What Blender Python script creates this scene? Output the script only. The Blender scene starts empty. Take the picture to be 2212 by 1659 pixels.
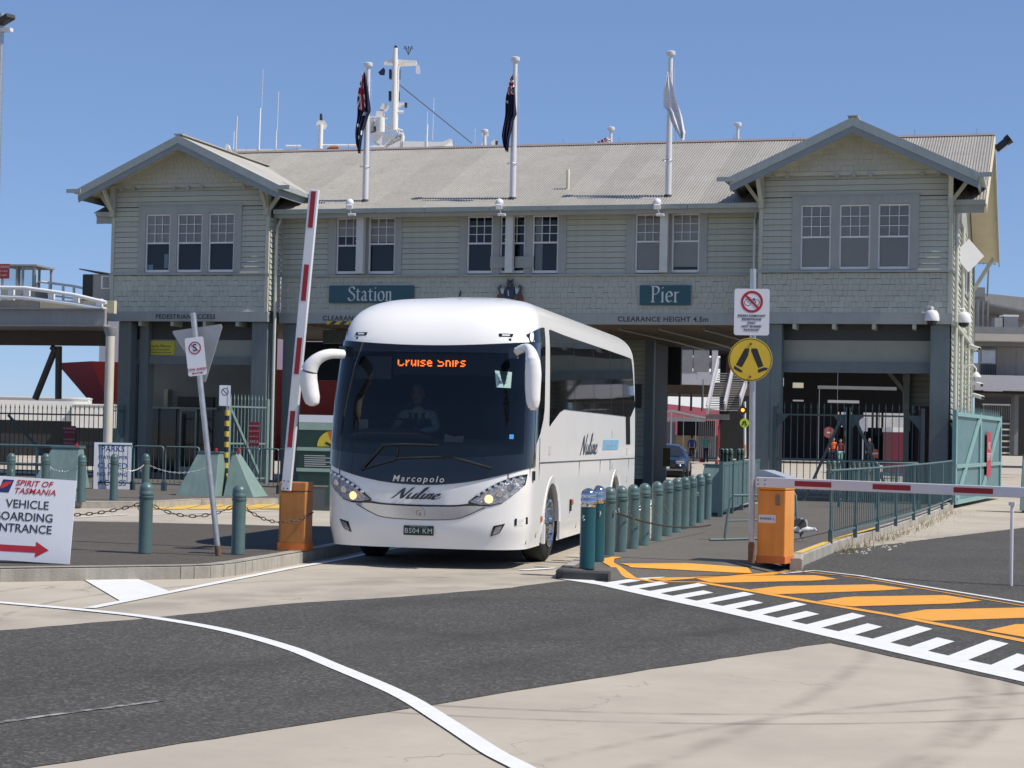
import bpy, math, random
import numpy as np
from mathutils import Vector, Matrix
random.seed(11)
RAD = math.radians
SC = bpy.context.scene
COL = SC.collection

# ------------------------------------------------------------ camera
CX, CY, CZ, YAW, PITCH, ROLL, FPX = 25.65, -47.3045, 1.65, .2816, .0264, .021, 3989.7
c_, s_ = math.cos(YAW), math.sin(YAW)
RV = Vector((c_, s_, 0)); FW = Vector((-s_, c_, 0)); UPV = Vector((0, 0, 1))
FV = FW*math.cos(PITCH)+UPV*math.sin(PITCH); UV = -FW*math.sin(PITCH)+UPV*math.cos(PITCH)
cr_, sr_ = math.cos(ROLL), math.sin(ROLL)
cam_d = bpy.data.cameras.new('camera'); cam = bpy.data.objects.new('camera', cam_d); COL.objects.link(cam)
xa = RV*cr_+UV*sr_; ya = -RV*sr_+UV*cr_; za = -FV
cam.matrix_world = Matrix(((xa.x, ya.x, za.x, CX), (xa.y, ya.y, za.y, CY), (xa.z, ya.z, za.z, CZ), (0, 0, 0, 1)))
cam_d.sensor_width = 36; cam_d.lens = 36*FPX/2212; cam_d.clip_end = 6000; cam_d.clip_start = .1
SC.camera = cam

# ------------------------------------------------------------ light
SUN_EL, SUN_AZ = RAD(53), RAD(-3.5)        # azimuth from +X towards +Y
sdir = Vector((math.cos(SUN_EL)*math.cos(SUN_AZ), math.cos(SUN_EL)*math.sin(SUN_AZ), math.sin(SUN_EL)))
W = bpy.data.worlds.new('World'); SC.world = W; W.use_nodes = True
nt = W.node_tree; bg = nt.nodes['Background']
sky = nt.nodes.new('ShaderNodeTexSky'); sky.sky_type = 'NISHITA'; sky.sun_disc = False
sky.sun_elevation = SUN_EL; sky.sun_rotation = math.pi/2-SUN_AZ
sky.altitude = 0; sky.air_density = .7; sky.dust_density = 0.; sky.ozone_density = 5.
gm = nt.nodes.new('ShaderNodeGamma'); gm.inputs[1].default_value = .55      # the photograph's sky is flat from zenith to horizon
tn = nt.nodes.new('ShaderNodeMix'); tn.data_type = 'RGBA'; tn.blend_type = 'MULTIPLY'; tn.inputs[0].default_value = 1; tn.inputs[7].default_value = (1.42, 1.74, 2.32, 1)
nt.links.new(sky.outputs[0], gm.inputs[0]); nt.links.new(gm.outputs[0], tn.inputs[6]); nt.links.new(tn.outputs[2], bg.inputs[0]); bg.inputs[1].default_value = .113
sl = bpy.data.lights.new('sun', 'SUN'); so = bpy.data.objects.new('sun', sl); COL.objects.link(so)
sl.energy = 4.9; sl.angle = RAD(.53); sl.color = (1, .93, .83)
so.rotation_euler = sdir.to_track_quat('Z', 'Y').to_euler()
SC.view_settings.view_transform = 'Standard'; SC.view_settings.look = 'None'
SC.view_settings.exposure = 0.0; SC.view_settings.gamma = 1
SC.render.engine = 'CYCLES'; SC.render.resolution_x = 1024; SC.render.resolution_y = 768

# ------------------------------------------------------------ measuring helpers (survey points of the place)
CAMP = Vector((CX, CY, CZ))
def ray(px, py):
    du, dv = px-1106, py-829.5
    return FV*FPX+RV*(du*cr_+dv*sr_)-UV*(-du*sr_+dv*cr_)
def at(px, py, Y):
    r = ray(px, py); return CAMP+r*((Y-CY)/r.y)
def atx(px, py, X):
    r = ray(px, py); return CAMP+r*((X-CX)/r.x)
def dep(px, py, depth):
    r = ray(px, py); return CAMP+r*(depth/FPX)
def gnd(px, py, z=0.):
    r = ray(px, py); return CAMP+r*((z-CZ)/r.z)

# ------------------------------------------------------------ materials
MATS = {}
def M(name, col, rough=.6, metal=0., var=.12, vs=2.5, bump=0., bs=40, rnd=0., coat=0., emit=0., spec=.5, col2=None, c2s=1.2, c2t=(.5, .7), streak=0., fine=0., fs=300):
    if name in MATS: return MATS[name]
    m = bpy.data.materials.new(name); MATS[name] = m; m.use_nodes = True
    n = m.node_tree.nodes; L = m.node_tree.links; b = n['Principled BSDF']
    b.inputs['Roughness'].default_value = rough; b.inputs['Metallic'].default_value = metal
    b.inputs['Specular IOR Level'].default_value = spec
    if coat: b.inputs['Coat Weight'].default_value = coat; b.inputs['Coat Roughness'].default_value = .04
    tc = n.new('ShaderNodeTexCoord')
    def noise(scale, det=4, r=.6, sx=None):
        t = n.new('ShaderNodeTexNoise'); t.inputs['Scale'].default_value = scale; t.inputs['Detail'].default_value = det; t.inputs['Roughness'].default_value = r
        if sx:
            mp = n.new('ShaderNodeMapping'); mp.inputs['Scale'].default_value = sx; L.new(tc.outputs['Object'], mp.inputs['Vector']); L.new(mp.outputs[0], t.inputs['Vector'])
        else: L.new(tc.outputs['Object'], t.inputs['Vector'])
        return t.outputs['Fac']
    def ramp(src, a, b_, lo=0., hi=1.):
        r = n.new('ShaderNodeMapRange'); r.inputs['From Min'].default_value = a; r.inputs['From Max'].default_value = b_; r.inputs['To Min'].default_value = lo; r.inputs['To Max'].default_value = hi
        L.new(src, r.inputs['Value']); return r.outputs[0]
    def mix(fac, a, b_, mode='MIX'):
        x = n.new('ShaderNodeMix'); x.data_type = 'RGBA'; x.blend_type = mode
        for sck, v in ((x.inputs[0], fac), (x.inputs[6], a), (x.inputs[7], b_)):
            if hasattr(v, 'is_output'): L.new(v, sck)
            elif isinstance(v, (int, float)): sck.default_value = v
            else: sck.default_value = (*v, 1)
        return x.outputs[2]
    out = tuple(col)
    if col2: out = mix(ramp(noise(c2s, 5), *c2t), out, col2)
    def mul(out, val):
        cx = n.new('ShaderNodeCombineColor')
        for i in range(3): L.new(val, cx.inputs[i])
        return mix(1., out, cx.outputs[0], 'MULTIPLY')
    if var: out = mul(out, ramp(noise(vs), .25, .75, 1-var, 1+var))
    if streak: out = mul(out, ramp(noise(1., 3, .6, (9, 9, .5)), .3, .8, 1+streak*.3, 1-streak))
    if fine: out = mul(out, ramp(noise(fs, 2, .7), .3, .7, 1-fine, 1+fine))
    if rnd:
        oi = n.new('ShaderNodeObjectInfo'); out = mul(out, ramp(oi.outputs['Random'], 0, 1, 1-rnd, 1+rnd))
    if hasattr(out, 'is_output'): L.new(out, b.inputs['Base Color'])
    else: b.inputs['Base Color'].default_value = (*out, 1)
    if bump:
        bn = n.new('ShaderNodeBump'); bn.inputs['Strength'].default_value = bump; bn.inputs['Distance'].default_value = .02
        L.new(noise(bs, 5), bn.inputs['Height']); L.new(bn.outputs[0], b.inputs['Normal'])
    if emit:
        b.inputs['Emission Color'].default_value = (*col, 1); b.inputs['Emission Strength'].default_value = emit
    return m
def glass(name, tint=(.55, .6, .58), rough=.01, refl=1.):
    if name in MATS: return MATS[name]
    m = bpy.data.materials.new(name); MATS[name] = m; m.use_nodes = True
    n = m.node_tree.nodes; L = m.node_tree.links; n.remove(n['Principled BSDF'])
    t = n.new('ShaderNodeBsdfTransparent'); t.inputs[0].default_value = (*tint, 1)
    g = n.new('ShaderNodeBsdfGlossy'); g.inputs['Roughness'].default_value = rough; g.inputs[0].default_value = (refl, refl, refl, 1)
    fr = n.new('ShaderNodeFresnel'); fr.inputs[0].default_value = 1.5
    x = n.new('ShaderNodeMixShader'); L.new(fr.outputs[0], x.inputs[0]); L.new(t.outputs[0], x.inputs[1]); L.new(g.outputs[0], x.inputs[2])
    L.new(x.outputs[0], n['Material Output'].inputs[0]); return m

# ------------------------------------------------------------ mesh builder
class MB:
    def __init__(s): s.v = []; s.f = []; s.mi = []; s.cur = 0
    def add(s, vs, fs):
        o = len(s.v); s.v += [tuple(v) for v in vs]
        for f in fs: s.f.append(tuple(i+o for i in f)); s.mi.append(s.cur)
        return s
    def box(s, x0, x1, y0, y1, z0, z1):
        return s.add([(x0,y0,z0),(x1,y0,z0),(x1,y1,z0),(x0,y1,z0),(x0,y0,z1),(x1,y0,z1),(x1,y1,z1),(x0,y1,z1)],
                     [(0,3,2,1),(4,5,6,7),(0,1,5,4),(1,2,6,5),(2,3,7,6),(3,0,4,7)])
    def bar(s, p, q, w, h, up=(0,0,1)):
        p = Vector(p); q = Vector(q); d = (q-p); L = d.length; d.normalize(); u = Vector(up)
        if abs(d.dot(u)) > .99: u = Vector((0,1,0))
        r = d.cross(u).normalized()*(w/2); u2 = r.cross(d).normalized()*(h/2)
        a = [p-r-u2, p+r-u2, p+r+u2, p-r+u2]; b = [x+(q-p) for x in a]
        return s.add(a+b, [(0,1,2,3),(7,6,5,4),(0,4,5,1),(1,5,6,2),(2,6,7,3),(3,7,4,0)])
    def cyl(s, p, q, r0, r1=None, n=12, caps=True):
        r1 = r0 if r1 is None else r1; p = Vector(p); q = Vector(q); d = (q-p).normalized()
        u = Vector((0,0,1)) if abs(d.z) < .9 else Vector((1,0,0)); a = d.cross(u).normalized(); b = d.cross(a)
        vs = []
        for c, r in ((p, r0), (q, r1)):
            for i in range(n): t = 2*math.pi*i/n; vs.append(c+a*(r*math.cos(t))+b*(r*math.sin(t)))
        fs = [(i, (i+1) % n, n+(i+1) % n, n+i) for i in range(n)]
        if caps: fs += [tuple(range(n-1, -1, -1)), tuple(range(n, 2*n))]
        return s.add(vs, fs)
    def tube(s, pts, r, n=8):
        pts = [Vector(p) for p in pts]; k = len(pts); vs = []
        for i, p in enumerate(pts):
            d = (pts[min(i+1, k-1)]-pts[max(i-1, 0)]).normalized()
            u = Vector((0,0,1)) if abs(d.z) < .95 else Vector((1,0,0)); a = d.cross(u).normalized(); b = d.cross(a)
            rr = r[i] if isinstance(r, (list, tuple)) else r
            for j in range(n): t = 2*math.pi*j/n; vs.append(p+a*(rr*math.cos(t))+b*(rr*math.sin(t)))
        fs = [(i*n+j, i*n+(j+1) % n, (i+1)*n+(j+1) % n, (i+1)*n+j) for i in range(k-1) for j in range(n)]
        fs += [tuple(range(n-1, -1, -1)), tuple(range((k-1)*n, k*n))]
        return s.add(vs, fs)
    def lathe(s, prof, n=20, c=(0,0,0)):
        vs = []; k = len(prof)
        for r, z in prof:
            for j in range(n): t = 2*math.pi*j/n; vs.append((c[0]+r*math.cos(t), c[1]+r*math.sin(t), c[2]+z))
        fs = [(i*n+j, i*n+(j+1) % n, (i+1)*n+(j+1) % n, (i+1)*n+j) for i in range(k-1) for j in range(n)]
        fs += [tuple(range(n-1, -1, -1)), tuple(range((k-1)*n, k*n))]
        return s.add(vs, fs)
    def prism(s, poly, vec):
        n = len(poly); P = [Vector(p) for p in poly]; V = Vector(vec)
        return s.add(P+[p+V for p in P], [tuple(range(n-1, -1, -1)), tuple(range(n, 2*n))]+[(i, (i+1) % n, n+(i+1) % n, n+i) for i in range(n)])
    def poly(s, pts): return s.add(pts, [tuple(range(len(pts)))])
    def grid(s, fn, nu, nv, skip=None, mat=None):
        vs = [fn(i/nu, j/nv) for j in range(nv+1) for i in range(nu+1)]; o = len(s.v); s.v += [tuple(v) for v in vs]
        for j in range(nv):
            for i in range(nu):
                if skip and skip((i+.5)/nu, (j+.5)/nv): continue
                a = o+j*(nu+1)+i; s.f.append((a, a+1, a+nu+2, a+nu+1)); s.mi.append(mat((i+.5)/nu, (j+.5)/nv) if mat else s.cur)
        return s
    def mesh(s, name, mats, smooth=None):
        me = bpy.data.meshes.new(name); me.from_pydata(s.v, [], s.f)
        for m in (mats if isinstance(mats, (list, tuple)) else [mats]): me.materials.append(m)
        if isinstance(mats, (list, tuple)): me.polygons.foreach_set('material_index', s.mi)
        if smooth is not None:
            me.polygons.foreach_set('use_smooth', [True]*len(me.polygons))
            if smooth < 179: me.set_sharp_from_angle(angle=RAD(smooth))
        me.update(); return me
    def build(s, name, mats, parent=None, smooth=None, loc=None, rot=None, bevel=0, fix=False):
        me = s.mesh(name, mats, smooth)
        if fix:
            import bmesh
            bm = bmesh.new(); bm.from_mesh(me); bmesh.ops.recalc_face_normals(bm, faces=bm.faces); bm.to_mesh(me); bm.free()
        return put(name, me, parent, loc, rot, bevel)
def put(name, me, parent=None, loc=None, rot=None, bevel=0, scale=None):
    o = bpy.data.objects.new(name, me); COL.objects.link(o)
    if parent: o.parent = parent
    if loc is not None: o.location = loc
    if rot is not None: o.rotation_euler = rot
    if scale is not None: o.scale = scale
    if bevel:
        b = o.modifiers.new('bevel', 'BEVEL'); b.width = bevel; b.segments = 2; b.limit_method = 'ANGLE'; b.angle_limit = RAD(40)
    return o
def tag(o, label, cat, group=None):
    o['label'] = label; o['category'] = cat
    if group: o['group'] = group
    return o
def thing(name, label, cat, loc=(0,0,0), rotz=0., group=None):
    o = bpy.data.objects.new(name, None); COL.objects.link(o); o.empty_display_size = .2
    o.location = loc; o.rotation_euler = (0, 0, rotz); return tag(o, label, cat, group)
def struct(name, mb, mats, kind='structure', **k):
    o = mb.build(name, mats, **k); o['kind'] = kind; return o
def copytree(o, loc=None, rotz=None, label=None, parent=None):
    c = o.copy(); COL.objects.link(c)
    if parent: c.parent = parent
    if loc is not None: c.location = loc
    if rotz is not None: c.rotation_euler = (0, 0, rotz)
    if label: c['label'] = label
    for ch in list(o.children): copytree(ch, parent=c)
    return c

# ------------------------------------------------------------ lettering
def text_mesh(s, size, mat, extrude=.002, bold=0., shear=0., align='CENTER', space=1., xs=1.):
    cu = bpy.data.curves.new('lettering', 'FONT'); cu.body = s; cu.size = size; cu.extrude = extrude; cu.offset = bold*size
    cu.shear = shear; cu.align_x = align; cu.align_y = 'CENTER'; cu.space_character = space; cu.resolution_u = 3; cu.space_line = 1.0
    ob = bpy.data.objects.new('lettering', cu); me = bpy.data.meshes.new_from_object(ob)
    bpy.data.objects.remove(ob); bpy.data.curves.remove(cu); me.materials.clear(); me.materials.append(mat)
    if xs != 1:
        for v in me.vertices: v.co.x *= xs
    return me
FRONT = (math.pi/2, 0, 0)     # text / flat drawings stand upright and face -Y
def text(s, size, mat, parent, loc, rot=FRONT, name='lettering', **k):
    return put(name, text_mesh(s, size, mat, **k), parent, loc, rot)
def smoothpath(pts, n=6):
    P = [Vector((*p, 0)) for p in pts]; out = []
    for i in range(len(P)-1):
        p0, p1, p2, p3 = P[max(i-1, 0)], P[i], P[i+1], P[min(i+2, len(P)-1)]
        for k in range(n):
            t = k/n; out.append(.5*((2*p1)+(p2-p0)*t+(2*p0-5*p1+4*p2-p3)*t*t+(3*p1-p0-3*p2+p3)*t**3))
    return out+[P[-1]]
def pen(mb, pts, w, ang, ox=0, oy=0, sc=1., sh=0., smooth=True, z=0.):
    P = smoothpath(pts) if smooth else [Vector((*p, 0)) for p in pts]
    nb = Vector((math.cos(ang), math.sin(ang), 0))*(w/2); k = len(P); vs = []
    for p in P:
        for sg in (-1, 1):
            q = p+nb*sg; vs.append((ox+(q.x+sh*q.y)*sc, oy+q.y*sc, z))
    mb.add(vs, [(2*i, 2*i+1, 2*i+3, 2*i+2) for i in range(k-1)])
    # square the stroke a little so that strokes along the nib keep some body
    e = Vector((-nb.y, nb.x, 0))*.35; vs = []
    for p in P:
        for sg in (-1, 1):
            q = p+e*sg; vs.append((ox+(q.x+sh*q.y)*sc, oy+q.y*sc, z+.0006))
    mb.add(vs, [(2*i, 2*i+1, 2*i+3, 2*i+2) for i in range(k-1)])
SERIF = {
 'S': (.56, [[(.50,.80),(.40,.95),(.26,.97),(.12,.88),(.12,.70),(.26,.57),(.42,.44),(.50,.28),(.42,.08),(.26,.02),(.12,.06),(.04,.22)]], []),
 't': (.36, [[(.13,.82),(.13,.40),(.13,.14),(.20,.03),(.32,.07)], [(.0,.64),(.15,.64),(.30,.64)]], []),
 'a': (.48, [[(.06,.54),(.15,.66),(.27,.60),(.30,.44),(.30,.14),(.36,.02),(.44,.06)], [(.30,.42),(.14,.34),(.05,.18),(.12,.03),(.22,.05),(.30,.16)]], []),
 'i': (.26, [[(.11,.64),(.11,.0)], [(.03,.6),(.11,.64)], [(.11,.86),(.115,.92)]], [(.0,.22,0)]),
 'o': (.50, [[(.24,.66),(.10,.58),(.04,.33),(.10,.08),(.24,.01),(.38,.08),(.44,.33),(.38,.58),(.24,.66)]], []),
 'n': (.54, [[(.11,.64),(.11,.0)], [(.03,.6),(.11,.64)], [(.12,.5),(.22,.63),(.34,.62),(.38,.46),(.38,.0)]], [(.0,.22,0), (.28,.49,0)]),
 'P': (.58, [[(.13,.98),(.13,.0)], [(.13,.97),(.30,.98),(.46,.90),(.50,.74),(.42,.56),(.28,.49),(.15,.50)]], [(.0,.26,0), (.0,.2,1)]),
 'e': (.46, [[(.07,.36),(.24,.37),(.40,.39),(.36,.56),(.23,.66),(.10,.57),(.05,.34),(.11,.10),(.24,.02),(.40,.12)]], []),
 'r': (.38, [[(.11,.64),(.11,.0)], [(.03,.6),(.11,.64)], [(.12,.46),(.2,.6),(.33,.61)]], [(.0,.24,0)])}
def serif_word(word, h):
    mb = MB(); x = 0
    for ch in word:
        adv, strokes, feet = SERIF[ch]
        for st in strokes: pen(mb, st, .125, .5, x*h, 0, h)
        for a, b, top in feet:
            zz = .965 if top else 0; mb.add([((x+a)*h, (zz)*h, .0003), ((x+b)*h, zz*h, .0003), ((x+b)*h, (zz+.045)*h, .0003), ((x+a)*h, (zz+.045)*h, .0003)], [(0,1,2,3)])
        x += adv+.04
    for i, v in enumerate(mb.v): mb.v[i] = (v[0]-x*h/2, v[1], v[2])
    return mb
SCRIPT = [[(0,0),(.14,.45),(.25,.92)], [(.25,.92),(.33,.45),(.44,.02)], [(.44,.02),(.52,.45),(.66,1.02)],
 [(.72,.5),(.68,.15),(.78,.02),(.9,.22),(.98,.5)], [(.98,.5),(.93,.1),(1.04,.05),(1.14,.3)],
 [(1.14,.3),(1.3,.95),(1.24,1.0),(1.13,.4),(1.14,.06),(1.26,.08)], [(1.37,.5),(1.32,.1),(1.42,.05),(1.5,.25)], [(1.42,.72),(1.44,.76)],
 [(1.56,.5),(1.51,.02)], [(1.53,.25),(1.66,.48),(1.73,.42),(1.67,.1),(1.78,.06)],
 [(1.86,.24),(2.02,.3),(2.03,.46),(1.92,.47),(1.84,.25),(1.9,.04),(2.06,.06),(2.18,.22)]]
# ============================================================ SETTING: ground, road, paths
def circ3(a, b, c):
    ax, ay, bx, by, cx, cy = a[0], a[1], b[0], b[1], c[0], c[1]
    d = 2*(ax*(by-cy)+bx*(cy-ay)+cx*(ay-by))
    ux = ((ax*ax+ay*ay)*(by-cy)+(bx*bx+by*by)*(cy-ay)+(cx*cx+cy*cy)*(ay-by))/d
    uy = ((ax*ax+ay*ay)*(cx-bx)+(bx*bx+by*by)*(ax-cx)+(cx*cx+cy*cy)*(bx-ax))/d
    return (ux, uy), math.hypot(ax-ux, ay-uy)
def paving(name, base, base2, agg=0., cracks=0., marks=(), rough=.85, bump=.25, oil=0.):
    m = bpy.data.materials.new(name); MATS[name] = m; m.use_nodes = True
    n = m.node_tree.nodes; L = m.node_tree.links; b = n['Principled BSDF']; b.inputs['Roughness'].default_value = rough; b.inputs['Specular IOR Level'].default_value = .25
    tc = n.new('ShaderNodeTexCoord'); P = tc.outputs['Object']
    def noise(s, d=5, r=.6, dist=0.):
        t = n.new('ShaderNodeTexNoise'); t.inputs['Scale'].default_value = s; t.inputs['Detail'].default_value = d; t.inputs['Roughness'].default_value = r; t.inputs['Distortion'].default_value = dist; L.new(P, t.inputs['Vector']); return t.outputs['Fac']
    def mr(src, a, b_, lo, hi):
        r = n.new('ShaderNodeMapRange'); r.interpolation_type = 'SMOOTHSTEP'
        for k, v in zip(('From Min','From Max','To Min','To Max'), (a, b_, lo, hi)): r.inputs[k].default_value = v
        L.new(src, r.inputs['Value']); return r.outputs[0]
    def math_(op, a, b_=None):
        x = n.new('ShaderNodeMath'); x.operation = op
        for i, v in enumerate((a, b_)):
            if v is None: continue
            if hasattr(v, 'is_output'): L.new(v, x.inputs[i])
            else: x.inputs[i].default_value = v
        return x.outputs[0]
    def mix(f, a, c):
        x = n.new('ShaderNodeMix'); x.data_type = 'RGBA'
        for sck, v in ((x.inputs[0], f), (x.inputs[6], a), (x.inputs[7], c)):
            if hasattr(v, 'is_output'): L.new(v, sck)
            elif isinstance(v, (int, float)): sck.default_value = v
            else: sck.default_value = (*v, 1)
        return x.outputs[2]
    col = mix(mr(noise(.45, 6, .65), .3, .7, 0, 1), base, base2)
    col = mix(mr(noise(4., 5, .7), .5, .85, 0, .35), col, tuple(c*.72 for c in base2))
    col = mix(mr(noise(160, 3, .8), .35, .75, 0, .35 if not agg else .1), col, tuple(c*.75 for c in base2))
    if agg:
        v = n.new('ShaderNodeTexVoronoi'); v.inputs['Scale'].default_value = 52; L.new(P, v.inputs['Vector'])
        s = n.new('ShaderNodeSeparateColor'); L.new(v.outputs['Color'], s.inputs[0])
        f = math_('MULTIPLY', mr(s.outputs[0], .55, 1., 0, agg), mr(noise(.8, 4), .3, .7, .55, 1.))
        col = mix(f, col, (.19, .185, .175))
        col = mix(mr(s.outputs[1], .6, 1., 0, .5), col, tuple(c*.5 for c in base))
    if oil: col = mix(mr(noise(1.1, 4, .6, .8), .62, .8, 0, oil), col, tuple(c*.55 for c in base2))
    for (cx, cy), r, w, st in marks:
        d = n.new('ShaderNodeVectorMath'); d.operation = 'DISTANCE'; L.new(P, d.inputs[0]); d.inputs[1].default_value = (cx, cy, 0)
        e = math_('ABSOLUTE', math_('SUBTRACT', d.outputs['Value'], r))
        f = math_('MULTIPLY', mr(e, 0, w, st, 0), mr(noise(1.6, 3), .35, .6, .15, 1.))
        col = mix(f, col, tuple(c*.42 for c in base2))
    if cracks:
        v = n.new('ShaderNodeTexVoronoi'); v.feature = 'DISTANCE_TO_EDGE'; v.inputs['Scale'].default_value = .33
        t = n.new('ShaderNodeTexNoise'); t.inputs['Scale'].default_value = 3.; t.inputs['Detail'].default_value = 6; L.new(P, t.inputs['Vector'])
        a = n.new('ShaderNodeVectorMath'); a.operation = 'MULTIPLY_ADD'; L.new(t.outputs['Color'], a.inputs[0]); a.inputs[1].default_value = (.8, .8, .0); L.new(P, a.inputs[2])
        L.new(a.outputs[0], v.inputs['Vector'])
        f = math_('MULTIPLY', mr(v.outputs['Distance'], 0, .006, cracks, 0), mr(noise(.5, 2), .5, .62, 0, 1))
        col = mix(f, col, tuple(c*.3 for c in base2))
    L.new(col, b.inputs['Base Color'])
    bn = n.new('ShaderNodeBump'); bn.inputs['Strength'].default_value = bump; bn.inputs['Distance'].default_value = .006
    L.new(noise(55 if agg else 90, 4, .8), bn.inputs['Height']); L.new(bn.outputs[0], b.inputs['Normal']); return m
g2 = lambda x, y: tuple(gnd(x, y)[:2])
tm = []
for pts, w, st in (([(1150,1652),(1600,1562),(2212,1497)], .08, .5), ([(1106,1532),(1650,1543),(2212,1524)], .06, .6), ([(1106,1552),(1650,1564),(2212,1552)], .05, .6),
                   ([(1950,1655),(2085,1560),(2110,1475)], .16, .42), ([(1400,1655),(1640,1560),(1760,1500)], .12, .35), ([(2020,1655),(2150,1560),(2180,1500)], .1, .38), ([(500,1290),(800,1262),(1200,1226)], .8, .42), ([(640,1310),(900,1278),(1180,1250)], .6, .36)):
    c, r = circ3(*[g2(*p) for p in pts]); tm.append((c, r, w, st))
am = []
for pts, w, st in (([(100,1480),(700,1420),(1300,1330)], .5, .3), ([(60,1600),(700,1500),(1400,1390)], .4, .25), ([(900,1300),(1300,1300),(1600,1360)], .4, .3)):
    c, r = circ3(*[g2(*p) for p in pts]); am.append((c, r, w, st))
m_conc = paving('concrete_paving', (.515, .462, .375), (.41, .365, .30), cracks=.55, marks=tm, oil=.12)
m_asph = paving('asphalt', (.066, .063, .057), (.084, .080, .072), agg=.7, rough=.9, bump=.9, oil=.35, marks=am)
m_asph2 = paving('worn_asphalt', (.118, .108, .094), (.14, .128, .112), agg=.3, rough=.9, bump=.6, oil=.3)
m_asph3 = paving('island_asphalt', (.088, .077, .064), (.108, .095, .080), agg=.3, rough=.9, bump=.6, oil=.4)
m_kerb = M('kerb_concrete', (.36, .335, .29), .85, var=.2, vs=3, bump=.4, bs=60, rnd=.12, streak=.25)
m_white = M('white_road_paint', (.78, .78, .76), .55, var=.06, vs=6, bump=.3, bs=80, col2=(.5, .5, .49), c2s=14, c2t=(.66, .74))
m_orng = M('orange_road_paint', (.80, .36, .045), .6, var=.08, vs=5, bump=.3, bs=80, col2=(.42, .24, .07), c2s=16, c2t=(.68, .76))
m_yelp = M('yellow_road_paint', (.75, .48, .07), .6, var=.15, vs=5, col2=(.45, .38, .25), c2s=9, c2t=(.55, .66))

S = MB(); S.poly([(-1500,-300,0),(1500,-300,0),(1500,400,0),(30,400,0),(6,160,0),(-9.0,38,0),(-60,34,0),(-1500,30,0)])
ground = struct('ground', S, m_conc)
m_sea = M('sea_water', (.02, .05, .06), .12, var=.2, vs=.05, bump=.5, bs=.8)
struct('water', MB().poly([(-3000,0,-1.7),(3000,0,-1.7),(3000,5500,-1.7),(-3000,5500,-1.7)]), m_sea)
# asphalt road: a band across the picture, the crossing and the yard behind the boom
def ragged(pts, z, amp=.022, step=.22):
    out = []; n = len(pts)
    for i in range(n):
        p, q = Vector(pts[i][:2]), Vector(pts[(i+1) % n][:2]); d = q-p; k = max(1, min(160, int(d.length/step))); nn = Vector((-d.y, d.x)).normalized()
        for j in range(k):
            w_ = p+d*(j/k)+nn*(random.gauss(0, amp*.5) if j else 0); out.append((w_.x, w_.y, z))
    return out
A = MB(); A.poly(ragged([(12.6,-46.8,.004),(18.0,-46.8,.004),(22.05,-36.86,.004),(23.1,-34.22,.004),(24.0,-32.15,.004),(25.5,-34.15,.004),(30,-40.5,.004),(40,-40.5,.004),(40,-10,.004),(25.27,-9.66,.004),(22.72,-19.4,.004),(22.62,-24.,.004),(20.44,-27.3,.004),(20.22,-28.36,.004),(19.52,-30.0,.004),(18.84,-31.19,.004),(18.33,-32.91,.004)], .004))
road = struct('road', A, m_asph)
# painted markings are parts of the road
def strip(pts, w, z=.009):
    mb = MB(); vs = []
    for i, p in enumerate(pts):
        a = Vector(pts[max(i-1, 0)][:2]); b = Vector(pts[min(i+1, len(pts)-1)][:2]); d = (b-a).normalized(); nn = Vector((-d.y, d.x))*(w[i] if isinstance(w, list) else w)/2
        zz = p[2] if len(p) > 2 else z
        vs += [(p[0]+nn.x, p[1]+nn.y, zz), (p[0]-nn.x, p[1]-nn.y, zz)]
    return mb.add(vs, [(2*i, 2*i+1, 2*i+3, 2*i+2) for i in range(len(pts)-1)])
def mark(mb, mat): return mb.build('road_marking', mat, road)
def sm2(pts, n=6): return [(p.x, p.y) for p in smoothpath(pts, n)]
mark(strip(sm2([g2(*p) for p in [(-60,1298),(0,1303),(190,1320),(330,1336),(480,1362),(620,1400),(720,1440),(860,1500),(960,1560),(1060,1625),(1130,1662),(1190,1700)]]), .125), m_white)
mark(strip([(17.47,-32.45),(17.39,-31.08),(17.16,-27.25),(17.13,-25.46),(17.02,-23.99),(16.8,-20)], .11), m_white)
mark(MB().poly([(15.88,-29.72,.0092),(17.42,-31.77,.0092),(17.33,-30.6,.0092),(16.35,-29.4,.0092)]), m_white)
mark(strip([g2(*p) for p in [(-40,1569),(120,1546),(350,1516)]], .05), M('faded_road_paint', (.34, .33, .31), .8, var=.3, vs=8, col2=(.07, .07, .07), c2s=9, c2t=(.45, .62)))
mark(strip([g2(*p) for p in [(160,1119),(275,1112)]], .12), m_white)
mark(strip([g2(*p) for p in [(320,1113),(600,1103),(720,1098)]], .1), m_white)
mark(strip([g2(*p) for p in [(1125,1233),(1200,1228)]], .12), m_white)
# ramp from the crossing up to the footpath on the right
RA, RB = Vector((20.9, -26.9)), Vector((22.75, -24.0)); rn = Vector((-(RB-RA).y, (RB-RA).x)).normalized()
def hz(x, y): return max(0., min(.1, ((Vector((x, y))-RA).dot(rn))/.5*.1))
def gr(px, py):
    z = 0
    for _ in range(4): p = gnd(px, py, z); z = hz(p.x, p.y)
    return p.x, p.y, z+.009
zc = lambda x, y: ((2032+x*.904)*.5486, (1700+y*.904)*.5486)
mark(strip([gr(*zc(*p)) for p in [(440,548),(405,556),(402,572),(430,588),(500,604),(600,620),(800,658),(1000,692),(1300,746),(1640,803),(2000,873),(2212,915)]]+[(26.2,-32.4,.009),(29,-36.7,.009)], .13), m_orng)
STR = [[(455,577),(1010,574),(1030,582),(500,589)],[(565,603),(1120,596),(1200,607),(640,615)],[(775,640),(920,630),(1310,628),(1400,645),(1290,652),(850,662)],[(1020,690),(1150,676),(1570,668),(1710,688),(1590,695),(1130,712)],[(1310,742),(1450,722),(1870,715),(2030,740),(1900,752),(1450,765)]]
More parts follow.
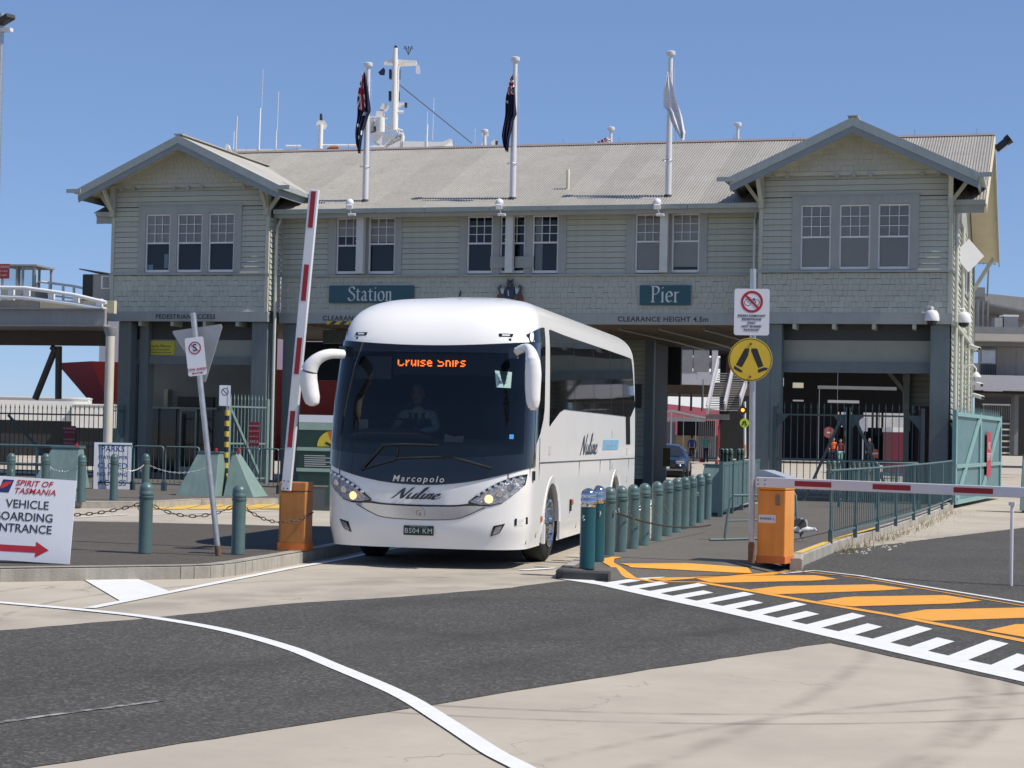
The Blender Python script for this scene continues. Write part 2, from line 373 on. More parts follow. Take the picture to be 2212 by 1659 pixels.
def resample(P, n):
    L = [0.]
    for p, q in zip(P[:-1], P[1:]): L.append(L[-1]+math.hypot(q[0]-p[0], q[1]-p[1]))
    return [tuple(np.interp(L[-1]*k/n, L, [p[i] for p in P]) for i in (0, 1)) for k in range(n+1)]
for st in STR:
    P = [gr(*zc(*p))[:2] for p in st]
    top, bot = (P[:2], [P[3], P[2]]) if len(P) == 4 else (P[:4], [P[0], P[5], P[4], P[3]])
    tp, bt = resample(top, 16), resample(bot, 16)
    mark(MB().grid(lambda u_, v_: (lambda x, y: (x, y, hz(x, y)+.0095))(*[bt[round(u_*16)][i]+(tp[round(u_*16)][i]-bt[round(u_*16)][i])*v_ for i in (0, 1)]), 16, 4), m_orng)
for k in range(1, 5):
    o = (.86*k, -1.09*k); mark(MB().poly([(x+o[0], y+o[1], .009) for x, y in reversed([(23.45,-28.4),(23.69,-27.68),(24.64,-26.93),(25.04,-27.46),(24.76,-27.96),(23.81,-28.83)])]), m_orng)
mark(strip([gr(*zc(*p)) for p in [(1160,598),(1300,607),(1500,630),(1700,664),(2000,713),(2212,748)]]+[(26.6,-29.2,.009),(29,-32.6,.009)], .08), m_white)
mark(strip([gr(*zc(*p)) for p in [(1220,608),(1500,640),(1700,674),(2000,726),(2212,762)]], .04), m_orng)
# comb marking: one solid band with alternate long and short teeth
bf = [(20.36,-26.98),(20.94,-27.53),(21.85,-28.81),(22.76,-30.04),(23.56,-31.2),(24.24,-32.19),(24.83,-33.05),(25.53,-34.04),(29,-39)]
bb = [(20.62,-26.9),(21.1,-27.32),(22.0,-28.55),(22.93,-29.78),(23.74,-30.95),(24.44,-31.92),(25.04,-32.8),(25.73,-33.75),(29.2,-38.7)]
mb = MB(); mb.add([(x, y, .009) for x, y in bf]+[(x, y, .009) for x, y in bb], [(i, i+1, len(bf)+i+1, len(bf)+i) for i in range(len(bf)-1)]); mark(mb, m_white)
bd = Vector((.585, -.811)); u = Vector((.2, .98)).normalized()
for k in range(-1, 12):
    for ln, sh in ((1.42, 0.), (.92, .565)):
        b0 = Vector((20.98, -27.22))+bd*(1.13*k+sh)
        if b0.x < 20.7: ln *= .75
        b0 -= u*.12; b1 = b0+bd*.27; t0, t1 = b0+u*(ln+.12), b1+u*(ln+.09)
        if b0.x < 20.4: continue
        mark(MB().poly([(b0.x,b0.y,.0094),(b1.x,b1.y,.0094),(t1.x,t1.y,.0094),(t0.x,t0.y,.0094)]), m_white)
# yellow hatching by the far kerb
for k in range(6):
    a, b, c, d = [g2(*p) for p in ((300+52*k,1101),(345+52*k,1101),(392+52*k,1089),(352+52*k,1089))]
    mark(MB().poly([(*a,.009),(*b,.009),(*c,.009),(*d,.009)]), m_yelp)
# left island: raised asphalt with a concrete kerb built piece by piece
def kerb_run(parent, pts, w, h, piece=1.5, side=1, mat=None, z0=0.):
    P = [Vector((*p, 0)) for p in pts]; seg = []
    for i in range(len(P)-1):
        d = P[i+1]-P[i]; k = max(1, round(d.length/piece))
        for j in range(k): seg.append((P[i]+d*(j/k), P[i]+d*((j+1)/k)))
    for a, b in seg:
        d = (b-a).normalized(); nn = Vector((-d.y, d.x, 0))*w*side; g = d*.004; hh = h+random.uniform(-.002, .002)
        A_, B_ = a+g, b-g; mb = MB(); ch = .02
        prof = [(0, z0), (0, z0+hh-ch), (ch/w, z0+hh), (1, z0+hh), (1, z0)]
        vs = [A_+nn*t+Vector((0,0,z)) for t, z in prof]+[B_+nn*t+Vector((0,0,z)) for t, z in prof]
        mb.add(vs, [(0,1,6,5),(1,2,7,6),(2,3,8,7),(3,4,9,8),(4,3,2,1,0),(5,6,7,8,9)]); mb.build('kerb_stone', mat or m_kerb, parent, fix=True)
isl = [(9.4,-35.4),(13.1,-32.3),(15.31,-30.42),(16.73,-29.15)]+sm2([(16.73,-29.15),(16.95,-28.86),(17.03,-28.4),(17.01,-27.9)], 2)[1:]+[(16.98,-27.2),(16.94,-26.31),(16.85,-24.87),(16.5,-20.6)]
back = [(16.1,-20.3),(14.21,-20.87),(12.16,-21.34),(10.4,-22.1),(6,-24.6),(4,-27)]
island = struct('traffic_island', MB().poly([(x,y,.146) for x, y in isl+back]), m_asph3)
kerb_run(island, isl, .17, .15, side=1); kerb_run(island, back, .17, .15, piece=2, side=1)
# right footpath
pl = [(20.34,-26.85),(20.2,-26.2),(19.97,-24.2),(19.9,-22.),(19.82,-20.4),(19.62,-17),(19.3,-12.9),(19.0,-6),(18.95,-1)]
prr = [(22.66,-24.15),(22.55,-23.1),(22.62,-19.6),(22.86,-15.5),(23.15,-10),(23.35,-3),(23.4,-.6)]
e1 = RA+rn*.5; e2 = RB+rn*.5
F = MB(); F.poly([(20.9,-26.9,.003),(22.75,-24.,.003),(e2.x,e2.y,.1),(e1.x,e1.y,.1)])
F.poly([(20.34,-26.85,.098),(20.9,-26.9,.003),(e1.x,e1.y,.1)])
F.poly([(e1.x,e1.y,.1),(e2.x,e2.y,.1)]+[(x,y,.1) for x, y in prr]+[(x,y,.1) for x, y in reversed(pl)])
path = struct('footpath', F, m_asph2)
m_blackk = M('blackened_kerb', (.05, .05, .05), .7, var=.3)
kerb_run(path, [(20.95,-26.98),(20.42,-27.0),(20.3,-26.85),(20.2,-26.2)], .14, .106, 1, -1, m_blackk)
kerb_run(path, pl[1:], .14, .106, 1.8, -1)
kerb_run(path, [(x+.1, y) for x, y in prr], .15, .16, .8, 1)
kerb_run(path, [(22.66,-24.25),(22.62,-22.9)], .05, .172, 2, 1, m_yelp) if 0 else None
for a, b in zip(prr[1:3], prr[2:4]):
    strip([(a[0]+.03, a[1], .168), (b[0]+.03, b[1], .168)], .1).build('kerb_paint', m_yelp, path)
# far left footpath in front of the left wing
fl = [(-6,-22),(2,-17.6),(7.48,-15.03),(8.35,-14.3),(8.6,-13.6),(8.7,-11.9),(9.8,-10.4),(13.2,-9.6),(13.1,-1)]
farpath = struct('footpath', MB().poly([(x,y,.126) for x, y in fl]+[(5,2,.126),(-12,2,.126),(-14,-16,.126)]), m_asph2)
kerb_run(farpath, fl, .2, .135, 2., 1)
# ============================================================ GATEHOUSE
WW, WT = 4.86, 23.36
m_board = M('sage_weatherboard', (.455, .465, .385), .6, var=.06, vs=2, rnd=.05, streak=.10, bump=.08, bs=30, col2=(.38, .39, .33), c2s=2.2, c2t=(.62, .85))
m_shing = M('sage_shingle', (.48, .49, .41), .7, var=.06, vs=4, rnd=.07, bump=.15, bs=40)
m_trim = M('blue_grey_trim', (.34, .355, .33), .5, var=.08, vs=2, streak=.08)
m_barge = M('green_grey_barge', (.33, .375, .36), .5, var=.07, vs=2, streak=.1)
m_barge2 = M('dark_barge', (.22, .255, .265), .5, var=.07)
m_cream = M('cream_soffit', (.66, .60, .44), .7, var=.07)
m_sash = M('white_sash_paint', (.72, .72, .70), .45, var=.04)
m_blind = M('roller_blind', (.50, .455, .40), .8, var=.04, rnd=.1)
m_room = M('unlit_room_black', (.012, .012, .016), .9, var=0)
m_pane = glass('window_glass', (.86, .88, .88))
m_roof = M('corrugated_roof', (.325, .305, .265), .5, var=.08, vs=.8, rnd=.08, streak=.18, col2=(.27, .245, .205), c2s=1.3, c2t=(.55, .8))
m_roof2 = M('pale_corrugated_roof', (.44, .42, .375), .5, var=.08, vs=.8, rnd=.05)
m_ridge = M('roof_ridge_cap', (.26, .21, .20), .5, var=.1)
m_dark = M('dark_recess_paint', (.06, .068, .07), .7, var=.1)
m_panel = M('sage_panel', (.33, .34, .28), .6, var=.08, vs=2)
m_post = M('grey_column_paint', (.155, .185, .182), .5, var=.1, vs=2, streak=.12)
m_pipe = M('sage_downpipe', (.56, .57, .50), .5, var=.05)
m_teal_sign = M('teal_sign', (.02, .088, .112), .45, var=.05)
m_signtxt = M('pale_sign_lettering', (.62, .64, .60), .5, var=0)
m_dktxt = M('dark_lettering', (.05, .052, .055), .6, var=0)

GH = thing('gatehouse', 'long pale green weatherboard pier gatehouse with two gabled wings and corrugated roof', 'building')
def g_part(mb, name, mat, parent=None, **k): return mb.build(name, mat, parent or GH, **k)

BH = .147
def unit_board():
    mb = MB(); mb.add([(0,.0,BH-.009),(1,.0,BH-.009),(0,-.008,BH-.009),(1,-.008,BH-.009),(0,-.034,0),(1,-.034,0),(0,.0,0),(1,.0,0)], [(2,0,1,3),(4,2,3,5),(6,4,5,7),(0,2,4,6),(1,7,5,3)])
    return mb.mesh('weatherboard', m_board)
BOARD = unit_board()
def boards(x0, x1, z0, z1, Y, face='-Y', parent=None):
    z = z0
    while z < z1-.02:
        sz = min(1., (z1-z)/BH)
        L = x1-x0; j = random.uniform(-.0025, .0025)
        if face == '-Y': put('weatherboard', BOARD, parent or GH, (x0, Y+j, z), None, 0, (L, 1, sz))
        else: put('weatherboard', BOARD, parent or GH, (Y+j, x0, z), (0, 0, math.pi/2), 0, (L, 1, sz))   # faces +X
        z += BH
SHM = []
for k in range(5):
    mb = MB(); w = (.115, .135, .155, .175, .2)[k]; mb.add([(0.0025,0,.1425),(w-.0025,0,.1425),(0.0025,-.006,.1425),(w-.0025,-.006,.1425),(0.0025,-.024,0),(w-.0025,-.024,0),(0.0025,0,0),(w-.0025,0,0)], [(2,0,1,3),(4,2,3,5),(6,4,5,7),(0,2,4,6),(1,7,5,3)])
    SHM.append((w, mb.mesh('shingle', m_shing), mb))
shcount = [0]; SHSTUFF = MB()
def shingles(x0, x1, z0, rows, Y, rh=.146, clip=None, single=True):
    for r in range(rows):
        x = x0+random.uniform(0, .02); z = z0+r*rh
        while x < x1-.05:
            w, me, src = random.choice(SHM)
            if x+w > x1: w2 = x1-x
            else: w2 = w
            zz = z-random.choice((0, 0, 0, 0, .002, .005, .008))
            if clip is None or clip(x+w2/2, zz+.08):
                if single and shcount[0] < 298:
                    put('shingle', me, GH, (x, Y+random.uniform(-.003, .003), zz), None, 0, (w2/w, 1, 1)); shcount[0] += 1
                else:
                    SHSTUFF.add([(x+v[0]*w2/w, Y+v[1], zz+v[2]) for v in src.v], src.f)
            x += w2

PANE = MB().add([(0,0,0),(1,0,0),(1,0,1),(0,0,1)], [(0,1,2,3)]).mesh('pane', m_pane)
def window(x, z, w, h, mid, Y, upper='blind', lower='dark', facing='-Y', frac=1.):
    fr = MB(); t = .042
    fr.box(0, t, -.03, .03, 0, h).box(w-t, w, -.03, .03, 0, h).box(t, w-t, -.03, .03, h-t, h).box(t, w-t, -.035, .03, 0, .075)
    fr.box(t, w-t, -.028, .02, mid-.02, mid+.025)
    iw = w-2*t; z0, z1 = mid+.025, h-t
    for k in (1, 2):
        fr.box(t+iw*k/3-.009, t+iw*k/3+.009, -.02, .012, z0, z1)
        fr.box(t, w-t, -.019, .011, z0+(z1-z0)*k/3-.009, z0+(z1-z0)*k/3+.009)
    o = g_part(fr, 'window', m_sash, loc=(x, Y, z) if facing == '-Y' else (Y, x, z), rot=None if facing == '-Y' else (0, 0, math.pi/2))
    for i in range(3):
        for j in range(3): put('pane', PANE, o, (t+iw*i/3, -.006, z0+(z1-z0)*j/3), None, 0, (iw/3, 1, (z1-z0)/3))
    put('pane', PANE, o, (t, -.002, .075), None, 0, (iw, 1, mid-.095))
    if upper == 'blind' and lower == 'blind': MB().box(t, w-t, .028, .034, .09 if frac == 1 else .16, h-t).build('blind', m_blind, o)
    elif upper == 'blind': MB().box(t, w-t, .028, .034, mid+.0+(1-frac)*(z1-z0), h-t).build('blind', m_blind, o)
    elif upper == 'curtain':
        cb = MB().grid(lambda u, v: (t+.02+u*.2, .05+.012*math.sin(u*22), .08+v*(h-.13)), 24, 1); cb.build('curtain', M('pale_curtain', (.42, .42, .40), .9), o)
    MB().box(.01, w-.01, .10, .105, .02, h-.01).build('room_dark_sheet', m_room, o)  # flat black sheet stands for the unlit room behind the panes
    return o

def wing(x0, right):
    X = lambda a: x0+a
    w = MB().box(X(.02), X(WW-.02), .14, .2, 4.6, 8.42); g_part(w, 'wall', m_dark)
    # weatherboards round the window group
    boards(X(.1), X(.86), 5.955, 7.82, 0.); boards(X(4.02), X(WW-.1), 5.955, 7.82, 0.); boards(X(.1), X(WW-.1), 7.835, 8.42, 0.)
    for a in (0, WW-.1): g_part(MB().box(X(a), X(a+.1), -.045, .06, 4.62, 8.5), 'corner_board', m_board if a else m_board)
    # window trim and three sash windows
    tr = MB().box(X(.85), X(1.07), -.05, .1, 5.955, 7.84).box(X(3.81), X(4.03), -.05, .1, 5.955, 7.84).box(X(1.07), X(3.81), -.05, .1, 7.63, 7.84).box(X(1.84), X(2.05), -.045, .1, 5.955, 7.63).box(X(2.83), X(3.02), -.045, .1, 5.955, 7.63)
    tr.box(X(.80), X(4.08), -.07, -.051, 7.842, 7.87)
    g_part(tr, 'window_trim', m_trim)
    for i, a in enumerate((1.07, 2.05, 3.02)):
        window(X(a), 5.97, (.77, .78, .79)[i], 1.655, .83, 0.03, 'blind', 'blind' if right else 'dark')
    if not right:
        g_part(MB().box(X(1.12), X(1.28), .075, .08, 6.06, 6.2).box(X(1.62), X(1.74), .075, .08, 6.1, 6.5), 'paper', M('window_paper', (.30, .42, .5), .7))
    # ledge, shingle band, beam
    g_part(MB().box(X(-.03), X(WW+.03), -.085, .05, 5.895, 5.95), 'ledge', m_trim)
    shingles(X(.06), X(WW-.06), 4.865, 7, 0.)
    g_part(MB().box(X(-.02), X(WW+.02), -.05, .12, 4.59, 4.862), 'beam', m_trim)
    # gable: shingled triangle under the barge boards
    xm = X(WW/2); sl = (9.69-8.28)/3.0
    roofz = lambda x: 9.69-abs(x-xm)*sl
    g_part(MB().prism([(X(.02), .11, 8.4), (X(WW-.02), .11, 8.4), (X(WW-.02), .11, roofz(X(WW-.02))-.1), (xm, .11, 9.58), (X(.02), .11, roofz(X(.02))-.1)], (0, .05, 0)), 'gable_wall', m_panel)
    shingles(X(.1), X(WW-.1), 8.47, 8, -.09, clip=lambda x, z: z+.1 < roofz(x)-.2, single=False)
    g_part(MB().prism([(X(.1), -.088, 8.46), (X(WW-.1), -.088, 8.46), (X(WW-.1), -.088, roofz(X(WW-.1))-.12), (xm, -.088, 9.57), (X(.1), -.088, roofz(X(.1))-.12)], (0, .17, 0)), 'gable_panel', m_shing)
    g_part(MB().box(X(.0), X(WW), -.12, -.0905, 8.36, 8.46), 'gable_band', m_board)
    for a in (.35, .72, 1.98, 2.4, 2.82, 4.1, 4.5): g_part(MB().box(X(a-.05), X(a+.05), -.17, -.122, 8.30, 8.40), 'rafter_block', m_trim)
    # roof: two corrugated slopes, barge boards, soffits, gutters
    ov = .62
    for sg in (-1, 1):
        ex = xm+sg*(WW/2+ov); ez = roofz(ex)
        yy = -.86
        while yy < 5.5:
            wd = min(.762, 5.55-yy); corr_sheet(Vector((xm, yy, 9.70)), Vector((0, 1, 0)), Vector((ex-xm+sg*.06, 0, ez-9.69-.02)), wd, m_roof2); yy += wd
        for nm, mt, t0, t1, yb in (('barge_board', m_barge, .02, -.205, -.90), ('lower_barge_board', m_barge2, -.205, -.37, -.865)):
            poly = [(xm, yb, 9.69+t0), (ex, yb, ez+t0), (ex, yb, ez+t1), (xm, yb, 9.69+t1)]
            g_part(MB().prism(poly, (0, .035, 0)), nm, mt, fix=True)
        g_part(MB().prism([(xm, -.83, 9.60), (ex, -.83, ez-.085), (ex, -.83, ez-.115), (xm, -.83, 9.57)], (0, 5., 0)), 'soffit', m_cream, fix=True)
        gx0, gx1 = (ex-.26, ex+.02) if sg < 0 else (ex-.02, ex+.26)
        g_part(MB().box(gx0 if sg < 0 else ex-.28, ex+.28 if sg > 0 else ex-.26+.54, -.93, -.905, ez-.12, ez-.0) if 0 else MB().box(min(ex, ex+sg*.24)-.1, max(ex, ex+sg*.24)+.1, -.95, -.91, ez-.11, ez+.0), 'gutter_end', m_barge, fix=True)
        g_part(MB().box(min(ex, ex+sg*.14), max(ex, ex+sg*.14), -.9, 2.2, ez-.12, ez-.0), 'gutter', m_barge)
        g_part(MB().box(ex-.02, ex+.02, -.86, 2.4, ez-.30, ez-.125), 'fascia', m_barge2)
        # knee brace at the corner
        cx = X(.06) if sg < 0 else X(WW-.06)
        br = MB().bar((cx, -.12, 7.55), (cx, -.12, 8.42), .13, .13).bar((cx, -.16, 7.75), (cx+sg*.04, -.78, 8.45), .1, .1)
        br.bar((cx+sg*.05, -.05, 7.7), (cx+sg*.5, -.05, ez+.05), .09, .09); g_part(br, 'knee_brace', m_board)
    g_part(MB().bar((xm, -.9, 9.735), (xm, 5.5, 9.735), .26, .03), 'ridge_cap', m_roof2)

def corr_sheet(o, u, v, width, mat, pitch=.0762, amp=.0098):
    n = max(2, int(round(width/pitch*8))); nrm = u.cross(v).normalized()
    if nrm.z < 0: nrm = -nrm
    mb = MB(); vs = []
    for i in range(n+1):
        a = i/n*width; h = amp*math.sin(2*math.pi*a/pitch)
        for t in (0, 1): vs.append(o+u*a+v*t+nrm*h)
    mb.add(vs, [(2*i, 2*i+2, 2*i+3, 2*i+1) for i in range(n)])
    return mb.build('roof_sheet', mat, GH, smooth=180)

# ---- centre section
YC = .8
g_part(MB().box(WW, WT-WW, YC+.14, YC+.2, 4.6, 7.7), 'wall', m_dark)
for a, b in ((WW+.02, 6.3), (8.49, 10.16), (13.18, 14.84), (17.02, WT-WW-.02)): boards(a, b, 5.955, 7.56, YC)
SILL = [(6.3, 8.49), (10.16, 13.18), (14.84, 17.02)]
g1 = [(6.55,.75,.79,'blind','dark',.62), (7.51,.78,.83,'blind','dark',.92)]
g2w = [(10.38,.73,.82,'none','dark',1), (11.32,.71,.82,'none','dark',1), (12.23,.73,.83,'curtain','dark',1)]
g3 = [(15.08,.73,.83,'blind','blind',1), (16.07,.74,.83,'blind','blind',.9)]
for (a, b), grp in zip(SILL, (g1, g2w, g3)):
    tr = MB(); xs = [a]+[v for t in grp for v in (t[0], t[0]+t[1])]+[b]
    for i in range(0, len(xs), 2): tr.box(xs[i], xs[i+1], YC-.05, YC+.1, 5.955, 7.56)
    g_part(tr, 'window_trim', m_trim)
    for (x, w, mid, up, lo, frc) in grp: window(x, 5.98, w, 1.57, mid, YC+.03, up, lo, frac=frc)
g_part(MB().box(WW+.03, WT-WW-.03, YC-.085, YC+.05, 5.895, 5.95), 'ledge', m_trim)
shingles(WW+.04, WT-WW-.04, 4.885, 7, YC, rh=.1445, single=False)
g_part(MB().box(WW+.02, WT-WW-.02, YC-.05, YC+.12, 4.60, 4.884), 'beam', m_trim)
g_part(MB().box(WW, WT-WW, YC-.55, YC-.52, 7.49, 7.6), 'fascia', m_trim)
g_part(MB().box(WW, WT-WW, YC-.52, YC+.1, 7.565, 7.58), 'soffit', m_panel)
for k, (a, b) in enumerate(((-.6,.0),(WW+.05,7.9),(7.9,9.35),(9.35,11.2),(11.2,12.85),(12.85,14.4),(14.4,16.6),(16.6,WT-WW-.05),(WT,24.15))):
    g_part(MB().prism([(a+.006,.10,7.60),(a+.006,.08,7.72),(a+.006,.10,7.73),(a+.006,.26,7.70),(a+.006,.26,7.60)], (b-a-.012,0,0)), 'gutter', m_barge, fix=True)
for a, b in ((-.62, -.02), (WT+.02, 24.1)):
    g_part(MB().box(a, b, .2, .24, 7.40, 7.6), 'fascia', m_trim)
# main roof
RY, RZ, EY, EZ = 7.0, 10.46, .14, 7.70
x = -.7
while x < 24.08:
    wd = min(.762, 24.12-x)
    for y0, y1 in ((RY, EY),): corr_sheet(Vector((x, RY, RZ)), Vector((1,0,0)), Vector((0, EY-RY, EZ-RZ)), wd, m_roof)
    x += wd
g_part(MB().add([(-.7,RY,RZ),(24.12,RY,RZ),(24.12,13.9,EZ),(-.7,13.9,EZ)], [(0,1,2,3)]), 'back_roof_slope', m_roof)
g_part(MB().prism([(-.7,RY-.17,RZ-.04),(-.7,RY,RZ+.045),(-.7,RY+.17,RZ-.04)], (24.85,0,0)), 'ridge_cap', m_ridge, fix=True)
for k in range(14): g_part(MB().cyl((.9+k*1.75,RY,RZ+.03),(.9+k*1.75,RY,RZ+.2),.006,n=5), 'ridge_spike', m_ridge)
# right-hand gable end with its wide verge
g_part(MB().prism([(24.13,.1,7.62),(24.13,RY,RZ-.05),(24.13,RY,RZ-.26),(24.13,.1,7.40)], (.04,0,0)), 'barge_board', m_cream, fix=True)
g_part(MB().prism([(24.13,RY,RZ-.05),(24.13,13.9,7.62),(24.13,13.9,7.30),(24.13,RY,RZ-.36)], (.04,0,0)), 'barge_board', m_trim, fix=True)
g_part(MB().prism([(WT,.3,7.62),(WT,RY,RZ-.12),(WT,13.9,7.5),(WT,13.9,7.44),(WT,RY,RZ-.18),(WT,.3,7.56)], (.77,0,0)), 'soffit', m_cream, fix=True)
g_part(MB().box(WT-.1, WT-.03, .2, 13.2, 0, 7.7), 'side_wall', m_dark)
g_part(MB().prism([(WT-.1,.25,7.6),(WT-.1,RY,RZ-.2),(WT-.1,13.6,7.6)], (.07,0,0)), 'gable_wall', m_panel, fix=True)
boards(.12, 13.2, 2.2, 5.88, WT-.01, '+X'); boards(.12, 4.4, 5.955, 7.6, WT-.01, '+X'); boards(10.6, 13.2, 5.955, 7.6, WT-.01, '+X')
boards(4.4, 10.6, 7.5, 7.7, WT-.01, '+X')
g_part(MB().box(WT-.02, WT+.05, .1, 13.2, 5.895, 5.95), 'ledge', m_trim)
for k in range(5): g_part(MB().box(WT-.03, WT+.035, 4.4+1.5*k-.02, 4.62+1.5*k, 5.955, 7.5), 'window_trim', m_trim)
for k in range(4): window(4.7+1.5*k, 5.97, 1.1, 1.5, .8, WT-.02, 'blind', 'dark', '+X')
g_part(MB().box(WT-.01, WT+.06, 13.1, 13.25, 0, 7.5), 'corner_board', m_board)
for y in (.35, 4.0, 8.4): g_part(MB().cyl((WT+.09,y,.1),(WT+.09,y,7.45),.05,n=10), 'downpipe', m_pipe, smooth=60)
for y in (3.0, 7.2, 12.0):
    g_part(MB().box(WT-.01, WT+.06, y-.12, y+.12, .1, 4.55), 'pilaster', m_board)
g_part(MB().bar((WT+.04,13.,6.5),(24.0,13.,7.5),.12,.12), 'knee_brace', m_board)
g_part(MB().box(WT-.02, WT+.14, .1, 13.2, 4.55, 4.66), 'side_awning', m_board)
# ---- inner return walls and downpipes
boards(.03, YC, 4.9, 7.5, WW+.0, '+X')
g_part(MB().box(WW-.06, WW-.005, .05, YC, 4.6, 8.2), 'return_wall', m_dark)
for px in (WW+.13, WT-WW-.14):
    g_part(MB().tube([(px,.42,7.6),(px,.42,7.42),(px,.25,7.25),(px,.2,7.0),(px,.2,.2)], .045, 8), 'downpipe', m_pipe, smooth=60)
wing(0, False); wing(WT-WW, True)
ss = g_part(SHSTUFF, 'shingle', m_shing); ss['kind'] = 'stuff'
# ---- ground floor: columns, transoms, timber ceiling
def column(x0, x1, y0, y1, z1=4.59): g_part(MB().box(x0, x1, y0, y1, 0, z1), 'column', m_post, bevel=.02)
for o in (0., WT-WW):
    column(o+.22, o+.62, .12, .5); column(o+.72, o+1.0, .44, .85) if o == 0 else None
    column(o+WW-.52, o+WW-.04, .12, .55)
column(18.35, 18.84, .1, .6); column(4.95, 5.35, .9, 1.35)
for o, (zp0, zp1, zt) in ((0., (3.62, 4.1, 3.40)), (WT-WW, (3.62, 4.2, 3.37))):
    g_part(MB().box(o+.3, o+WW-.3, .62, .68, zp0, zp1), 'transom_panel', m_panel)
    g_part(MB().box(o+.3, o+WW-.3, .5, .72, zt, zp0), 'transom_beam', m_post)
    g_part(MB().box(o+.2, o+WW-.2, .1, 1.0, 4.60, 4.64), 'soffit', m_dark)
    for a in (.9, 1.9, 2.9, 3.9): g_part(MB().box(o+a, o+a+.09, .0, .6, 4.46, 4.6), 'joist_end', m_board)
    g_part(MB().box(o+.3, o+WW-.3, .63, .66, zp1, 4.6), 'transom_shadow_panel', m_dark)  # dark sheet stands for the shade between transom panel and beam
m_timber = M('ceiling_timber', (.22, .17, .115), .7, var=.15, rnd=.15)
g_part(MB().box(0, WT, 1.05, 13.4, 4.74, 4.8), 'ceiling', m_timber)
for k in range(26): g_part(MB().box(5.3, 18.3, 1.3+k*.46, 1.44+k*.46, 4.60, 4.735), 'ceiling_joist', m_timber)
for k, xx in enumerate((14.6, 15.7, 16.9, 17.8)): g_part(MB().tube([(xx,1.2,4.5),(xx+.3,8,4.5),(xx+.3,13,4.5)], .035, 6), 'ceiling_pipe', m_post)
# weatherboard pier between the lanes
pX0, pX1 = at(1290,900,9.).x, at(1393,900,9.).x
g_part(MB().box(pX0, pX1-.02, 9.05, 12.6, 0, 4.72), 'lane_pier', m_dark)
boards(pX0, pX1, .3, 4.7, 9.02)
g_part(MB().box(pX1+.03, at(1411,900,8.8).x, 8.75, 9.0, 0, 4.7), 'column', m_post); g_part(MB().box(pX0, pX1, 8.9, 9.0, 1.0, 1.3), 'guard_board', m_board); g_part(MB().box(pX0, pX1+.02, 8.92, 9.0, 2.35, 2.5), 'guard_board', m_trim)
g_part(MB().box(pX1-.55, pX1-.12, 8.96, 9.0, 2.5, 3.25), 'hatch', m_dark)
# left wing ground floor: shop front with door
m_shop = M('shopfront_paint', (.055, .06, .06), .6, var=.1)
m_shop2 = M('shopfront_render', (.20, .205, .185), .7, var=.1)
SX = lambda px, py=900: at(px, py, 6.5).x; SZ = lambda py, px=420: at(px, py, 6.5).z
g_part(MB().box(SX(296), SX(590), 6.6, 6.7, 0, 4.7), 'shopfront_wall', m_shop2)
for a, b in ((312, 341), (347, 379)): g_part(MB().box(SX(a), SX(b), 6.54, 6.58, .15, SZ(884)), 'shop_window', M('dark_glass', (.012, .014, .016), .05, var=0))
dr = g_part(MB().box(SX(388), SX(392), 6.5, 6.58, .1, SZ(884)).box(SX(421), SX(425), 6.5, 6.58, .1, SZ(884)).box(SX(392), SX(421), 6.5, 6.58, SZ(888), SZ(884)).box(SX(392), SX(421), 6.5, 6.58, .1, .35), 'door', m_trim)
MB().box(SX(392), SX(421), 6.53, 6.55, .35, SZ(888)).build('pane', MATS['dark_glass'], dr)
g_part(MB().box(SX(430), SX(458), 6.54, 6.58, .15, SZ(884)), 'shop_window', MATS['dark_glass'])
g_part(MB().box(SX(382), SX(460), 6.50, 6.585, SZ(878), SZ(857)), 'shop_sign', M('shop_sign_black', (.012, .013, .014), .4))
g_part(MB().box(SX(310), SX(470), 6.42, 6.59, SZ(884), SZ(880)), 'shop_ledge', m_trim); g_part(MB().box(SX(356), SX(364), 6.4, 6.59, SZ(879), SZ(842)), 'wall_unit', m_panel)
g_part(MB().cyl(at(314,832,6.3), at(327,797,3.0), .035, n=8), 'tube_light', M('tube_light', (1., .97, .9), .5, var=0, emit=2.5))
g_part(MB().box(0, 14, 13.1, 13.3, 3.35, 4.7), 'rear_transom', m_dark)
g_part(MB().box(4.9, 13.5, 4.0, 4.2, 4.2, 4.6), 'cross_beam', m_post)
for k in range(3): g_part(MB().bar((5.2+k*2.6,6.,4.6),(6.4+k*2.6,6.,3.6),.06,.06), 'brace', m_post)
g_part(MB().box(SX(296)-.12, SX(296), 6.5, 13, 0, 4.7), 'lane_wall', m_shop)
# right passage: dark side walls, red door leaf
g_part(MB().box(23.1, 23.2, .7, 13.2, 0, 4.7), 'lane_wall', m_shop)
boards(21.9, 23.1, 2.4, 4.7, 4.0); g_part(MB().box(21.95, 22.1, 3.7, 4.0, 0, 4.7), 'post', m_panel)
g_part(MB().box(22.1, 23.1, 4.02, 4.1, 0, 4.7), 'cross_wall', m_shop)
g_part(MB().box(22.25, 23.0, 3.9, 3.98, 0, 2.6), 'red_door', M('maroon_door', (.10, .02, .02), .5, var=.1))
g_part(MB().bar((20.6,3.9,4.6),(21.95,3.9,3.0),.1,.1), 'knee_brace', m_panel)
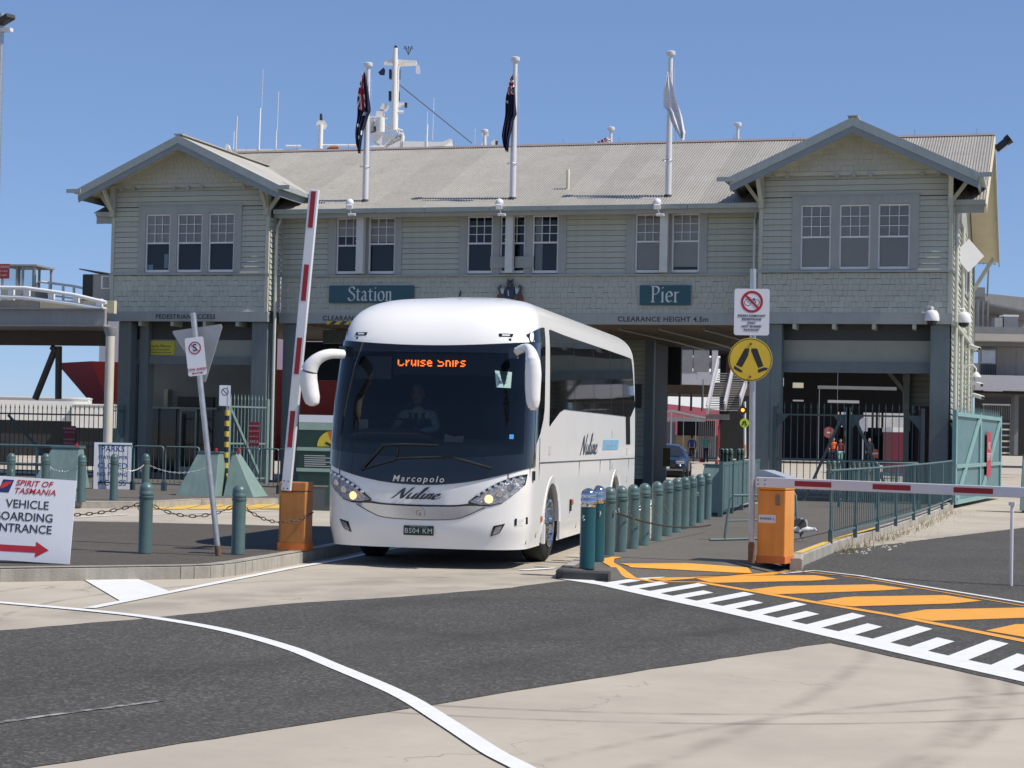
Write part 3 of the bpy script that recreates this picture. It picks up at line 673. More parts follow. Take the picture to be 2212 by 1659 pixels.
# ---- signs and details fixed to the building
sg = g_part(MB().box(6.39, 8.89, YC-.09, YC-.06, 5.16, 5.65), 'name_board', m_teal_sign); sg['label'] = 'teal name board reading Station in pale serif letters'
serif_word('Station', .40).build('lettering', m_signtxt, sg, loc=(7.62, YC-.093, 5.225), rot=FRONT)
sg = g_part(MB().box(15.24, 16.61, YC-.09, YC-.06, 5.11, 5.64), 'name_board', m_teal_sign); sg['label'] = 'teal name board reading Pier in pale serif letters'
serif_word('Pier', .43).build('lettering', m_signtxt, sg, loc=(15.94, YC-.093, 5.19), rot=FRONT)
for xx in (15.87, 7.43): text('CLEARANCE HEIGHT 4.5m', .185, m_dktxt, GH, (xx, YC-.053, 4.735), bold=.022, space=1.08, xs=1.06)
text('PEDESTRIAN ACCESS', .178, m_dktxt, GH, (2.38, -.053, 4.715), bold=.022, space=1.07, xs=1.04)
hzb = g_part(MB().box(6.33, 9.0, YC-.075, YC-.055, 4.565, 4.66), 'hazard_bar', M('hazard_yellow', (.62, .45, .05), .5))
for k in range(9): MB().prism([(6.4+k*.3,YC-.078,4.566),(6.55+k*.3,YC-.078,4.566),(6.66+k*.3,YC-.078,4.659),(6.51+k*.3,YC-.078,4.659)], (0,.002,0)).build('stripe', m_dktxt, hzb, fix=True)
for xx in (7.36, 11.66, 15.91): g_part(MB().box(xx-.105, xx+.105, YC-.34, YC-.14, 5.97, 7.56).box(xx-.115, xx+.115, YC-.35, YC-.13, 6.1, 6.13).box(xx-.115, xx+.115, YC-.35, YC-.13, 6.85, 6.88), 'pole_casing', M('white_casing', (.62, .62, .59), .5, var=.08))
g_part(MB().box(11.07, 11.55, YC-.1, YC-.055, 6.12, 6.43).box(11.78, 12.28, YC-.1, YC-.055, 6.12, 6.43), 'casing_board', m_trim)
# coat of arms carving
ca = g_part(MB().prism([(11.45,YC-.06,5.55),(11.85,YC-.06,5.55),(11.85,YC-.06,5.2),(11.65,YC-.06,4.98),(11.45,YC-.06,5.2)], (0,-.07,0)), 'coat_of_arms', M('carving_navy', (.03, .05, .09), .6), fix=True)
m_cw = M('carving_white', (.5, .52, .52), .6); m_cr = M('carving_red', (.16, .05, .045), .6); m_cg = M('carving_bronze', (.07, .075, .07), .6, var=.3)
for sgn in (-1, 1):
    cx = 11.65
    MB().prism([(cx+sgn*a, YC-.07, z) for a, z in ((.2,5.2),(.3,5.5),(.46,5.62),(.6,5.52),(.5,5.3),(.36,5.1))], (0,-.05,0)).build('supporter', m_cg, ca, fix=True)
    MB().prism([(cx+sgn*a, YC-.11, z) for a, z in ((.28,5.36),(.27,5.55),(.33,5.47),(.37,5.6),(.40,5.46),(.48,5.52),(.4,5.33),(.33,5.3))], (0,-.03,0)).build('wing', m_cw, ca, fix=True)
    MB().prism([(cx+sgn*a, YC-.065, z) for a, z in ((.3,4.98),(.42,5.28),(.6,5.3),(.66,5.05),(.6,4.95))], (0,-.04,0)).build('mantling', m_cr, ca, fix=True)
    MB().prism([(cx+sgn*a, YC-.07, z) for a, z in ((.02,5.74),(.12,5.83),(.15,5.78),(.06,5.68))], (0,-.04,0)).build('crest', m_cg, ca, fix=True)
MB().lathe([(.0,-.12),(.12,-.1),(.15,0),(.1,.1),(0,.14)], 10, (11.65,YC-.12,5.63)).build('helm', m_cg, ca, smooth=60)
MB().prism([(11.55,YC-.132,5.42),(11.6,YC-.132,5.43),(11.63,YC-.132,5.24),(11.58,YC-.132,5.23)], (0,-.01,0)).build('charge', m_cw, ca, fix=True)
ca.scale = (.58, 1, .8); ca.location = (11.65*.42-.0, 0, 5.83*.2)
g_part(MB().box(.78, 1.75, .595, .618, 3.66, 4.06), 'yellow_notice', M('yellow_notice', (.62, .55, .06), .6))
for k, s in enumerate(('Security Notice', 'Restricted area ahead', 'photo identification to be shown')): text(s, (.12, .075, .06)[k], m_dktxt, GH, (1.26, .592, (3.92, 3.82, 3.74)[k]))
g_part(MB().lathe([(.05,0),(.05,.55),(.04,.6)], 10, (12.9,1.9,8.35)).lathe([(.1,0),(.06,.1)], 10, (12.9,1.9,8.3)), 'roof_vent', m_cream, smooth=40)
# ============================================================ COACH
m_bw = M('coach_white_paint', (.83, .82, .79), .13, var=.025, vs=1.2)
m_bk = M('coach_black_gloss', (.006, .0065, .009), .06, var=0, coat=.5)
m_rub = M('black_rubber', (.018, .018, .018), .75, var=.1)
m_chr = M('chrome', (.62, .62, .64), .12, 1., var=0)
m_grey_in = M('coach_interior', (.035, .038, .042), .8, var=.1)
m_dash = M('coach_dashboard', (.11, .14, .135), .7, var=.08)
m_ws = glass('windscreen_glass', (.40, .44, .43), .005)
m_sg = M('tinted_side_glass', (.006, .007, .008), .03, var=0)
m_lamp = glass('lamp_glass', (.93, .95, .96)); m_amber = M('amber_lens', (.55, .13, .02), .3)
m_led = M('amber_led', (1., .16, .02), .5, var=0, emit=5.)
m_bulb = M('lit_headlamp', (1., .58, .26), .5, var=0, emit=1.5)
m_seam = M('panel_gap', (.07, .07, .07), .8, var=0)
BUS = thing('coach', 'white charter coach with its headlights on leaving the pier under the gatehouse', 'coach', (18.4287, -26.2477, 0), -math.atan2(-.08, 1)*-1)
BUS.rotation_euler = (0, 0, math.atan2(.0797, .9968))
HW, NE, LF, YEND = 1.275, 3.3, .72, 9.75
ZP = [.22,.5,1.0,1.5,2.0,2.5,2.8,2.95,3.08,3.2,3.3,3.37,3.42,3.45]
Y0 = [.07,.0,.0,.05,.14,.27,.38,.48,.62,.85,1.15,1.55,2.1,2.9]
HWZ = [1.22,1.265,1.275,1.275,1.268,1.25,1.235,1.22,1.19,1.12,1.0,.85,.66,.4]
y0f = lambda z: float(np.interp(z, ZP, Y0)); hwf = lambda z: float(np.interp(z, ZP, HWZ))
def smooth_tab(T):
    zz = np.linspace(.22, 3.45, 200); v = np.interp(zz, ZP, T); k = np.ones(9)/9; vp = np.pad(v, 4, mode='edge'); return zz, np.convolve(vp, k, 'valid')
_zy, _vy = smooth_tab(Y0); _zh, _vh = smooth_tab(HWZ)
y0f = lambda z: float(np.interp(z, _zy, _vy)); hwf = lambda z: float(np.interp(z, _zh, _vh))
def bs(a, z, off=0.):
    """point on the coach skin: |a|<=1 round the nose (a=0 centre line), beyond that along the sides towards the rear (a = 1 + metres)"""
    hw = hwf(z); y0 = y0f(z); sg = 1 if a >= 0 else -1; A = abs(a)
    if A <= 1:
        t = (1-A)*math.pi/2; cx = abs(math.cos(t))**(2/NE); sy = abs(math.sin(t))**(2/NE)
        x = hw*cx; y = y0+LF*(1-sy)
        nx = abs(math.cos(t))**(2-2/NE)/hw; ny = -abs(math.sin(t))**(2-2/NE)/LF
    else:
        x = hw; ys = y0+LF; y = ys+(A-1)/(10.05)*(YEND-ys)
        nx, ny = 1, 0
        if y > YEND-.0: pass
    l = math.hypot(nx, ny) or 1; return Vector((sg*(x+off*nx/l), y+off*ny/l, z))
def ay(y, z=2.):           # skin coordinate a for a distance y behind the nose
    ys = y0f(z)+LF; return 1+(y-ys)/(YEND-ys)*10.05
def ax(x, z=1.):           # skin coordinate for a lateral position on the nose
    q = min(1., abs(x)/hwf(z))**(NE/2); return (1 if x >= 0 else -1)*(1-math.acos(q)/(math.pi/2))
AM = 11.05
# skin as a grid with an opening for the windscreen and wheel arches
avals = list(np.concatenate([-np.linspace(AM, 1.12, 60), -np.linspace(1, .0, 70), np.linspace(.0145, 1, 70), np.linspace(1.12, AM, 60)]))
zvals = list(np.concatenate([np.linspace(.24, 2.9, 90), np.linspace(2.94, 3.45, 26)]))
wsb = lambda x: 1.0+.21*(x/1.2)**2          # lower edge of the black windscreen panel
wst = lambda x: 2.70+.065*(x/1.2)**2
WH = [(1.95, .50), (7.6, .50)]
def is_open(a, z):
    p = bs(a, z)
    if abs(a) < .71 and 1.33+.05*p.x*p.x-.02 < z < 2.635: return True
    if abs(a) > 1.0:
        for yc, zc in WH:
            if math.hypot(p.y-yc, (z-zc)) < .54 or (abs(p.y-yc) < .54 and z < zc): return True
    return False
sk = MB(); na = len(avals)
for z in zvals:
    for a in avals: sk.v.append(tuple(bs(a, z)))
for j in range(len(zvals)-1):
    for i in range(na-1):
        if is_open((avals[i]+avals[i+1])/2, (zvals[j]+zvals[j+1])/2): continue
        b = j*na+i; sk.f.append((b, b+1, b+na+1, b+na)); sk.mi.append(0)
top = (len(zvals)-1)*na; sk.f.append(tuple(range(top, top+na))); sk.mi.append(0)
for j in range(len(zvals)-1): sk.f.append((j*na+na-1, j*na, (j+1)*na, (j+1)*na+na-1)); sk.mi.append(0)
sk.build('body', m_bw, BUS, smooth=50)
# wheel arch liners and lips
for sgn in (-1, 1):
    for yc, zc in WH:
        lip = MB(); n = 24; vs = []
        for i in range(n+1):
            t = math.pi*i/n
            for r, o in ((.51, .0), (.60, .012), (.60, -.02), (.51, -.3)): vs.append((sgn*(1.272+o if o < .011 else 1.283), yc+r*math.cos(t), zc+r*math.sin(t)))
        lip.add(vs, [(4*i+a, 4*i+(a+1), 4*(i+1)+(a+1), 4*(i+1)+a) for i in range(n) for a in (0, 1)]+[(4*i, 4*i+3, 4*(i+1)+3, 4*(i+1)) for i in range(n)])
        for s2 in (-1, 1): lip.box(min(sgn*1.25, sgn*1.284), max(sgn*1.25, sgn*1.284), yc+s2*.555-.045, yc+s2*.555+.045, .26, zc)
        lip.build('wheel_arch', m_bw, BUS, smooth=40, fix=True)
MB().box(-1.0, 1.0, .5, 9.6, .3, .42).build('underbody', m_rub, BUS)
MB().box(-.75, .75, 1.4, 9.4, .42, 1.0).build('chassis', m_rub, BUS)
# skirts behind the grid's open lower edge
def patch(name, mat, arange, zlo, zhi, off, nu=40, nv=10, par=None, smooth=180, flip=False):
    a0, a1 = arange
    mb = MB().grid(lambda u, v: bs(a0+(a1-a0)*u, zlo(a0+(a1-a0)*u)+(zhi(a0+(a1-a0)*u)-zlo(a0+(a1-a0)*u))*v, off), nu, nv)
    return mb.build(name, mat, par or BUS, smooth=smooth)
# windscreen: black surround ring, glass inside it
xw = lambda a, z: bs(a, z).x
def wlo(a): return wsb(abs(bs(a, 1.1).x))
def whi(a): return wst(abs(bs(a, 2.7).x))
gA = .70
glo = lambda a: 1.33+.05*(bs(a, 1.4).x)**2; ghi = lambda a: 2.615
amax = .985
ring = MB()
def ringpatch(a0, a1, lo, hi, nu, nv):
    ring.grid(lambda u, v: bs(a0+(a1-a0)*u, lo(a0+(a1-a0)*u)+(hi(a0+(a1-a0)*u)-lo(a0+(a1-a0)*u))*v, .013), nu, nv)
ringpatch(-amax, amax, wlo, glo, 60, 8); ringpatch(-amax, amax, ghi, whi, 60, 4)
ringpatch(gA, amax, glo, ghi, 14, 20); ringpatch(-amax, -gA, glo, ghi, 14, 20)
ws = ring.build('windscreen_surround', m_bk, BUS, smooth=180)
patch('windscreen', m_ws, (-gA-.01, gA+.01), glo, ghi, .016, 60, 24)
# black side glazing with the white swoosh pillar
def side_poly(name, mat, pts, off=.008, sgn=1, par=None, z_of=None):
    """polygon given as (y, z) on the coach side, gridded between matching lower and upper outlines"""
    mb = MB(); n = len(pts)//2; lo = pts[:n]; hi = pts[n:]
    vs = []
    for (yl, zl), (yh, zh) in zip(lo, hi):
        for k in range(9):
            t = k/8; z = zl+(zh-zl)*t; y = yl+(yh-yl)*t; p = bs(sgn*ay(y, z) if y > y0f(z)+LF else sgn*.99, z, off)
            p.y = y; 
            if y < y0f(z)+LF:
                q = max(0., min(1., (LF+y0f(z)-y)/LF)); p.x = sgn*(hwf(z)*(1-q**NE)**(1/NE)+off)
            vs.append(p)
    mb.add(vs, [(9*i+k, 9*i+9+k, 9*i+10+k, 9*i+k+1) for i in range(n-1) for k in range(8)])
    return mb.build(name, mat, par or BUS, smooth=180)
for sgn in (-1, 1):
    lo = [(.26,1.30),(.4,1.36),(.6,1.45),(.8,1.55),(1.0,1.66),(1.15,1.78),(1.26,1.95)]
    hi = [(.36,2.72),(.5,2.80),(.7,2.87),(.9,2.93),(1.1,2.965),(1.3,2.985),(1.44,2.99)]
    side_poly('corner_window', m_sg, lo+hi, .009, sgn)
    lo = [(1.62,1.74),(1.8,1.79),(2.08,1.86),(2.4,1.94),(2.72,1.98),(4,1.975),(6,1.97),(8.56,1.96),(9.15,1.96),(9.7,2.14)]
    hi = [(1.78,2.99),(1.95,2.99),(2.2,2.985),(2.5,2.98),(2.9,2.975),(4,2.97),(6,2.965),(8.4,2.955),(9.0,2.95),(9.45,2.94)]
    wn = side_poly('side_window', m_sg, lo+hi, .009, sgn)
    for yy in (3.55, 5.25, 6.95, 8.3): side_poly('window_joint', m_rub, [(yy-.012,1.975),(yy+.012,1.975),(yy-.012,2.965),(yy+.012,2.965)], .0105, sgn, wn)
    side_poly('window_band', m_bk, [(8.66,1.5),(9.12,1.5),(8.6,1.97),(9.08,1.97)], .0085, sgn)
    side_poly('window_pillar', M('pillar_silver', (.62, .62, .62), .3), [(.24,1.27),(.5,1.37),(.95,1.6),(1.2,1.82),(1.30,2.0),(.26,1.31),(.52,1.41),(.96,1.64),(1.19,1.84),(1.28,2.02)], .0105, sgn)
    # seams, hatches, handle, markers
    sm = MB()
    for y0, z0, y1, z1 in ((.97,1.285,9.72,1.265),(.97,.36,.97,1.285),(3.99,.34,3.99,1.27),(5.9,.34,5.9,1.27),(6.9,1.27,6.9,1.1),(9.0,.36,9.0,1.27),(.97,1.3,.97,1.62),(.30,.3,.30,1.25)):
        a, b = bs(sgn*ay(y0, z0), z0, .002), bs(sgn*ay(y1, z1), z1, .002)
        if y0 < .9: a, b = bs(sgn*.86, z0, .003), bs(sgn*.86, z1, .003)
        sm.bar(a, b, .012, .012)
    sm.build('panel_gap', m_seam, BUS)
    for yy, zz in ((7.07,1.67),(7.14,1.18),(8.75,1.39),(8.8,.94),(1.65,1.44)):
        p = bs(sgn*ay(yy, zz), zz, .004); MB().box(p.x-.004, p.x+.004, yy-.06, yy+.06, zz-.055, zz+.055).build('hatch', M('hatch_grey', (.55, .55, .54), .4), BUS)
    p = bs(sgn*.955, 1.13, .01); MB().box(p.x-.012, p.x+.012, p.y-.05, p.y+.05, 1.07, 1.19).build('door_handle', m_bk, BUS, bevel=.008)
    for yy, zz in ((1.22,.58),(3.5,.72),(6.4,.72)):
        p = bs(sgn*ay(yy, zz), zz, .006); MB().box(p.x-.006, p.x+.006, yy-.05, yy+.05, zz-.035, zz+.035).build('side_marker', m_amber, BUS, bevel=.006)
    MB().box(sgn*1.283-.006, sgn*1.283+.006, 3.28, 3.36, .6, .76).build('filler_cap', m_rub, BUS)
# wheels
def wheel(y, sgn):
    w = MB(); R_, Wd = .5, .29
    prof = [(.30,-Wd/2),(.36,-Wd/2-.005),(.45,-Wd/2+.0),(.49,-Wd/2+.03),(.5,-Wd/2+.06),(.5,Wd/2-.06),(.49,Wd/2-.03),(.45,Wd/2),(.36,Wd/2+.005),(.30,Wd/2)]
    w.lathe(prof, 36); ty = w.build('wheel', m_rub, BUS, smooth=40, loc=(sgn*1.08, y, .5), rot=(0, math.pi/2, 0))
    rm = MB().lathe([(.02,.21),(.085,.205),(.10,.17),(.13,.162),(.2,.158),(.25,.150),(.275,.152),(.295,.17),(.31,.165),(.31,.14)], 30)
    r = rm.build('rim', m_chr, ty, smooth=35, rot=None if sgn > 0 else (math.pi, 0, 0))
    for k in range(10):
        t = 2*math.pi*k/10; MB().cyl((.19*math.cos(t),.19*math.sin(t),.15),(.19*math.cos(t),.19*math.sin(t),.185),.018,n=6).build('wheel_nut', m_chr, ty, rot=None if sgn > 0 else (math.pi, 0, 0))
for y in (1.95, 7.6):
    for sgn in (-1, 1): wheel(y, sgn)
# nose details, all laid on the skin of the nose
def nose(name, mat, pts, off, par=None, nsub=1, thick=0.):
    mb = MB(); n = len(pts)//2; lo = pts[:n]; hi = pts[n:]; nv = 8; vs = []
    for (xl, zl), (xh, zh) in zip(lo, hi):
        for k in range(nv+1):
            t = k/nv; x = xl+(xh-xl)*t; z = zl+(zh-zl)*t; vs.append(bs(ax(x, z), z, off))
    mb.add(vs, [(i*(nv+1)+k, (i+1)*(nv+1)+k, (i+1)*(nv+1)+k+1, i*(nv+1)+k+1) for i in range(n-1) for k in range(nv)])
    return mb.build(name, mat, par or BUS, smooth=180)
def dens(pts, m=8):
    out = []
    for a, b in zip(pts[:-1], pts[1:]):
        for k in range(m): out.append((a[0]+(b[0]-a[0])*k/m, a[1]+(b[1]-a[1])*k/m))
    return out+[pts[-1]]
def arc(pts, n=6): return [(p.x, p.y) for p in smoothpath(pts, n)]
nose('chrome_strip', M('silver_strip', (.62, .64, .68), .12, .9, var=0), arc([(-.78,.755),(-.6,.66),(-.42,.605),(0,.588),(.42,.605),(.6,.66),(.78,.755)])+arc([(-.74,.79),(-.6,.765),(-.42,.75),(0,.742),(.42,.75),(.6,.765),(.74,.79)]), .006)
nose('grille_shadow', m_bk, arc([(-.8,.765),(-.6,.765),(-.42,.75),(0,.742),(.42,.75),(.6,.765),(.8,.765)])+arc([(-.8,.80),(-.6,.790),(-.42,.770),(0,.762),(.42,.770),(.6,.790),(.8,.80)]), .008)
nose('panel_gap', m_seam, arc([(-.8,.745),(-.6,.648),(-.42,.595),(0,.578),(.42,.595),(.6,.648),(.8,.745)])+arc([(-.8,.757),(-.6,.660),(-.42,.605),(0,.588),(.42,.605),(.6,.660),(.8,.757)]), .007)
for sgn in (-1, 1):
    nose('panel_gap', m_seam, [(sgn*1.045,1.09),(sgn*1.057,1.09),(sgn*1.045,1.19),(sgn*1.057,1.19)], .004)
    lo = [(.60,.795),(.72,.765),(.85,.765),(.98,.80),(1.08,.88),(1.16,.96),(1.225,1.03)]; hi = [(.60,.815),(.70,.90),(.82,.98),(.94,1.05),(1.05,1.10),(1.15,1.135),(1.24,1.155)]
    hl = nose('headlight', m_bk, [(sgn*x, z) for x, z in dens(lo, 4)]+[(sgn*x, z) for x, z in dens(hi, 4)], .008)
    inn = [(x+.02, z+.018) for x, z in lo[:-1]]+[(1.215,1.05)]; inh = [(.64,.83)]+[(x+.005, z-.03) for x, z in hi[1:-1]]+[(1.225,1.12)]
    nose('reflector', M('lamp_reflector', (.42, .43, .45), .22, .8, var=.5, vs=30, bump=.8, bs=60), [(sgn*x, z) for x, z in dens(inn, 4)]+[(sgn*x, z) for x, z in dens(inh, 4)], .011, hl)
    for xx, zz, r, mt in ((.84,.85,.05,m_bulb),(.97,.92,.05,M('lamp_bowl', (.5, .5, .52), .1, .9)),(1.08,1.0,.045,MATS['lamp_bowl'])):
        p = bs(ax(sgn*xx, zz), zz, .014); d = (bs(ax(sgn*xx, zz), zz, .1)-bs(ax(sgn*xx, zz), zz, 0)).normalized()
        MB().cyl(p, p+d*.012, r, r*.8, 18).build('lamp', mt, hl, smooth=40)
    for k in range(8):
        xx = .72+k*.065; zz = float(np.interp(xx, [.6,.82,1.05,1.24], [.83,.965,1.08,1.13])); p = bs(ax(sgn*xx, zz), zz, .014)
        MB().box(p.x-.018, p.x+.018, p.y-.008, p.y+.004, zz-.014, zz+.014).build('running_light', M('led_clear', (.75, .76, .78), .2), hl)
    nose('fog_lamp_recess', m_bk, [(sgn*.86,.40),(sgn*.97,.445),(sgn*.90,.53),(sgn*1.03,.56)], .006)
    nose('fog_lamp', M('fog_glass', (.35, .36, .38), .15, .6, var=.3, vs=40), [(sgn*.885,.42),(sgn*.965,.455),(sgn*.925,.515),(sgn*1.0,.54)], .009)
    nose('roof_marker', m_bk, [(sgn*.84,2.82),(sgn*.99,2.82),(sgn*.83,2.86),(sgn*1.0,2.86)], .006); nose('roof_marker', M('led_clear', (.75, .76, .78), .2), [(sgn*.87,2.832),(sgn*.96,2.832),(sgn*.87,2.85),(sgn*.96,2.85)], .010)
bd_ = bs(0, .665, .01)
lg = MB().lathe([(.055,0),(.075,0),(.075,.012),(.055,.012)], 24).build('maker_badge', m_chr, BUS, loc=(0, bd_.y-.002, .665), rot=FRONT, smooth=40)
MB().box(-.048, .048, -.048, .048, .001, .009).build('badge_plate', m_bk, lg); text('G', .10, m_chr, lg, (0, 0, .010), rot=(0, 0, 0), bold=.01)
nose('sticker', m_bk, [(1.13,.535),(1.245,.55),(1.13,.62),(1.245,.635)], .009)
p = bs(ax(1.19, .585), .585, .013); dd = (bs(ax(1.19, .585), .585, .1)-bs(ax(1.19, .585), .585, 0)); tilt = math.atan2(dd.x, -dd.y)
for k, (s_t, sz) in enumerate((('COACHES', .026), ('OF', .024), ('DISTINCTION', .02))): text(s_t, sz, m_signtxt, BUS, (p.x, p.y-.004, .61-.026*k), (math.pi/2, 0, tilt), extrude=.0005)
py_ = bs(0, .45, .012).y
pt = MB().box(-.186, .186, py_-.008, py_, .395, .51).build('number_plate', M('plate_green', (.012, .03, .02), .4), BUS, bevel=.004)
text('BS04 KM', .085, M('plate_lettering', (.62, .66, .60), .5, var=0), pt, (0, py_-.0095, .447), extrude=.0005, space=1.12); text('VICTORIA - THE PLACE TO BE', .016, m_signtxt, pt, (0, py_-.0095, .497), extrude=.0004)
text('Marcopolo', .105, m_chr, BUS, (-.02, bs(0, 1.07, .012).y-.004, 1.07), (math.pi/2*1.0, 0, 0), extrude=.003, bold=.012, shear=.25, space=1.35, xs=1.05)
nm = MB()
for st in SCRIPT: pen(nm, st, .17, .7, 0, 0, 1., .35)
nm.v = [(v[0]*.268-.34, v[1]*.135, v[2]) for v in nm.v]
m_navy = M('navy_lettering', (.035, .04, .075), .4, var=0)
nm.build('lettering', m_navy, BUS, loc=(0, bs(0, .9, .010).y-.002, .83), rot=(math.pi/2+.0, 0, 0))
nm2 = MB()
for st in SCRIPT: pen(nm2, st, .15, .7, 0, 0, 1., .25)
nm2.v = [(v[0]*.70, v[1]*.29, v[2]) for v in nm2.v]
nm2.build('lettering', m_navy, BUS, loc=(1.2795, 4.05, 1.36), rot=(math.pi/2, 0, math.pi/2))
bp = MB().prism([(1.279,6.1,1.42),(1.279,7.7,1.42),(1.279,7.78,1.57),(1.279,6.18,1.57)], (.003,0,0)).build('charter_panel', M('pale_blue_panel', (.18, .42, .62), .4), BUS, fix=True)
text('CHARTER', .12, m_cw, bp, (1.2845, 6.95, 1.495), (math.pi/2, 0, math.pi/2), extrude=.0006, space=1.8, xs=1.25)
# mirrors hang from curved arms
for sgn in (-1, 1):
    if sgn < 0:
        pts = [(-.98,-.05,2.56),(-1.1,-.2,2.555),(-1.22,-.26,2.50),(-1.31,-.27,2.40),(-1.345,-.26,2.28),(-1.33,-.25,2.15),(-1.30,-.25,2.02),(-1.29,-.25,1.95)]; rad = [.055,.06,.072,.095,.108,.108,.10,.08]
    else:
        pts = [(1.12,.12,2.62),(1.28,-.1,2.66),(1.36,-.2,2.62),(1.40,-.25,2.5),(1.41,-.25,2.35),(1.41,-.25,2.18),(1.415,-.25,2.03),(1.42,-.25,1.95)]; rad = [.05,.05,.06,.09,.10,.095,.085,.06]
    P3 = [Vector(p) for p in pts]; fine = []; fr = []
    for i in range(len(P3)-1):
        p0, p1, p2, p3 = P3[max(i-1,0)], P3[i], P3[i+1], P3[min(i+2,len(P3)-1)]
        for k in range(5):
            t = k/5; fine.append(.5*((2*p1)+(p2-p0)*t+(2*p0-5*p1+4*p2-p3)*t*t+(3*p1-p0-3*p2+p3)*t**3)); fr.append(rad[i]+(rad[i+1]-rad[i])*t)
    fine.append(P3[-1]); fr.append(rad[-1]); fine.append(P3[-1]+Vector((0,0,-.03))); fr.append(.03)
    mi = MB().tube(fine, fr, 16).build('mirror', m_bw, BUS, smooth=60)
    q = P3[4]; MB().box(q.x-.07, q.x+.07, -.19, -.165, 2.0, 2.36).build('mirror_glass', m_chr, mi)
    MB().box(sgn*1.0-.03 if sgn < 0 else 1.05, sgn*.94 if sgn < 0 else 1.13, -.06 if sgn < 0 else .05, .25, 2.54, 2.66).build('mirror_mount', m_bk, BUS)
# wipers
for pts, r in (([(-.74,1.16),(-.62,1.30),(-.47,1.47)], .016), ([(-.47,1.47),(-.2,1.485),(.2,1.48)], .014), ([(.86,1.22),(.6,1.29),(.36,1.345)], .016), ([(.36,1.345),(.0,1.33),(-.3,1.31)], .013), ([(-.72,1.17),(-.3,1.30),(-.28,1.475)], .008)):
    mb = MB(); q = [bs(ax(x, z), z, .035) for x, z in dens(pts, 3)]; mb.tube(q, r, 6); mb.build('wiper', m_rub, BUS, smooth=60)
# interior
MB().box(-1.16, 1.16, .55, 9.5, .95, 1.0).build('interior_floor', m_grey_in, BUS)
MB().box(-1.19, -1.17, .8, 9.5, .95, 2.9).box(1.17, 1.19, .8, 9.5, .95, 2.9).box(-1.17, 1.17, 9.4, 9.5, .95, 2.9).box(-1.17, 1.17, .75, 9.5, 2.86, 2.9).build('interior_lining', m_grey_in, BUS)
MB().prism([(-1.1,.30,1.2),(-1.1,.40,1.5),(-1.1,.62,1.56),(-1.1,.95,1.52),(-1.1,.95,1.0),(-1.1,.4,1.0)], (2.2,0,0)).build('dashboard', m_dash, BUS, bevel=.03, fix=True)
hood = MB().grid(lambda u, v: (-1.03+u*1.15, .32+.6*v, 1.52+.155*(1-abs(2*u-.85)**5 if u < .85 else max(0, 1-((u-.42)/.58)**3))*(math.sin(v*math.pi*.9+.25))), 24, 12); hood.build('instrument_hood', m_dash, BUS, smooth=180)
MB().cyl((-.64,.92,1.56),(-.64,.70,1.30),.03,n=10).build('steering_column', m_rub, BUS)
stw = MB(); nn = 28; cst = Vector((-.62,.93,1.66)); e1_ = Vector((1,0,0)); e2_ = Vector((0,.80,.6)).normalized()
stw.tube([cst+e1_*(.235*math.cos(2*math.pi*k/nn))+e2_*(.235*math.sin(2*math.pi*k/nn)) for k in range(nn+1)], .016, 8)
stw.bar(cst-e1_*.22, cst+e1_*.22, .04, .02); stw.build('steering_wheel', m_rub, BUS, smooth=60)
for xx, yy in ((-.42, 1.42), (.75, 1.75), (.3, 3.0), (.85, 3.0), (-.3, 3.1), (-.85, 3.1)):
    st = MB().box(xx-.24, xx+.24, yy-.3, yy+.22, 1.25, 1.4).box(xx-.23, xx+.23, yy+.16, yy+.30, 1.4, 2.02).box(xx-.13, xx+.13, yy+.17, yy+.28, 2.02, 2.18); st.build('seat', M('seat_fabric', (.03, .035, .06), .9, var=.2), BUS, bevel=.04)
db = MB().box(-.48, .95, .46, .56, 2.34, 2.60).build('destination_display', M('display_black', (.004, .004, .005), .3, var=0), BUS)
FNT = {'C': ('01110','10001','10000','10000','10000','10001','01110'), 'R': ('11110','10001','10001','11110','10100','10010','10001'), 'U': ('10001','10001','10001','10001','10001','10001','01110'), 'I': ('1','1','1','1','1','1','1'),
       'S': ('01111','10000','10000','01110','00001','00001','11110'), 'E': ('11111','10000','10000','11110','10000','10000','11111'), 'H': ('10001','10001','10001','11111','10001','10001','10001'), 'P': ('11110','10001','10001','11110','10000','10000','10000'), ' ': ('00','00','00','00','00','00','00')}
LOW = {'r': ('000','000','101','110','100','100','100'), 'u': ('0000','0000','1001','1001','1001','1011','0101'), 'i': ('1','0','1','1','1','1','1'), 's': ('0000','0000','0111','1000','0110','0001','1110'), 'e': ('0000','0000','0110','1001','1111','1000','0111'), 'h': ('1000','1000','1110','1001','1001','1001','1001'), 'p': ('000','000','110','101','110','100','100')}
FNT.update(LOW)
led = MB(); x = -.42; dp = .0162
for ch in 'Cruise Ships':
    gl = FNT[ch]
    for r_, row in enumerate(gl):
        if r_ < 2: continue
        for c2, v in enumerate(row):
            if v == '1': led.box(x+c2*dp-.0075, x+c2*dp+.0075, .452, .458, 2.545-r_*.0155-.0068, 2.545-r_*.0155+.0068)
    x += (len(gl[0])+1)*dp*1.04
led.build('led_text', m_led, db)
MB().box(-.98, -.5, .40, .42, 2.28, 2.56).build('sun_blind', M('sun_blind_grey', (.16, .19, .20), .8), BUS)
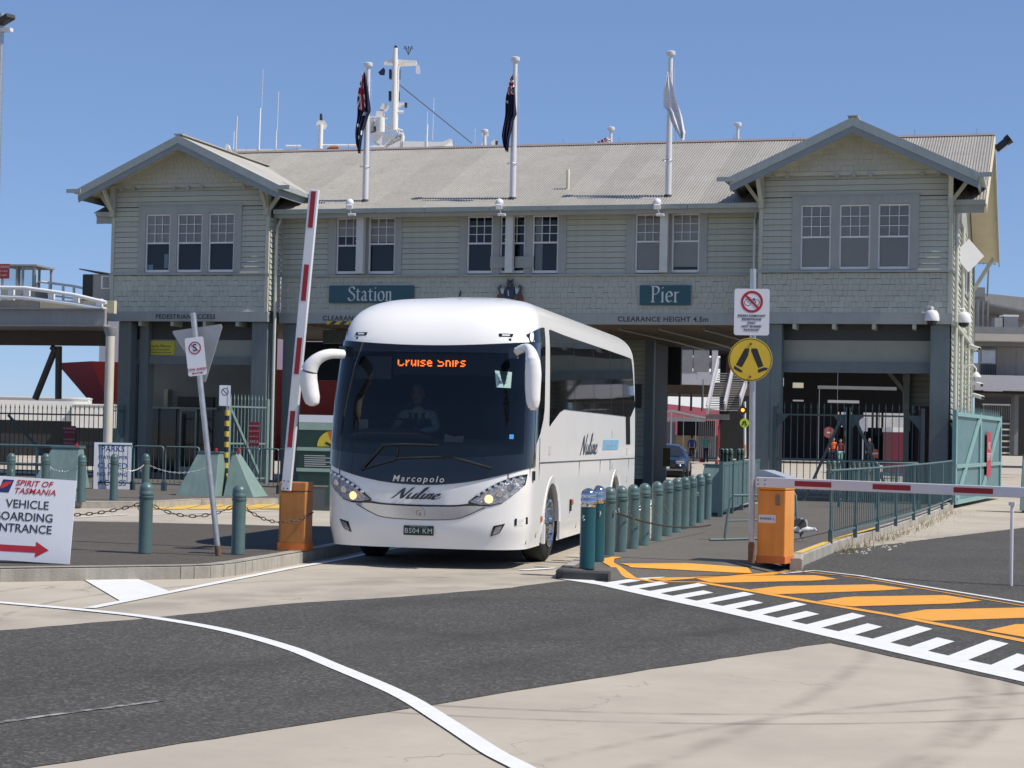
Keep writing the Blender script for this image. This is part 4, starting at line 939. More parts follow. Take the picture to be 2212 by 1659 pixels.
# dark inner panes, paper and stickers on the windscreen
q = bs(ax(1.0, 2.28), 2.28, -.012)
pp = MB().add([tuple(bs(ax(x, z), z, .021)) for x, z in ((.83,2.40),(1.02,2.385),(1.02,2.19),(.86,2.195))], [(3,2,1,0)]).build('paper_notice', M('pale_green_paper', (.42, .60, .55), .7), BUS)
tl = bs(ax(.93, 2.3), 2.3, .02); tl2 = bs(ax(.93, 2.3), 2.3, .1)-bs(ax(.93, 2.3), 2.3, 0); tz = math.atan2(tl2.x, -tl2.y)
for k, (s_t, sz) in enumerate((('PACIFIC EXPLORER', .018), ('SHUTTLE BUS', .02), ('P&O', .05))): text(s_t, sz, m_dktxt, pp, (tl.x, tl.y-.016-.012*(2-k), 2.355-.05*k), (math.pi/2, 0, tz), extrude=.0004)
MB().add([tuple(bs(ax(x, z), z, .020)) for x, z in ((1.04,1.63),(1.085,1.63),(1.085,1.575),(1.04,1.575))], [(3,2,1,0)]).build('sticker', M('blue_sticker', (.05, .3, .7), .5), BUS)
MB().add([(-.95,.6,1.62),(-.82,.56,1.62),(-.82,.56,1.78),(-.95,.6,1.78)], [(0,1,2,3)]).build('paper', M('cab_paper', (.5, .52, .5), .8), BUS)
MB().add([(.2,.36,1.52),(.44,.36,1.52),(.44,.40,1.60),(.32,.40,1.59),(.2,.40,1.62)], [(0,1,2,3,4)]).build('paper', MATS['cab_paper'], BUS)
MB().cyl((0,1.9,3.42),(0,1.95,3.50),.02,.008,6).build('aerial', m_bk, BUS)
# ---- people -------------------------------------------------
m_skin = M('skin', (.42, .25, .18), .6, var=.05); m_hair = M('grey_hair', (.30, .29, .27), .9, var=.2); m_hair2 = M('dark_hair', (.03, .025, .02), .9, var=.2)
def skin_body(name, joints, edges, mat, parent, root=0, sub=2):
    me = bpy.data.meshes.new(name); me.from_pydata([j[0] for j in joints], edges, [])
    o = bpy.data.objects.new(name, me); COL.objects.link(o); o.parent = parent
    sm = o.modifiers.new('skin', 'SKIN'); sm.use_smooth_shade = True
    for i, j in enumerate(joints):
        r = j[1] if isinstance(j[1], tuple) else (j[1], j[1]); me.skin_vertices[0].data[i].radius = r
    me.skin_vertices[0].data[root].use_root = True
    su = o.modifiers.new('sub', 'SUBSURF'); su.levels = sub; su.render_levels = sub
    me.materials.append(mat); return o
def head(parent, c, hair, look=-1, r=.1, bald=False, skin=None):
    """head centred at c facing -Y (look=-1) or +Y"""
    sk_ = skin or m_skin
    mb = MB(); n = 16; prof = [(.0,-.125),(.045,-.118),(.062,-.09),(.074,-.05),(.079,0),(.078,.04),(.068,.085),(.04,.118),(.0,.128)]
    mb.lathe([(a*1.0, b) for a, b in prof], n); vs = []
    for v in mb.v:
        y = v[1]*1.18; f = -look*-1
        if v[1]*look > .03 and -.03 < v[2] < .02 and abs(v[0]) < .03: y += look*.022
        vs.append((c[0]+v[0], c[1]+y, c[2]+v[2]))
    mb.v = vs; h = mb.build('head', sk_, parent, smooth=180)
    nb = MB().prism([(c[0]-.014, c[1]+look*.088, c[2]-.03), (c[0]+.014, c[1]+look*.088, c[2]-.03), (c[0], c[1]+look*.09, c[2]+.02)], (0, look*.022, -.004)); nb.build('nose', sk_, h, fix=True)
    for s in (-1, 1):
        MB().lathe([(.0,-.008),(.011,-.003),(.011,.003),(0,.008)], 8, (c[0]+s*.032, c[1]+look*.086, c[2]+.02)).build('eye', m_hair2, h)
        MB().lathe([(.0,-.032),(.014,-.015),(.016,.015),(0,.032)], 8, (c[0]+s*.082, c[1], c[2]-.005)).build('ear', sk_, h, smooth=180)
    MB().box(c[0]-.025, c[0]+.025, c[1]+look*.084-.004, c[1]+look*.084+.004, c[2]-.062, c[2]-.054).build('mouth', M('lips', (.25, .09, .08), .6), h)
    hr = MB(); 
    hr.lathe([(.083,-.02),(.086,.03),(.077,.085),(.046,.127),(.0,.139)], n); hv = []
    for v in hr.v:
        y = v[1]*1.22; x = v[0]
        if y*look > .02 and v[2] < .075: y = look*.02+(y-look*.02)*.2
        hv.append((c[0]+x, c[1]+y-look*.008, c[2]+v[2]))
    hr.v = hv
    if not bald: hr.build('hair', hair, h, smooth=180)
    return h
def hand(parent, wrist, dirv, palm, skin=None, s=1.):
    """palm and five bent fingers; dirv points from the wrist to the knuckles, palm is the palm normal"""
    d = Vector(dirv).normalized(); p = Vector(palm).normalized(); side = d.cross(p).normalized(); w = Vector(wrist); sk_ = skin or m_skin
    mb = MB(); mb.bar(w, w+d*.085*s, .075*s, .028*s, p)
    for k in range(4):
        b = w+d*.08*s+side*(.028-.019*k)*s; L = (.034, .04, .038, .03)[k]*s
        mb.tube([b, b+d*L+p*.004, b+d*(L*1.4)+p*.022*s, b+d*(L*1.3)+p*.045*s], [.0095*s, .009*s, .0085*s, .006*s], 6)
    b = w+d*.02*s+side*.035*s; mb.tube([b, b+side*.022*s+d*.025*s+p*.01, b+side*.02*s+d*.05*s+p*.025], [.012*s, .011*s, .008*s], 6)
    return mb.build('hand', sk_, parent, smooth=60)
# coach driver, seated behind the wheel (a person of its own, inside the coach)
DM = BUS.matrix_basis.copy()
DR = thing('person', 'coach driver in white shirt, dark waistcoat and tie behind the windscreen', 'person', DM @ Vector((-.40, 1.42, 1.38)), BUS.rotation_euler.z)
m_shirt = M('white_shirt', (.62, .66, .70), .8, var=.04); m_vest = M('dark_waistcoat', (.02, .022, .03), .8, var=.1); m_trou = M('dark_trousers', (.02, .02, .025), .85)
j = [((0,.05,.06),(.15,.12)),((0,.04,.24),(.135,.10)),((0,.02,.42),(.155,.105)),((0,.0,.53),(.09,.08)),((0,-.02,.60),(.052,.052)),
     ((-.19,.0,.50),(.065,.065)),((-.27,-.16,.30),(.05,.05)),((-.23,-.38,.26),(.038,.038)),((.19,.0,.50),(.065,.065)),((.28,-.14,.30),(.05,.05)),((.12,-.36,.26),(.038,.038)),
     ((-.1,-.05,.05),(.09,.09)),((-.12,-.42,.06),(.065,.065)),((.1,-.05,.05),(.09,.09)),((.12,-.42,.06),(.065,.065))]
skin_body('body', j, [(0,1),(1,2),(2,3),(3,4),(2,5),(5,6),(6,7),(2,8),(8,9),(9,10),(0,11),(11,12),(0,13),(13,14)], m_shirt, DR)
vst = MB()
def vx(u, v):
    an = -math.pi*.62+u*math.pi*1.24; r = (.172-.012*math.sin(v*math.pi), .128); return (r[0]*math.sin(an), .03-.005*v-r[1]*math.cos(an), .08+v*.42)
vst.grid(vx, 30, 10, skip=lambda u, v: (abs(u-.5) < .06*(max(0, v-.25))*2.6)); vst.build('waistcoat', m_vest, DR, smooth=180)
MB().prism([(-.022,-.112,.50),(.022,-.112,.50),(.035,-.125,.22),(0,-.125,.17),(-.035,-.125,.22)], (0,-.012,0)).build('tie', m_vest, DR, fix=True)
head(DR, (0,-.05,.73), m_hair); hand(DR, (-.23,-.38,.26), (.05,-1,.3), (.6,0,-.8)); hand(DR, (.12,-.36,.26), (-.3,-1,.3), (-.6,0,-.8))
# ============================================================ STREET FURNITURE
m_teal = M('teal_paint', (.08, .138, .135), .38, var=.12, vs=6, rnd=.10, streak=.15, col2=(.11, .175, .165), c2s=9, c2t=(.6, .8))
m_tealD = M('deep_teal_paint', (.012, .075, .085), .3, var=.12, vs=6)
m_tealL = M('pale_teal_paint', (.20, .29, .265), .5, var=.1, vs=3, rnd=.05, streak=.2)
m_tealF = M('fence_teal_paint', (.085, .15, .155), .45, var=.15, vs=6, rnd=.1)
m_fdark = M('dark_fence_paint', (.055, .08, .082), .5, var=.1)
m_chain = M('dark_chain', (.075, .058, .045), .7, .4, var=.3, vs=20)
m_rust = M('rusty_steel', (.17, .10, .06), .8, .2, var=.35, vs=20)
m_galv = M('galvanised_steel', (.48, .49, .50), .4, .75, var=.15, vs=12)
m_signw = M('white_sign_face', (.74, .76, .80), .35, var=.03); m_red = M('red_sign_paint', (.42, .015, .03), .4, var=.05); m_black = M('black_sign_ink', (.02, .02, .022), .5, var=0)
m_orb = M('orange_cabinet', (.78, .30, .04), .35, var=.08, vs=3, streak=.12, coat=.2)
m_ylw = M('yellow_sign_face', (.66, .47, .03), .45, var=.08, vs=5, col2=(.4, .3, .04), c2s=4, c2t=(.72, .8))
m_alu = M('white_aluminium', (.72, .72, .73), .3, .1, var=.05); m_boomred = M('boom_red', (.33, .012, .02), .4, var=.1)

BP = MB().lathe([(.082,0),(.083,.012),(.08,.02),(.08,.66)], 24).mesh('post', m_teal, 50)
BPD = MB().lathe([(.082,0),(.083,.012),(.08,.02),(.08,.66)], 24).mesh('post', m_tealD, 50)
capp = [(.08,.66),(.086,.665),(.086,.695),(.078,.70),(.078,.712),(.086,.717),(.086,.745),(.082,.75),(.082,.775)]+[(.083*math.cos(t), .78+.085*math.sin(t)) for t in np.linspace(.05, math.pi/2-.02, 9)]
BC = MB().lathe(capp, 24).mesh('cap', m_teal, 50); BCC = MB().lathe(capp, 24).mesh('cap', m_chr, 50)
def bollard(loc, label, group, chrome=False, h=.865, r=1.):
    t = thing('bollard', label, 'bollard', loc, random.uniform(0, 6), group); s = h/.865
    put('post', BPD if chrome else BP, t, scale=(r, r, s)); put('cap', BCC if chrome else BC, t, scale=(r, r, s))
    MB().tube([(.08*r,0,.56*s),(.11*r,0,.57*s),(.12*r,0,.54*s),(.1*r,0,.52*s),(.08*r,0,.53*s)], .008, 6).build('chain_eye', m_galv, t)
    return t
ORD = ['first','second','third','fourth','fifth','sixth','seventh','eighth','ninth','tenth','eleventh','twelfth']
RB = [gnd(x, y, .1) for x, y in [(1268,1228),(1290,1213),(1314,1199),(1340,1192),(1366,1185),(1391,1178),(1418,1168),(1441,1158),(1460,1150),(1478,1143),(1494,1136),(1511,1129),(1527,1122)]]
for k, p in enumerate(RB):
    if k == 0: bollard(p, 'chrome-capped dark teal bollard at the kerb nose, nearest the crossing', 'bollards beside the bus lane', True, .93, 1.1)
    elif k == 1: bollard(p, 'chrome-capped dark teal bollard half hidden behind the nearest one', 'bollards beside the bus lane', True, .93, 1.08)
    else: bollard(p, f'green-capped teal bollard, {ORD[k-2]} behind the chrome-capped pair in the row right of the coach', 'bollards beside the bus lane', False, .88)
LB = [gnd(313, 1195, .15), gnd(514, 1197, .15)]
bollard(LB[0], 'tall teal bollard standing in sun on the traffic island left of the leaning sign', 'bollards on the traffic island', h=.83)
bollard(LB[1], 'teal bollard in the coach shadow between the leaning sign and the orange cabinet', 'bollards on the traffic island', h=.82)
FB = [gnd(x, y, .13) for x, y in ((22,1083),(97,1082),(175,1084),(245,1080),(313,1076))]
for k, p in enumerate(FB): bollard(p, ('far teal bollard showing just above the left corner of the white ferry sign board', 'far teal bollard showing above the middle of the white ferry sign board', 'far teal bollard just right of the white ferry sign board', 'far teal bollard in front of the blue-lettered pier closed notice', 'far teal bollard directly behind the sunlit island bollard')[k], 'bollards along the far footpath', h=.93)
LINK = MB(); LINK.tube([Vector((.021*math.cos(t)*1.6, .013*math.sin(t), 0)) for t in np.linspace(0, 2*math.pi, 9)], .0045, 4); LK = LINK
def chain(p, q, sag, label, mat=None, group='chains between bollards', big=1.0):
    p, q = Vector(p), Vector(q); L = (q-p).length; n = max(6, int(L/(.052*big))); mb = MB(); pts = [p+(q-p)*(i/n)-Vector((0,0,sag*(1-(2*i/n-1)**2))) for i in range(n+1)]
    for i in range(n):
        d = (pts[i+1]-pts[i]).normalized(); c = (pts[i]+pts[i+1])/2; s = d.cross(Vector((0,0,1))).normalized(); u = s.cross(d)
        if i % 2: s, u = u, -s
        mb.add([c+d*(v[0]*big)+s*(v[1]*big)+u*(v[2]*big) for v in LK.v], LK.f)
    o = mb.build('chain', mat or m_chain); return tag(o, label, 'chain', group)
up = lambda p, h: Vector((p.x, p.y, p.z+h))
chain(up(LB[0],.60), up(LB[1],.60), .16, 'rusty chain sagging between the two traffic island bollards', big=1.3)
chain(up(LB[0],.60), Vector((13.9,-28.5,.72)), .15, 'rusty chain sagging from the sunlit island bollard towards the ferry sign board', big=1.3)
chain(up(LB[1],.60), Vector((17.0,-26.1,.62)), .17, 'rusty chain sagging from the shaded island bollard to the orange cabinet', big=1.3)
chain(up(FB[2],.70), up(FB[1],.70), .12, 'pale chain between the far bollards behind the ferry sign board', m_galv)
chain(up(FB[3],.70), up(FB[4],.72), .14, 'pale chain from the pier closed notice bollard to the next far bollard on its right', m_galv)
chain(up(FB[4],.72), Vector((FB[4].x+1.0, FB[4].y+.9, .80)), .16, 'pale chain from the last far bollard towards the pale green wedge barrier', m_galv)
chain(up(RB[2],.55)+Vector((.1,0,0)), RB[8]+Vector((.5,.4,.12)), .10, 'long rusty chain lying low in front of the bollard row right of the coach')
for k in range(3, 11): chain(up(RB[k],.60)+Vector((.08,0,0)), up(RB[k],.38)+Vector((.16,.25,0)), .02, f'short loose chain end hanging from the {ORD[k-2]} green-capped bollard right of the coach', M('pale_rope', (.34, .29, .2), .8), 'loose chain ends', .7)

# ---- leaning sign on the island
b0 = gnd(472, 1200, .15); t0 = at(417, 676, b0.y-.05)
LS = thing('leaning_sign_post', 'leaning galvanised post with a no-stopping plate and the back of a give-way triangle', 'sign', b0)
v = t0-b0; MB().cyl((0,0,0), v, .034, n=14).build('post', m_galv, LS, smooth=60); MB().cyl((0,0,0), v*.04, .037, n=14).build('rusty_foot', m_rust, LS)
pl_ = lambda px, py, y=b0.y-.1: at(px, py, y)-b0
zq = lambda x, y: (x*.5425*.5486, (1200+y*.5425)*.5486)
tri = [pl_(*zq(*p), b0.y+.05) for p in ((1255,190),(1600,140),(1612,160),(1490,560),(1478,560),(1253,205))]
MB().prism(tri, (0,.012,0)).build('triangle_back', M('sign_back_grey', (.42, .42, .42), .5, .3), LS, fix=True)
def rounded(pts_c, w, h, r, n=5):
    out = []
    for cx, cz, a0 in ((w/2-r, h/2-r, 0), (-w/2+r, h/2-r, 90), (-w/2+r, -h/2+r, 180), (w/2-r, -h/2+r, 270)):
        for k in range(n+1): a = RAD(a0+90*k/n); out.append((pts_c[0]+cx+r*math.cos(a), pts_c[1]+cz+r*math.sin(a)))
    return out
def plate(name, w, h, r, mat, parent, loc, rot=FRONT, th=.004):
    return MB().prism([(x, y, 0) for x, y in rounded((0,0), w, h, r)], (0,0,th)).build(name, mat, parent, loc=loc, rot=rot, fix=True)
def ringmesh(ro, ri, n=36, z=0): 
    mb = MB(); vs = [(r*math.cos(2*math.pi*k/n), r*math.sin(2*math.pi*k/n), z) for k in range(n) for r in (ri, ro)]
    return mb.add(vs, [(2*k, 2*k+1, (2*k+3) % (2*n), (2*k+2) % (2*n)) for k in range(n)])
ns_c = pl_(423, 770); lean = math.atan2(v.x, v.z)
face = (math.pi/2, -lean*-1*-1 if 0 else 0, YAW*.6)
NP = plate('no_stopping_plate', .225, .45, .025, m_signw, LS, ns_c, (math.pi/2, lean, YAW*.5))
ringmesh(.075, .062).build('ring', m_red, NP, loc=(0,.10,.006)); text('S', .12, m_black, NP, (0,.10,.0055), (0,0,0), bold=.01)
MB().bar((-.05,.15,.0065),(.05,.05,.0065),.012,.001).build('slash', m_red, NP)
text('TOW AWAY', .042, m_red, NP, (0,-.15,.006), (0,0,0)); MB().add([(-.07,-.195,.006),(-.045,-.18,.006),(-.045,-.19,.006),(.045,-.19,.006),(.045,-.18,.006),(.07,-.195,.006),(.045,-.21,.006),(.045,-.2,.006),(-.045,-.2,.006),(-.045,-.21,.006)], [(0,1,2,9) if 0 else (1,0,9),(2,8,7,3),(4,6,5)]).build('arrow', m_red, NP)
# ---- boom barriers
def cabinet(name, label, loc, rz, w, d, h, box_mat):
    t = thing(name, label, 'barrier', loc, rz)
    MB().box(-w/2, w/2, -d/2, d/2, 0, h*.86).build('cabinet', box_mat, t, bevel=.012)
    MB().box(-w/2-.004, w/2+.004, -d/2-.004, d/2+.004, h*.864, h).build('cabinet_lid', box_mat, t, bevel=.012)
    MB().box(-w/2-.006, w/2+.006, -d/2-.006, d/2+.006, 0, .09).build('plinth', M('orange_plinth', (.62, .17, .03), .5, var=.2), t)
    MB().box(-w*.42, w*.42, -d/2-.003, -d/2-.0005, h*.12, h*.80).build('door_panel', box_mat, t)
    return t
def boom(parent, length, loc, rot, hgt=.10, nred=5, first=.55, seg=.62, gap=.75):
    o = MB().box(0, length, -.03, .03, -hgt/2, hgt/2).build('boom_arm', m_alu, parent, loc=loc, rot=rot, bevel=.008)
    x = first
    for k in range(nred): MB().box(x, x+seg, -.0325, -.0305, -hgt*.26, hgt*.26).build('red_band', m_boomred, o); x += seg+gap
    for a in (.03, .12):
        for z in (-.025, .025): MB().cyl((a,-.031,z),(a,-.036,z),.008,n=8).build('bolt', m_rub, o)
    return o
cb = gnd(627, 1189, .15)
BL = cabinet('boom_barrier', 'shade-darkened orange boom barrier cabinet with its striped arm raised', cb+Vector((.0,.15,0)), RAD(4), .34, .30, .84, M('shaded_orange_cabinet', (.50, .20, .05), .45, var=.15, vs=3, streak=.2))  # darker orange puts the coach's shade into the cabinet colour
a0, a1 = at(610, 1060, cb.y-.1), at(670, 409, cb.y-.1); av = a1-a0
LA = av.length; bm_ = boom(BL, LA, (-.06,-.21,a0.z-.15), (0, -math.atan2(av.z, av.x)-.0, 0), .12, 4, .144*LA, .121*LA, .122*LA)
rb = gnd(1666, 1217, .1)
BR = cabinet('boom_barrier', 'bright orange boom barrier cabinet in sun with its striped arm lowered to the right', rb+Vector((.02,.2,0)), RAD(-9), .36, .40, 1.05, m_orb)
# wedge lid, lock box and label
MB().prism([(-.21,-.21,1.05),(.21,-.21,1.05),(.21,.21,1.05),(-.21,.21,1.05),],(0,0,.012)).build('lid_rim', M('lid_grey', (.36, .40, .46), .4), BR)
MB().prism([(-.205,-.205,1.06),(.205,-.205,1.06),(-.1,-.205,1.15),(-.19,-.205,1.15)], (0,.41,0)).build('roof_cap', MATS['lid_grey'], BR, fix=True)
MB().box(.06, .13, -.24, -.2005, .72, .86).build('lock_box', M('lock_bronze', (.25, .18, .1), .4, .5), BR, bevel=.01)
MB().box(-.16, .06, -.2075, -.2045, .50, .60).build('label_plate', m_signw, BR); text('BARRIER 2', .04, m_dktxt, BR, (-.05,-.2085,.55))
ra, rbp = at(1634, 1041, rb.y-.06), at(2212, 1064, rb.y-1.9)
dv = (rbp-ra); dvh = math.hypot(dv.x, dv.y); L0 = ra-(rb+Vector((.02,.2,0)))
dv2 = at(2212, 1064, rb.y-.6)-ra
L0 = Matrix.Rotation(RAD(9), 3, 'Z') @ L0
bo = boom(BR, 5.2, L0, (0, -math.atan2(dv2.z, math.hypot(dv2.x, dv2.y)), math.atan2(dv2.y, dv2.x)+RAD(9)), .125, 5, .50, .46, .51)
lg_ = gnd(2184, 1266); MB().cyl((0,0,0),(0,0,.93),.02,n=10).box(-.035,.035,-.035,.035,.93,.97).build('boom_leg', m_alu, BR, loc=Matrix.Rotation(RAD(9), 3, 'Z') @ (lg_-(rb+Vector((.02,.2,0)))))
# ---- crossing sign post
sb = gnd(1623, 1216, .1)
SP = thing('crossing_sign_post', 'grey post with a yellow walking-legs disc below a white no-cycling plate', 'sign', sb)
ptop = at(1627, 581, sb.y); pv = ptop-sb; MB().cyl((0,0,0), pv, .038, n=14).build('post', m_galv, SP, smooth=60); MB().lathe([(.042,0),(.045,.2),(.04,.26)], 12).build('rusty_foot', m_rust, SP, smooth=50)
rotp = (math.pi/2, 0, YAW*.55)
pc = at(1624, 674, sb.y-.07)-sb; sc_ = (at(1662,674,sb.y)-at(1587,674,sb.y)).length
PL = plate('no_cycling_plate', sc_, .60*sc_/.45, .03, m_signw, SP, pc, rotp); k = sc_/.46
ringmesh(.145*k, .112*k).build('ring', m_red, PL, loc=(0,.135*k,.006)); 
for sx in (-1, 1): ringmesh(.045*k, .038*k, 20).build('wheel', m_black, PL, loc=(sx*.055*k,.125*k,.0052))
bk = MB()
for p, q in (((-.055,.125),(-.03,.165)),((-.03,.165),(.03,.165)),((.03,.165),(.055,.125)),((-.03,.165),(.01,.12)),((.01,.12),(.03,.165)),((.01,.12),(.055,.125)),((-.03,.165),(-.036,.19)),((-.036,.19),(-.015,.19)),((.03,.165),(.025,.18)),((.01,.18),(.04,.18))): bk.bar((p[0]*k,p[1]*k,.0054),(q[0]*k,q[1]*k,.0054),.007*k,.0008)
bk.build('bicycle', m_black, PL); MB().bar((-.085*k,.22*k,.0068),(.085*k,.05*k,.0068),.03*k,.001).build('slash', m_red, PL)
for j_, s in enumerate(('RIDERS DISMOUNT', 'PEDESTRIANS', 'ONLY', 'NOT SHARED', 'PATHWAY')): text(s, .042*k, m_black, PL, (0,(-.05-.047*j_)*k,.0055), (0,0,0), bold=.008)
yc = at(1621, 777, sb.y-.07)-sb; rr = (at(1668,777,sb.y)-at(1621,777,sb.y)).length
DS = MB().lathe([(rr*.97,0),(rr,.001),(rr,.004),(rr*.97,.005)], 40).build('warning_disc', m_ylw, SP, loc=yc, rot=rotp); ringmesh(rr*.965, rr*.93, 48).build('rim', m_black, DS, loc=(0,0,.0056))
for sx in (-1, 1):
    q = lambda pts: [(sx*a*rr, b*rr, .006) for a, b in pts]
    MB().poly(q([(.04,.52),(.30,.52),(.60,-.28),(.36,-.38),(.02,.42)]) if sx > 0 else q([(.05,.52),(.26,.52),(.06+.6,-.25),(.38,-.36),(.1,.2)])).build('leg', m_black, DS, fix=True)
    MB().poly(q([(.36,-.44),(.62,-.34),(.80,-.36),(.76,-.46),(.56,-.52),(.40,-.60),(.34,-.54)]) if sx > 0 else q([(.72,-.28),(.76,-.42),(.5,-.56),(.36,-.6),(.36,-.52),(.5,-.42),(.66,-.32)])).build('shoe', m_black, DS, fix=True)
for yy in (.72, -.78): MB().cyl((0,yy*rr,.005),(0,yy*rr,.012),.016,n=8).build('bolt', m_rust, DS)
# ---- ferry sign board leaning on the island
fb1 = gnd(150, 1219, .15); 
FS = thing('ferry_sign_board', 'white leaning board with SPIRIT OF TASMANIA vehicle boarding entrance and red arrow', 'sign', fb1, YAW*.85)
bw, bh = 1.25, (at(157,1038,fb1.y)-at(150,1219,fb1.y)).length
FB_ = MB().box(-bw, 0, -.01, .01, 0, bh).build('board', m_signw, FS, rot=(RAD(-5), 0, 0)); FB_.rotation_euler = (RAD(-4), RAD(2.3), 0)
ppm = bh/181.
tx = lambda px: (px-152)*ppm; tz = lambda py: (1219-py)*ppm
text('SPIRIT OF', 17.5*ppm, m_red, FB_, (tx(60), -.012, tz(1051)), bold=.01, shear=.25, xs=1.08); text('TASMANIA', 17.5*ppm, m_red, FB_, (tx(63), -.012, tz(1068)), bold=.01, shear=.25, xs=1.08)
MB().prism([(tx(-18),-.0115,tz(1073)),(tx(6),-.0115,tz(1073)),(tx(16),-.0115,tz(1045)),(tx(-8),-.0115,tz(1045))], (0,-.001,0)).build('logo', M('logo_navy', (.02, .03, .14), .4), FB_, fix=True)
MB().prism([(tx(-12),-.013,tz(1066)),(tx(0),-.013,tz(1060)),(tx(13),-.013,tz(1049)),(tx(-2),-.013,tz(1050)),(tx(-12),-.013,tz(1056))], (0,-.001,0)).build('logo_flash', M('logo_red', (.6, .04, .02), .4), FB_, fix=True)
for s, px_, py__ in (('VEHICLE', 97, 1097), ('BOARDING', 109, 1124), ('ENTRANCE', 108, 1149)): text(s, 25.5*ppm, M('charcoal_ink', (.03, .03, .04), .5), FB_, (tx(px_), -.012, tz(py__)), align='RIGHT', bold=.006, xs=.98)
ar = [(-60,1186),(76,1185),(76,1175),(105,1192),(76,1209),(76,1199),(-60,1200)]
MB().prism([(tx(a),-.0115,tz(b)) for a, b in ar], (0,-.001,0)).build('arrow', M('arrow_red', (.5, .02, .04), .4), FB_, fix=True)
for xx in (-.15, -1.1): MB().bar((xx,.05,.03),(xx,.46,.0),.03,.03).bar((xx,.12,bh*.7),(xx,.46,.0),.03,.03).build('prop', m_galv, FS)
# litter
lt = gnd(5, 1244); cn = MB().lathe([(.0,0),(.031,.0),(.033,.01),(.033,.09),(.026,.11),(.026,.12)], 14).build('drink_can', M('green_can', (.02, .22, .08), .3, .4), loc=(lt.x, lt.y, .034), rot=(0, math.pi/2, .5), smooth=40); tag(cn, 'crushed green drink can lying in the gutter below the island kerb', 'can')

# ---- fences
def picket_fence(label, p0, p1, zb, h, n, mat, spear=True, rails=(.12, .45, .86), posts=True, cat='fence', name='picket_fence', group=None, diag=None, rise=0.):
    t = thing(name, label, cat, (p0[0], p0[1], 0), math.atan2(p1[1]-p0[1], p1[0]-p0[0]), group); L = math.hypot(p1[0]-p0[0], p1[1]-p0[1])
    for f in rails: MB().box(0, L, -.02, .02, zb+h*f-.022, zb+h*f+.022).build('rail', mat, t)
    pm = MB().box(-.009, .009, -.009, .009, 0, h*.94)
    if spear: pm.add([(-.02,-.006,h*.94),(.02,-.006,h*.94),(.02,.006,h*.94),(-.02,.006,h*.94),(0,0,h),(0,0,h*.91)], [(0,1,4),(1,2,4),(2,3,4),(3,0,4),(1,0,5),(2,1,5),(3,2,5),(0,3,5)])
    me = pm.mesh('picket', mat)
    for i in range(n): put('picket', me, t, (L*(i+.5)/n, 0, zb+.05))
    if posts:
        for x in (0, L): MB().box(x-.045, x+.045, -.045, .045, 0, zb+h*.97).build('post', mat, t)
    if diag:
        for (x0, z0, x1, z1) in diag: MB().bar((x0*L,-.03,zb+z0*h),(x1*L,-.03,zb+z1*h),.03,.07).build('brace', mat, t)
    return t
zx = lambda px, py, Y: at(px, py, Y)
# big double gate across the right passage
yg = -.35; gl, gm, gr_ = at(1672,990,yg).x, at(1831,990,yg).x, at(1992,990,yg).x
for (a, b, lab, dg) in ((gl, gm-.02, 'left leaf of the dark spear-topped gate under the right wing', [(.42,-.02,.93,.88)]), (gm+.02, gr_, 'right leaf of the dark spear-topped gate under the right wing', [(.58,.05,.07,.88)])):
    gt = picket_fence(lab, (a, yg), (b, yg), .12, 2.42, 11, m_fdark, True, (.03, .42, .885), True, 'gate', 'picket_gate', 'leaves of the passage gate', dg)
    for x, s in ((.05, 1), (b-a-.05, -1)): MB().prism([(x,-.025,2.24),(x+s*.3,-.025,2.24),(x,-.025,1.9)], (0,.02,0)).build('corner_plate', m_fdark, gt, fix=True)
# left spear fence and its gate
pf = at(-25,990,.2), at(236,990,.2)
picket_fence('dark spear-topped fence under the elevated roadway at far left', (pf[0].x, .2), (pf[1].x, .2), .1, 2.05, 26, m_fdark, True, (.08, .44, .88), True, diag=[(.16,.86,.62,.05)])
a, b = at(236,990,-1.5), at(262,990,.1)
picket_fence('short pale fence section turning back beside the left wing column', (a.x, a.y), (b.x, b.y), .1, 2.15, 6, m_tealF, True, (.08, .45, .9))
a, b = at(492,990,-2.), at(575,990,-.6)
gt = picket_fence('pale teal spear-topped gate half open under the left wing', (a.x, a.y), (b.x, b.y), .15, 2.35, 11, m_tealL, True, (.05, .45, .87), True, 'gate', 'picket_gate', diag=[(.02,.85,.8,.1)])
pw = MB().lathe([(.055,0),(.055,1.75)], 12)
hp0 = at(487,1040,-2.1); HP = thing('hazard_post', 'yellow and black striped post with a small no-smoking plate beside the pale gate', 'post', (hp0.x, -2.1, .13))
for k in range(14): MB().lathe([(.062,k*.14),(.062,k*.14+.14)], 12).build('band', MATS['hazard_yellow'] if k % 2 else m_black, HP, smooth=60)
MB().cyl((0,0,1.9),(0,0,2.6),.03,n=8).build('post', m_galv, HP); q = plate('no_smoking_plate', .3, .55, .02, m_signw, HP, (-.06,-.04,2.35), (math.pi/2,0,YAW)); ringmesh(.1,.08).build('ring', m_dktxt, q, loc=(0,.1,.006)); MB().bar((-.07,.17,.006),(.07,.03,.006),.02,.001).build('slash', m_dktxt, q)
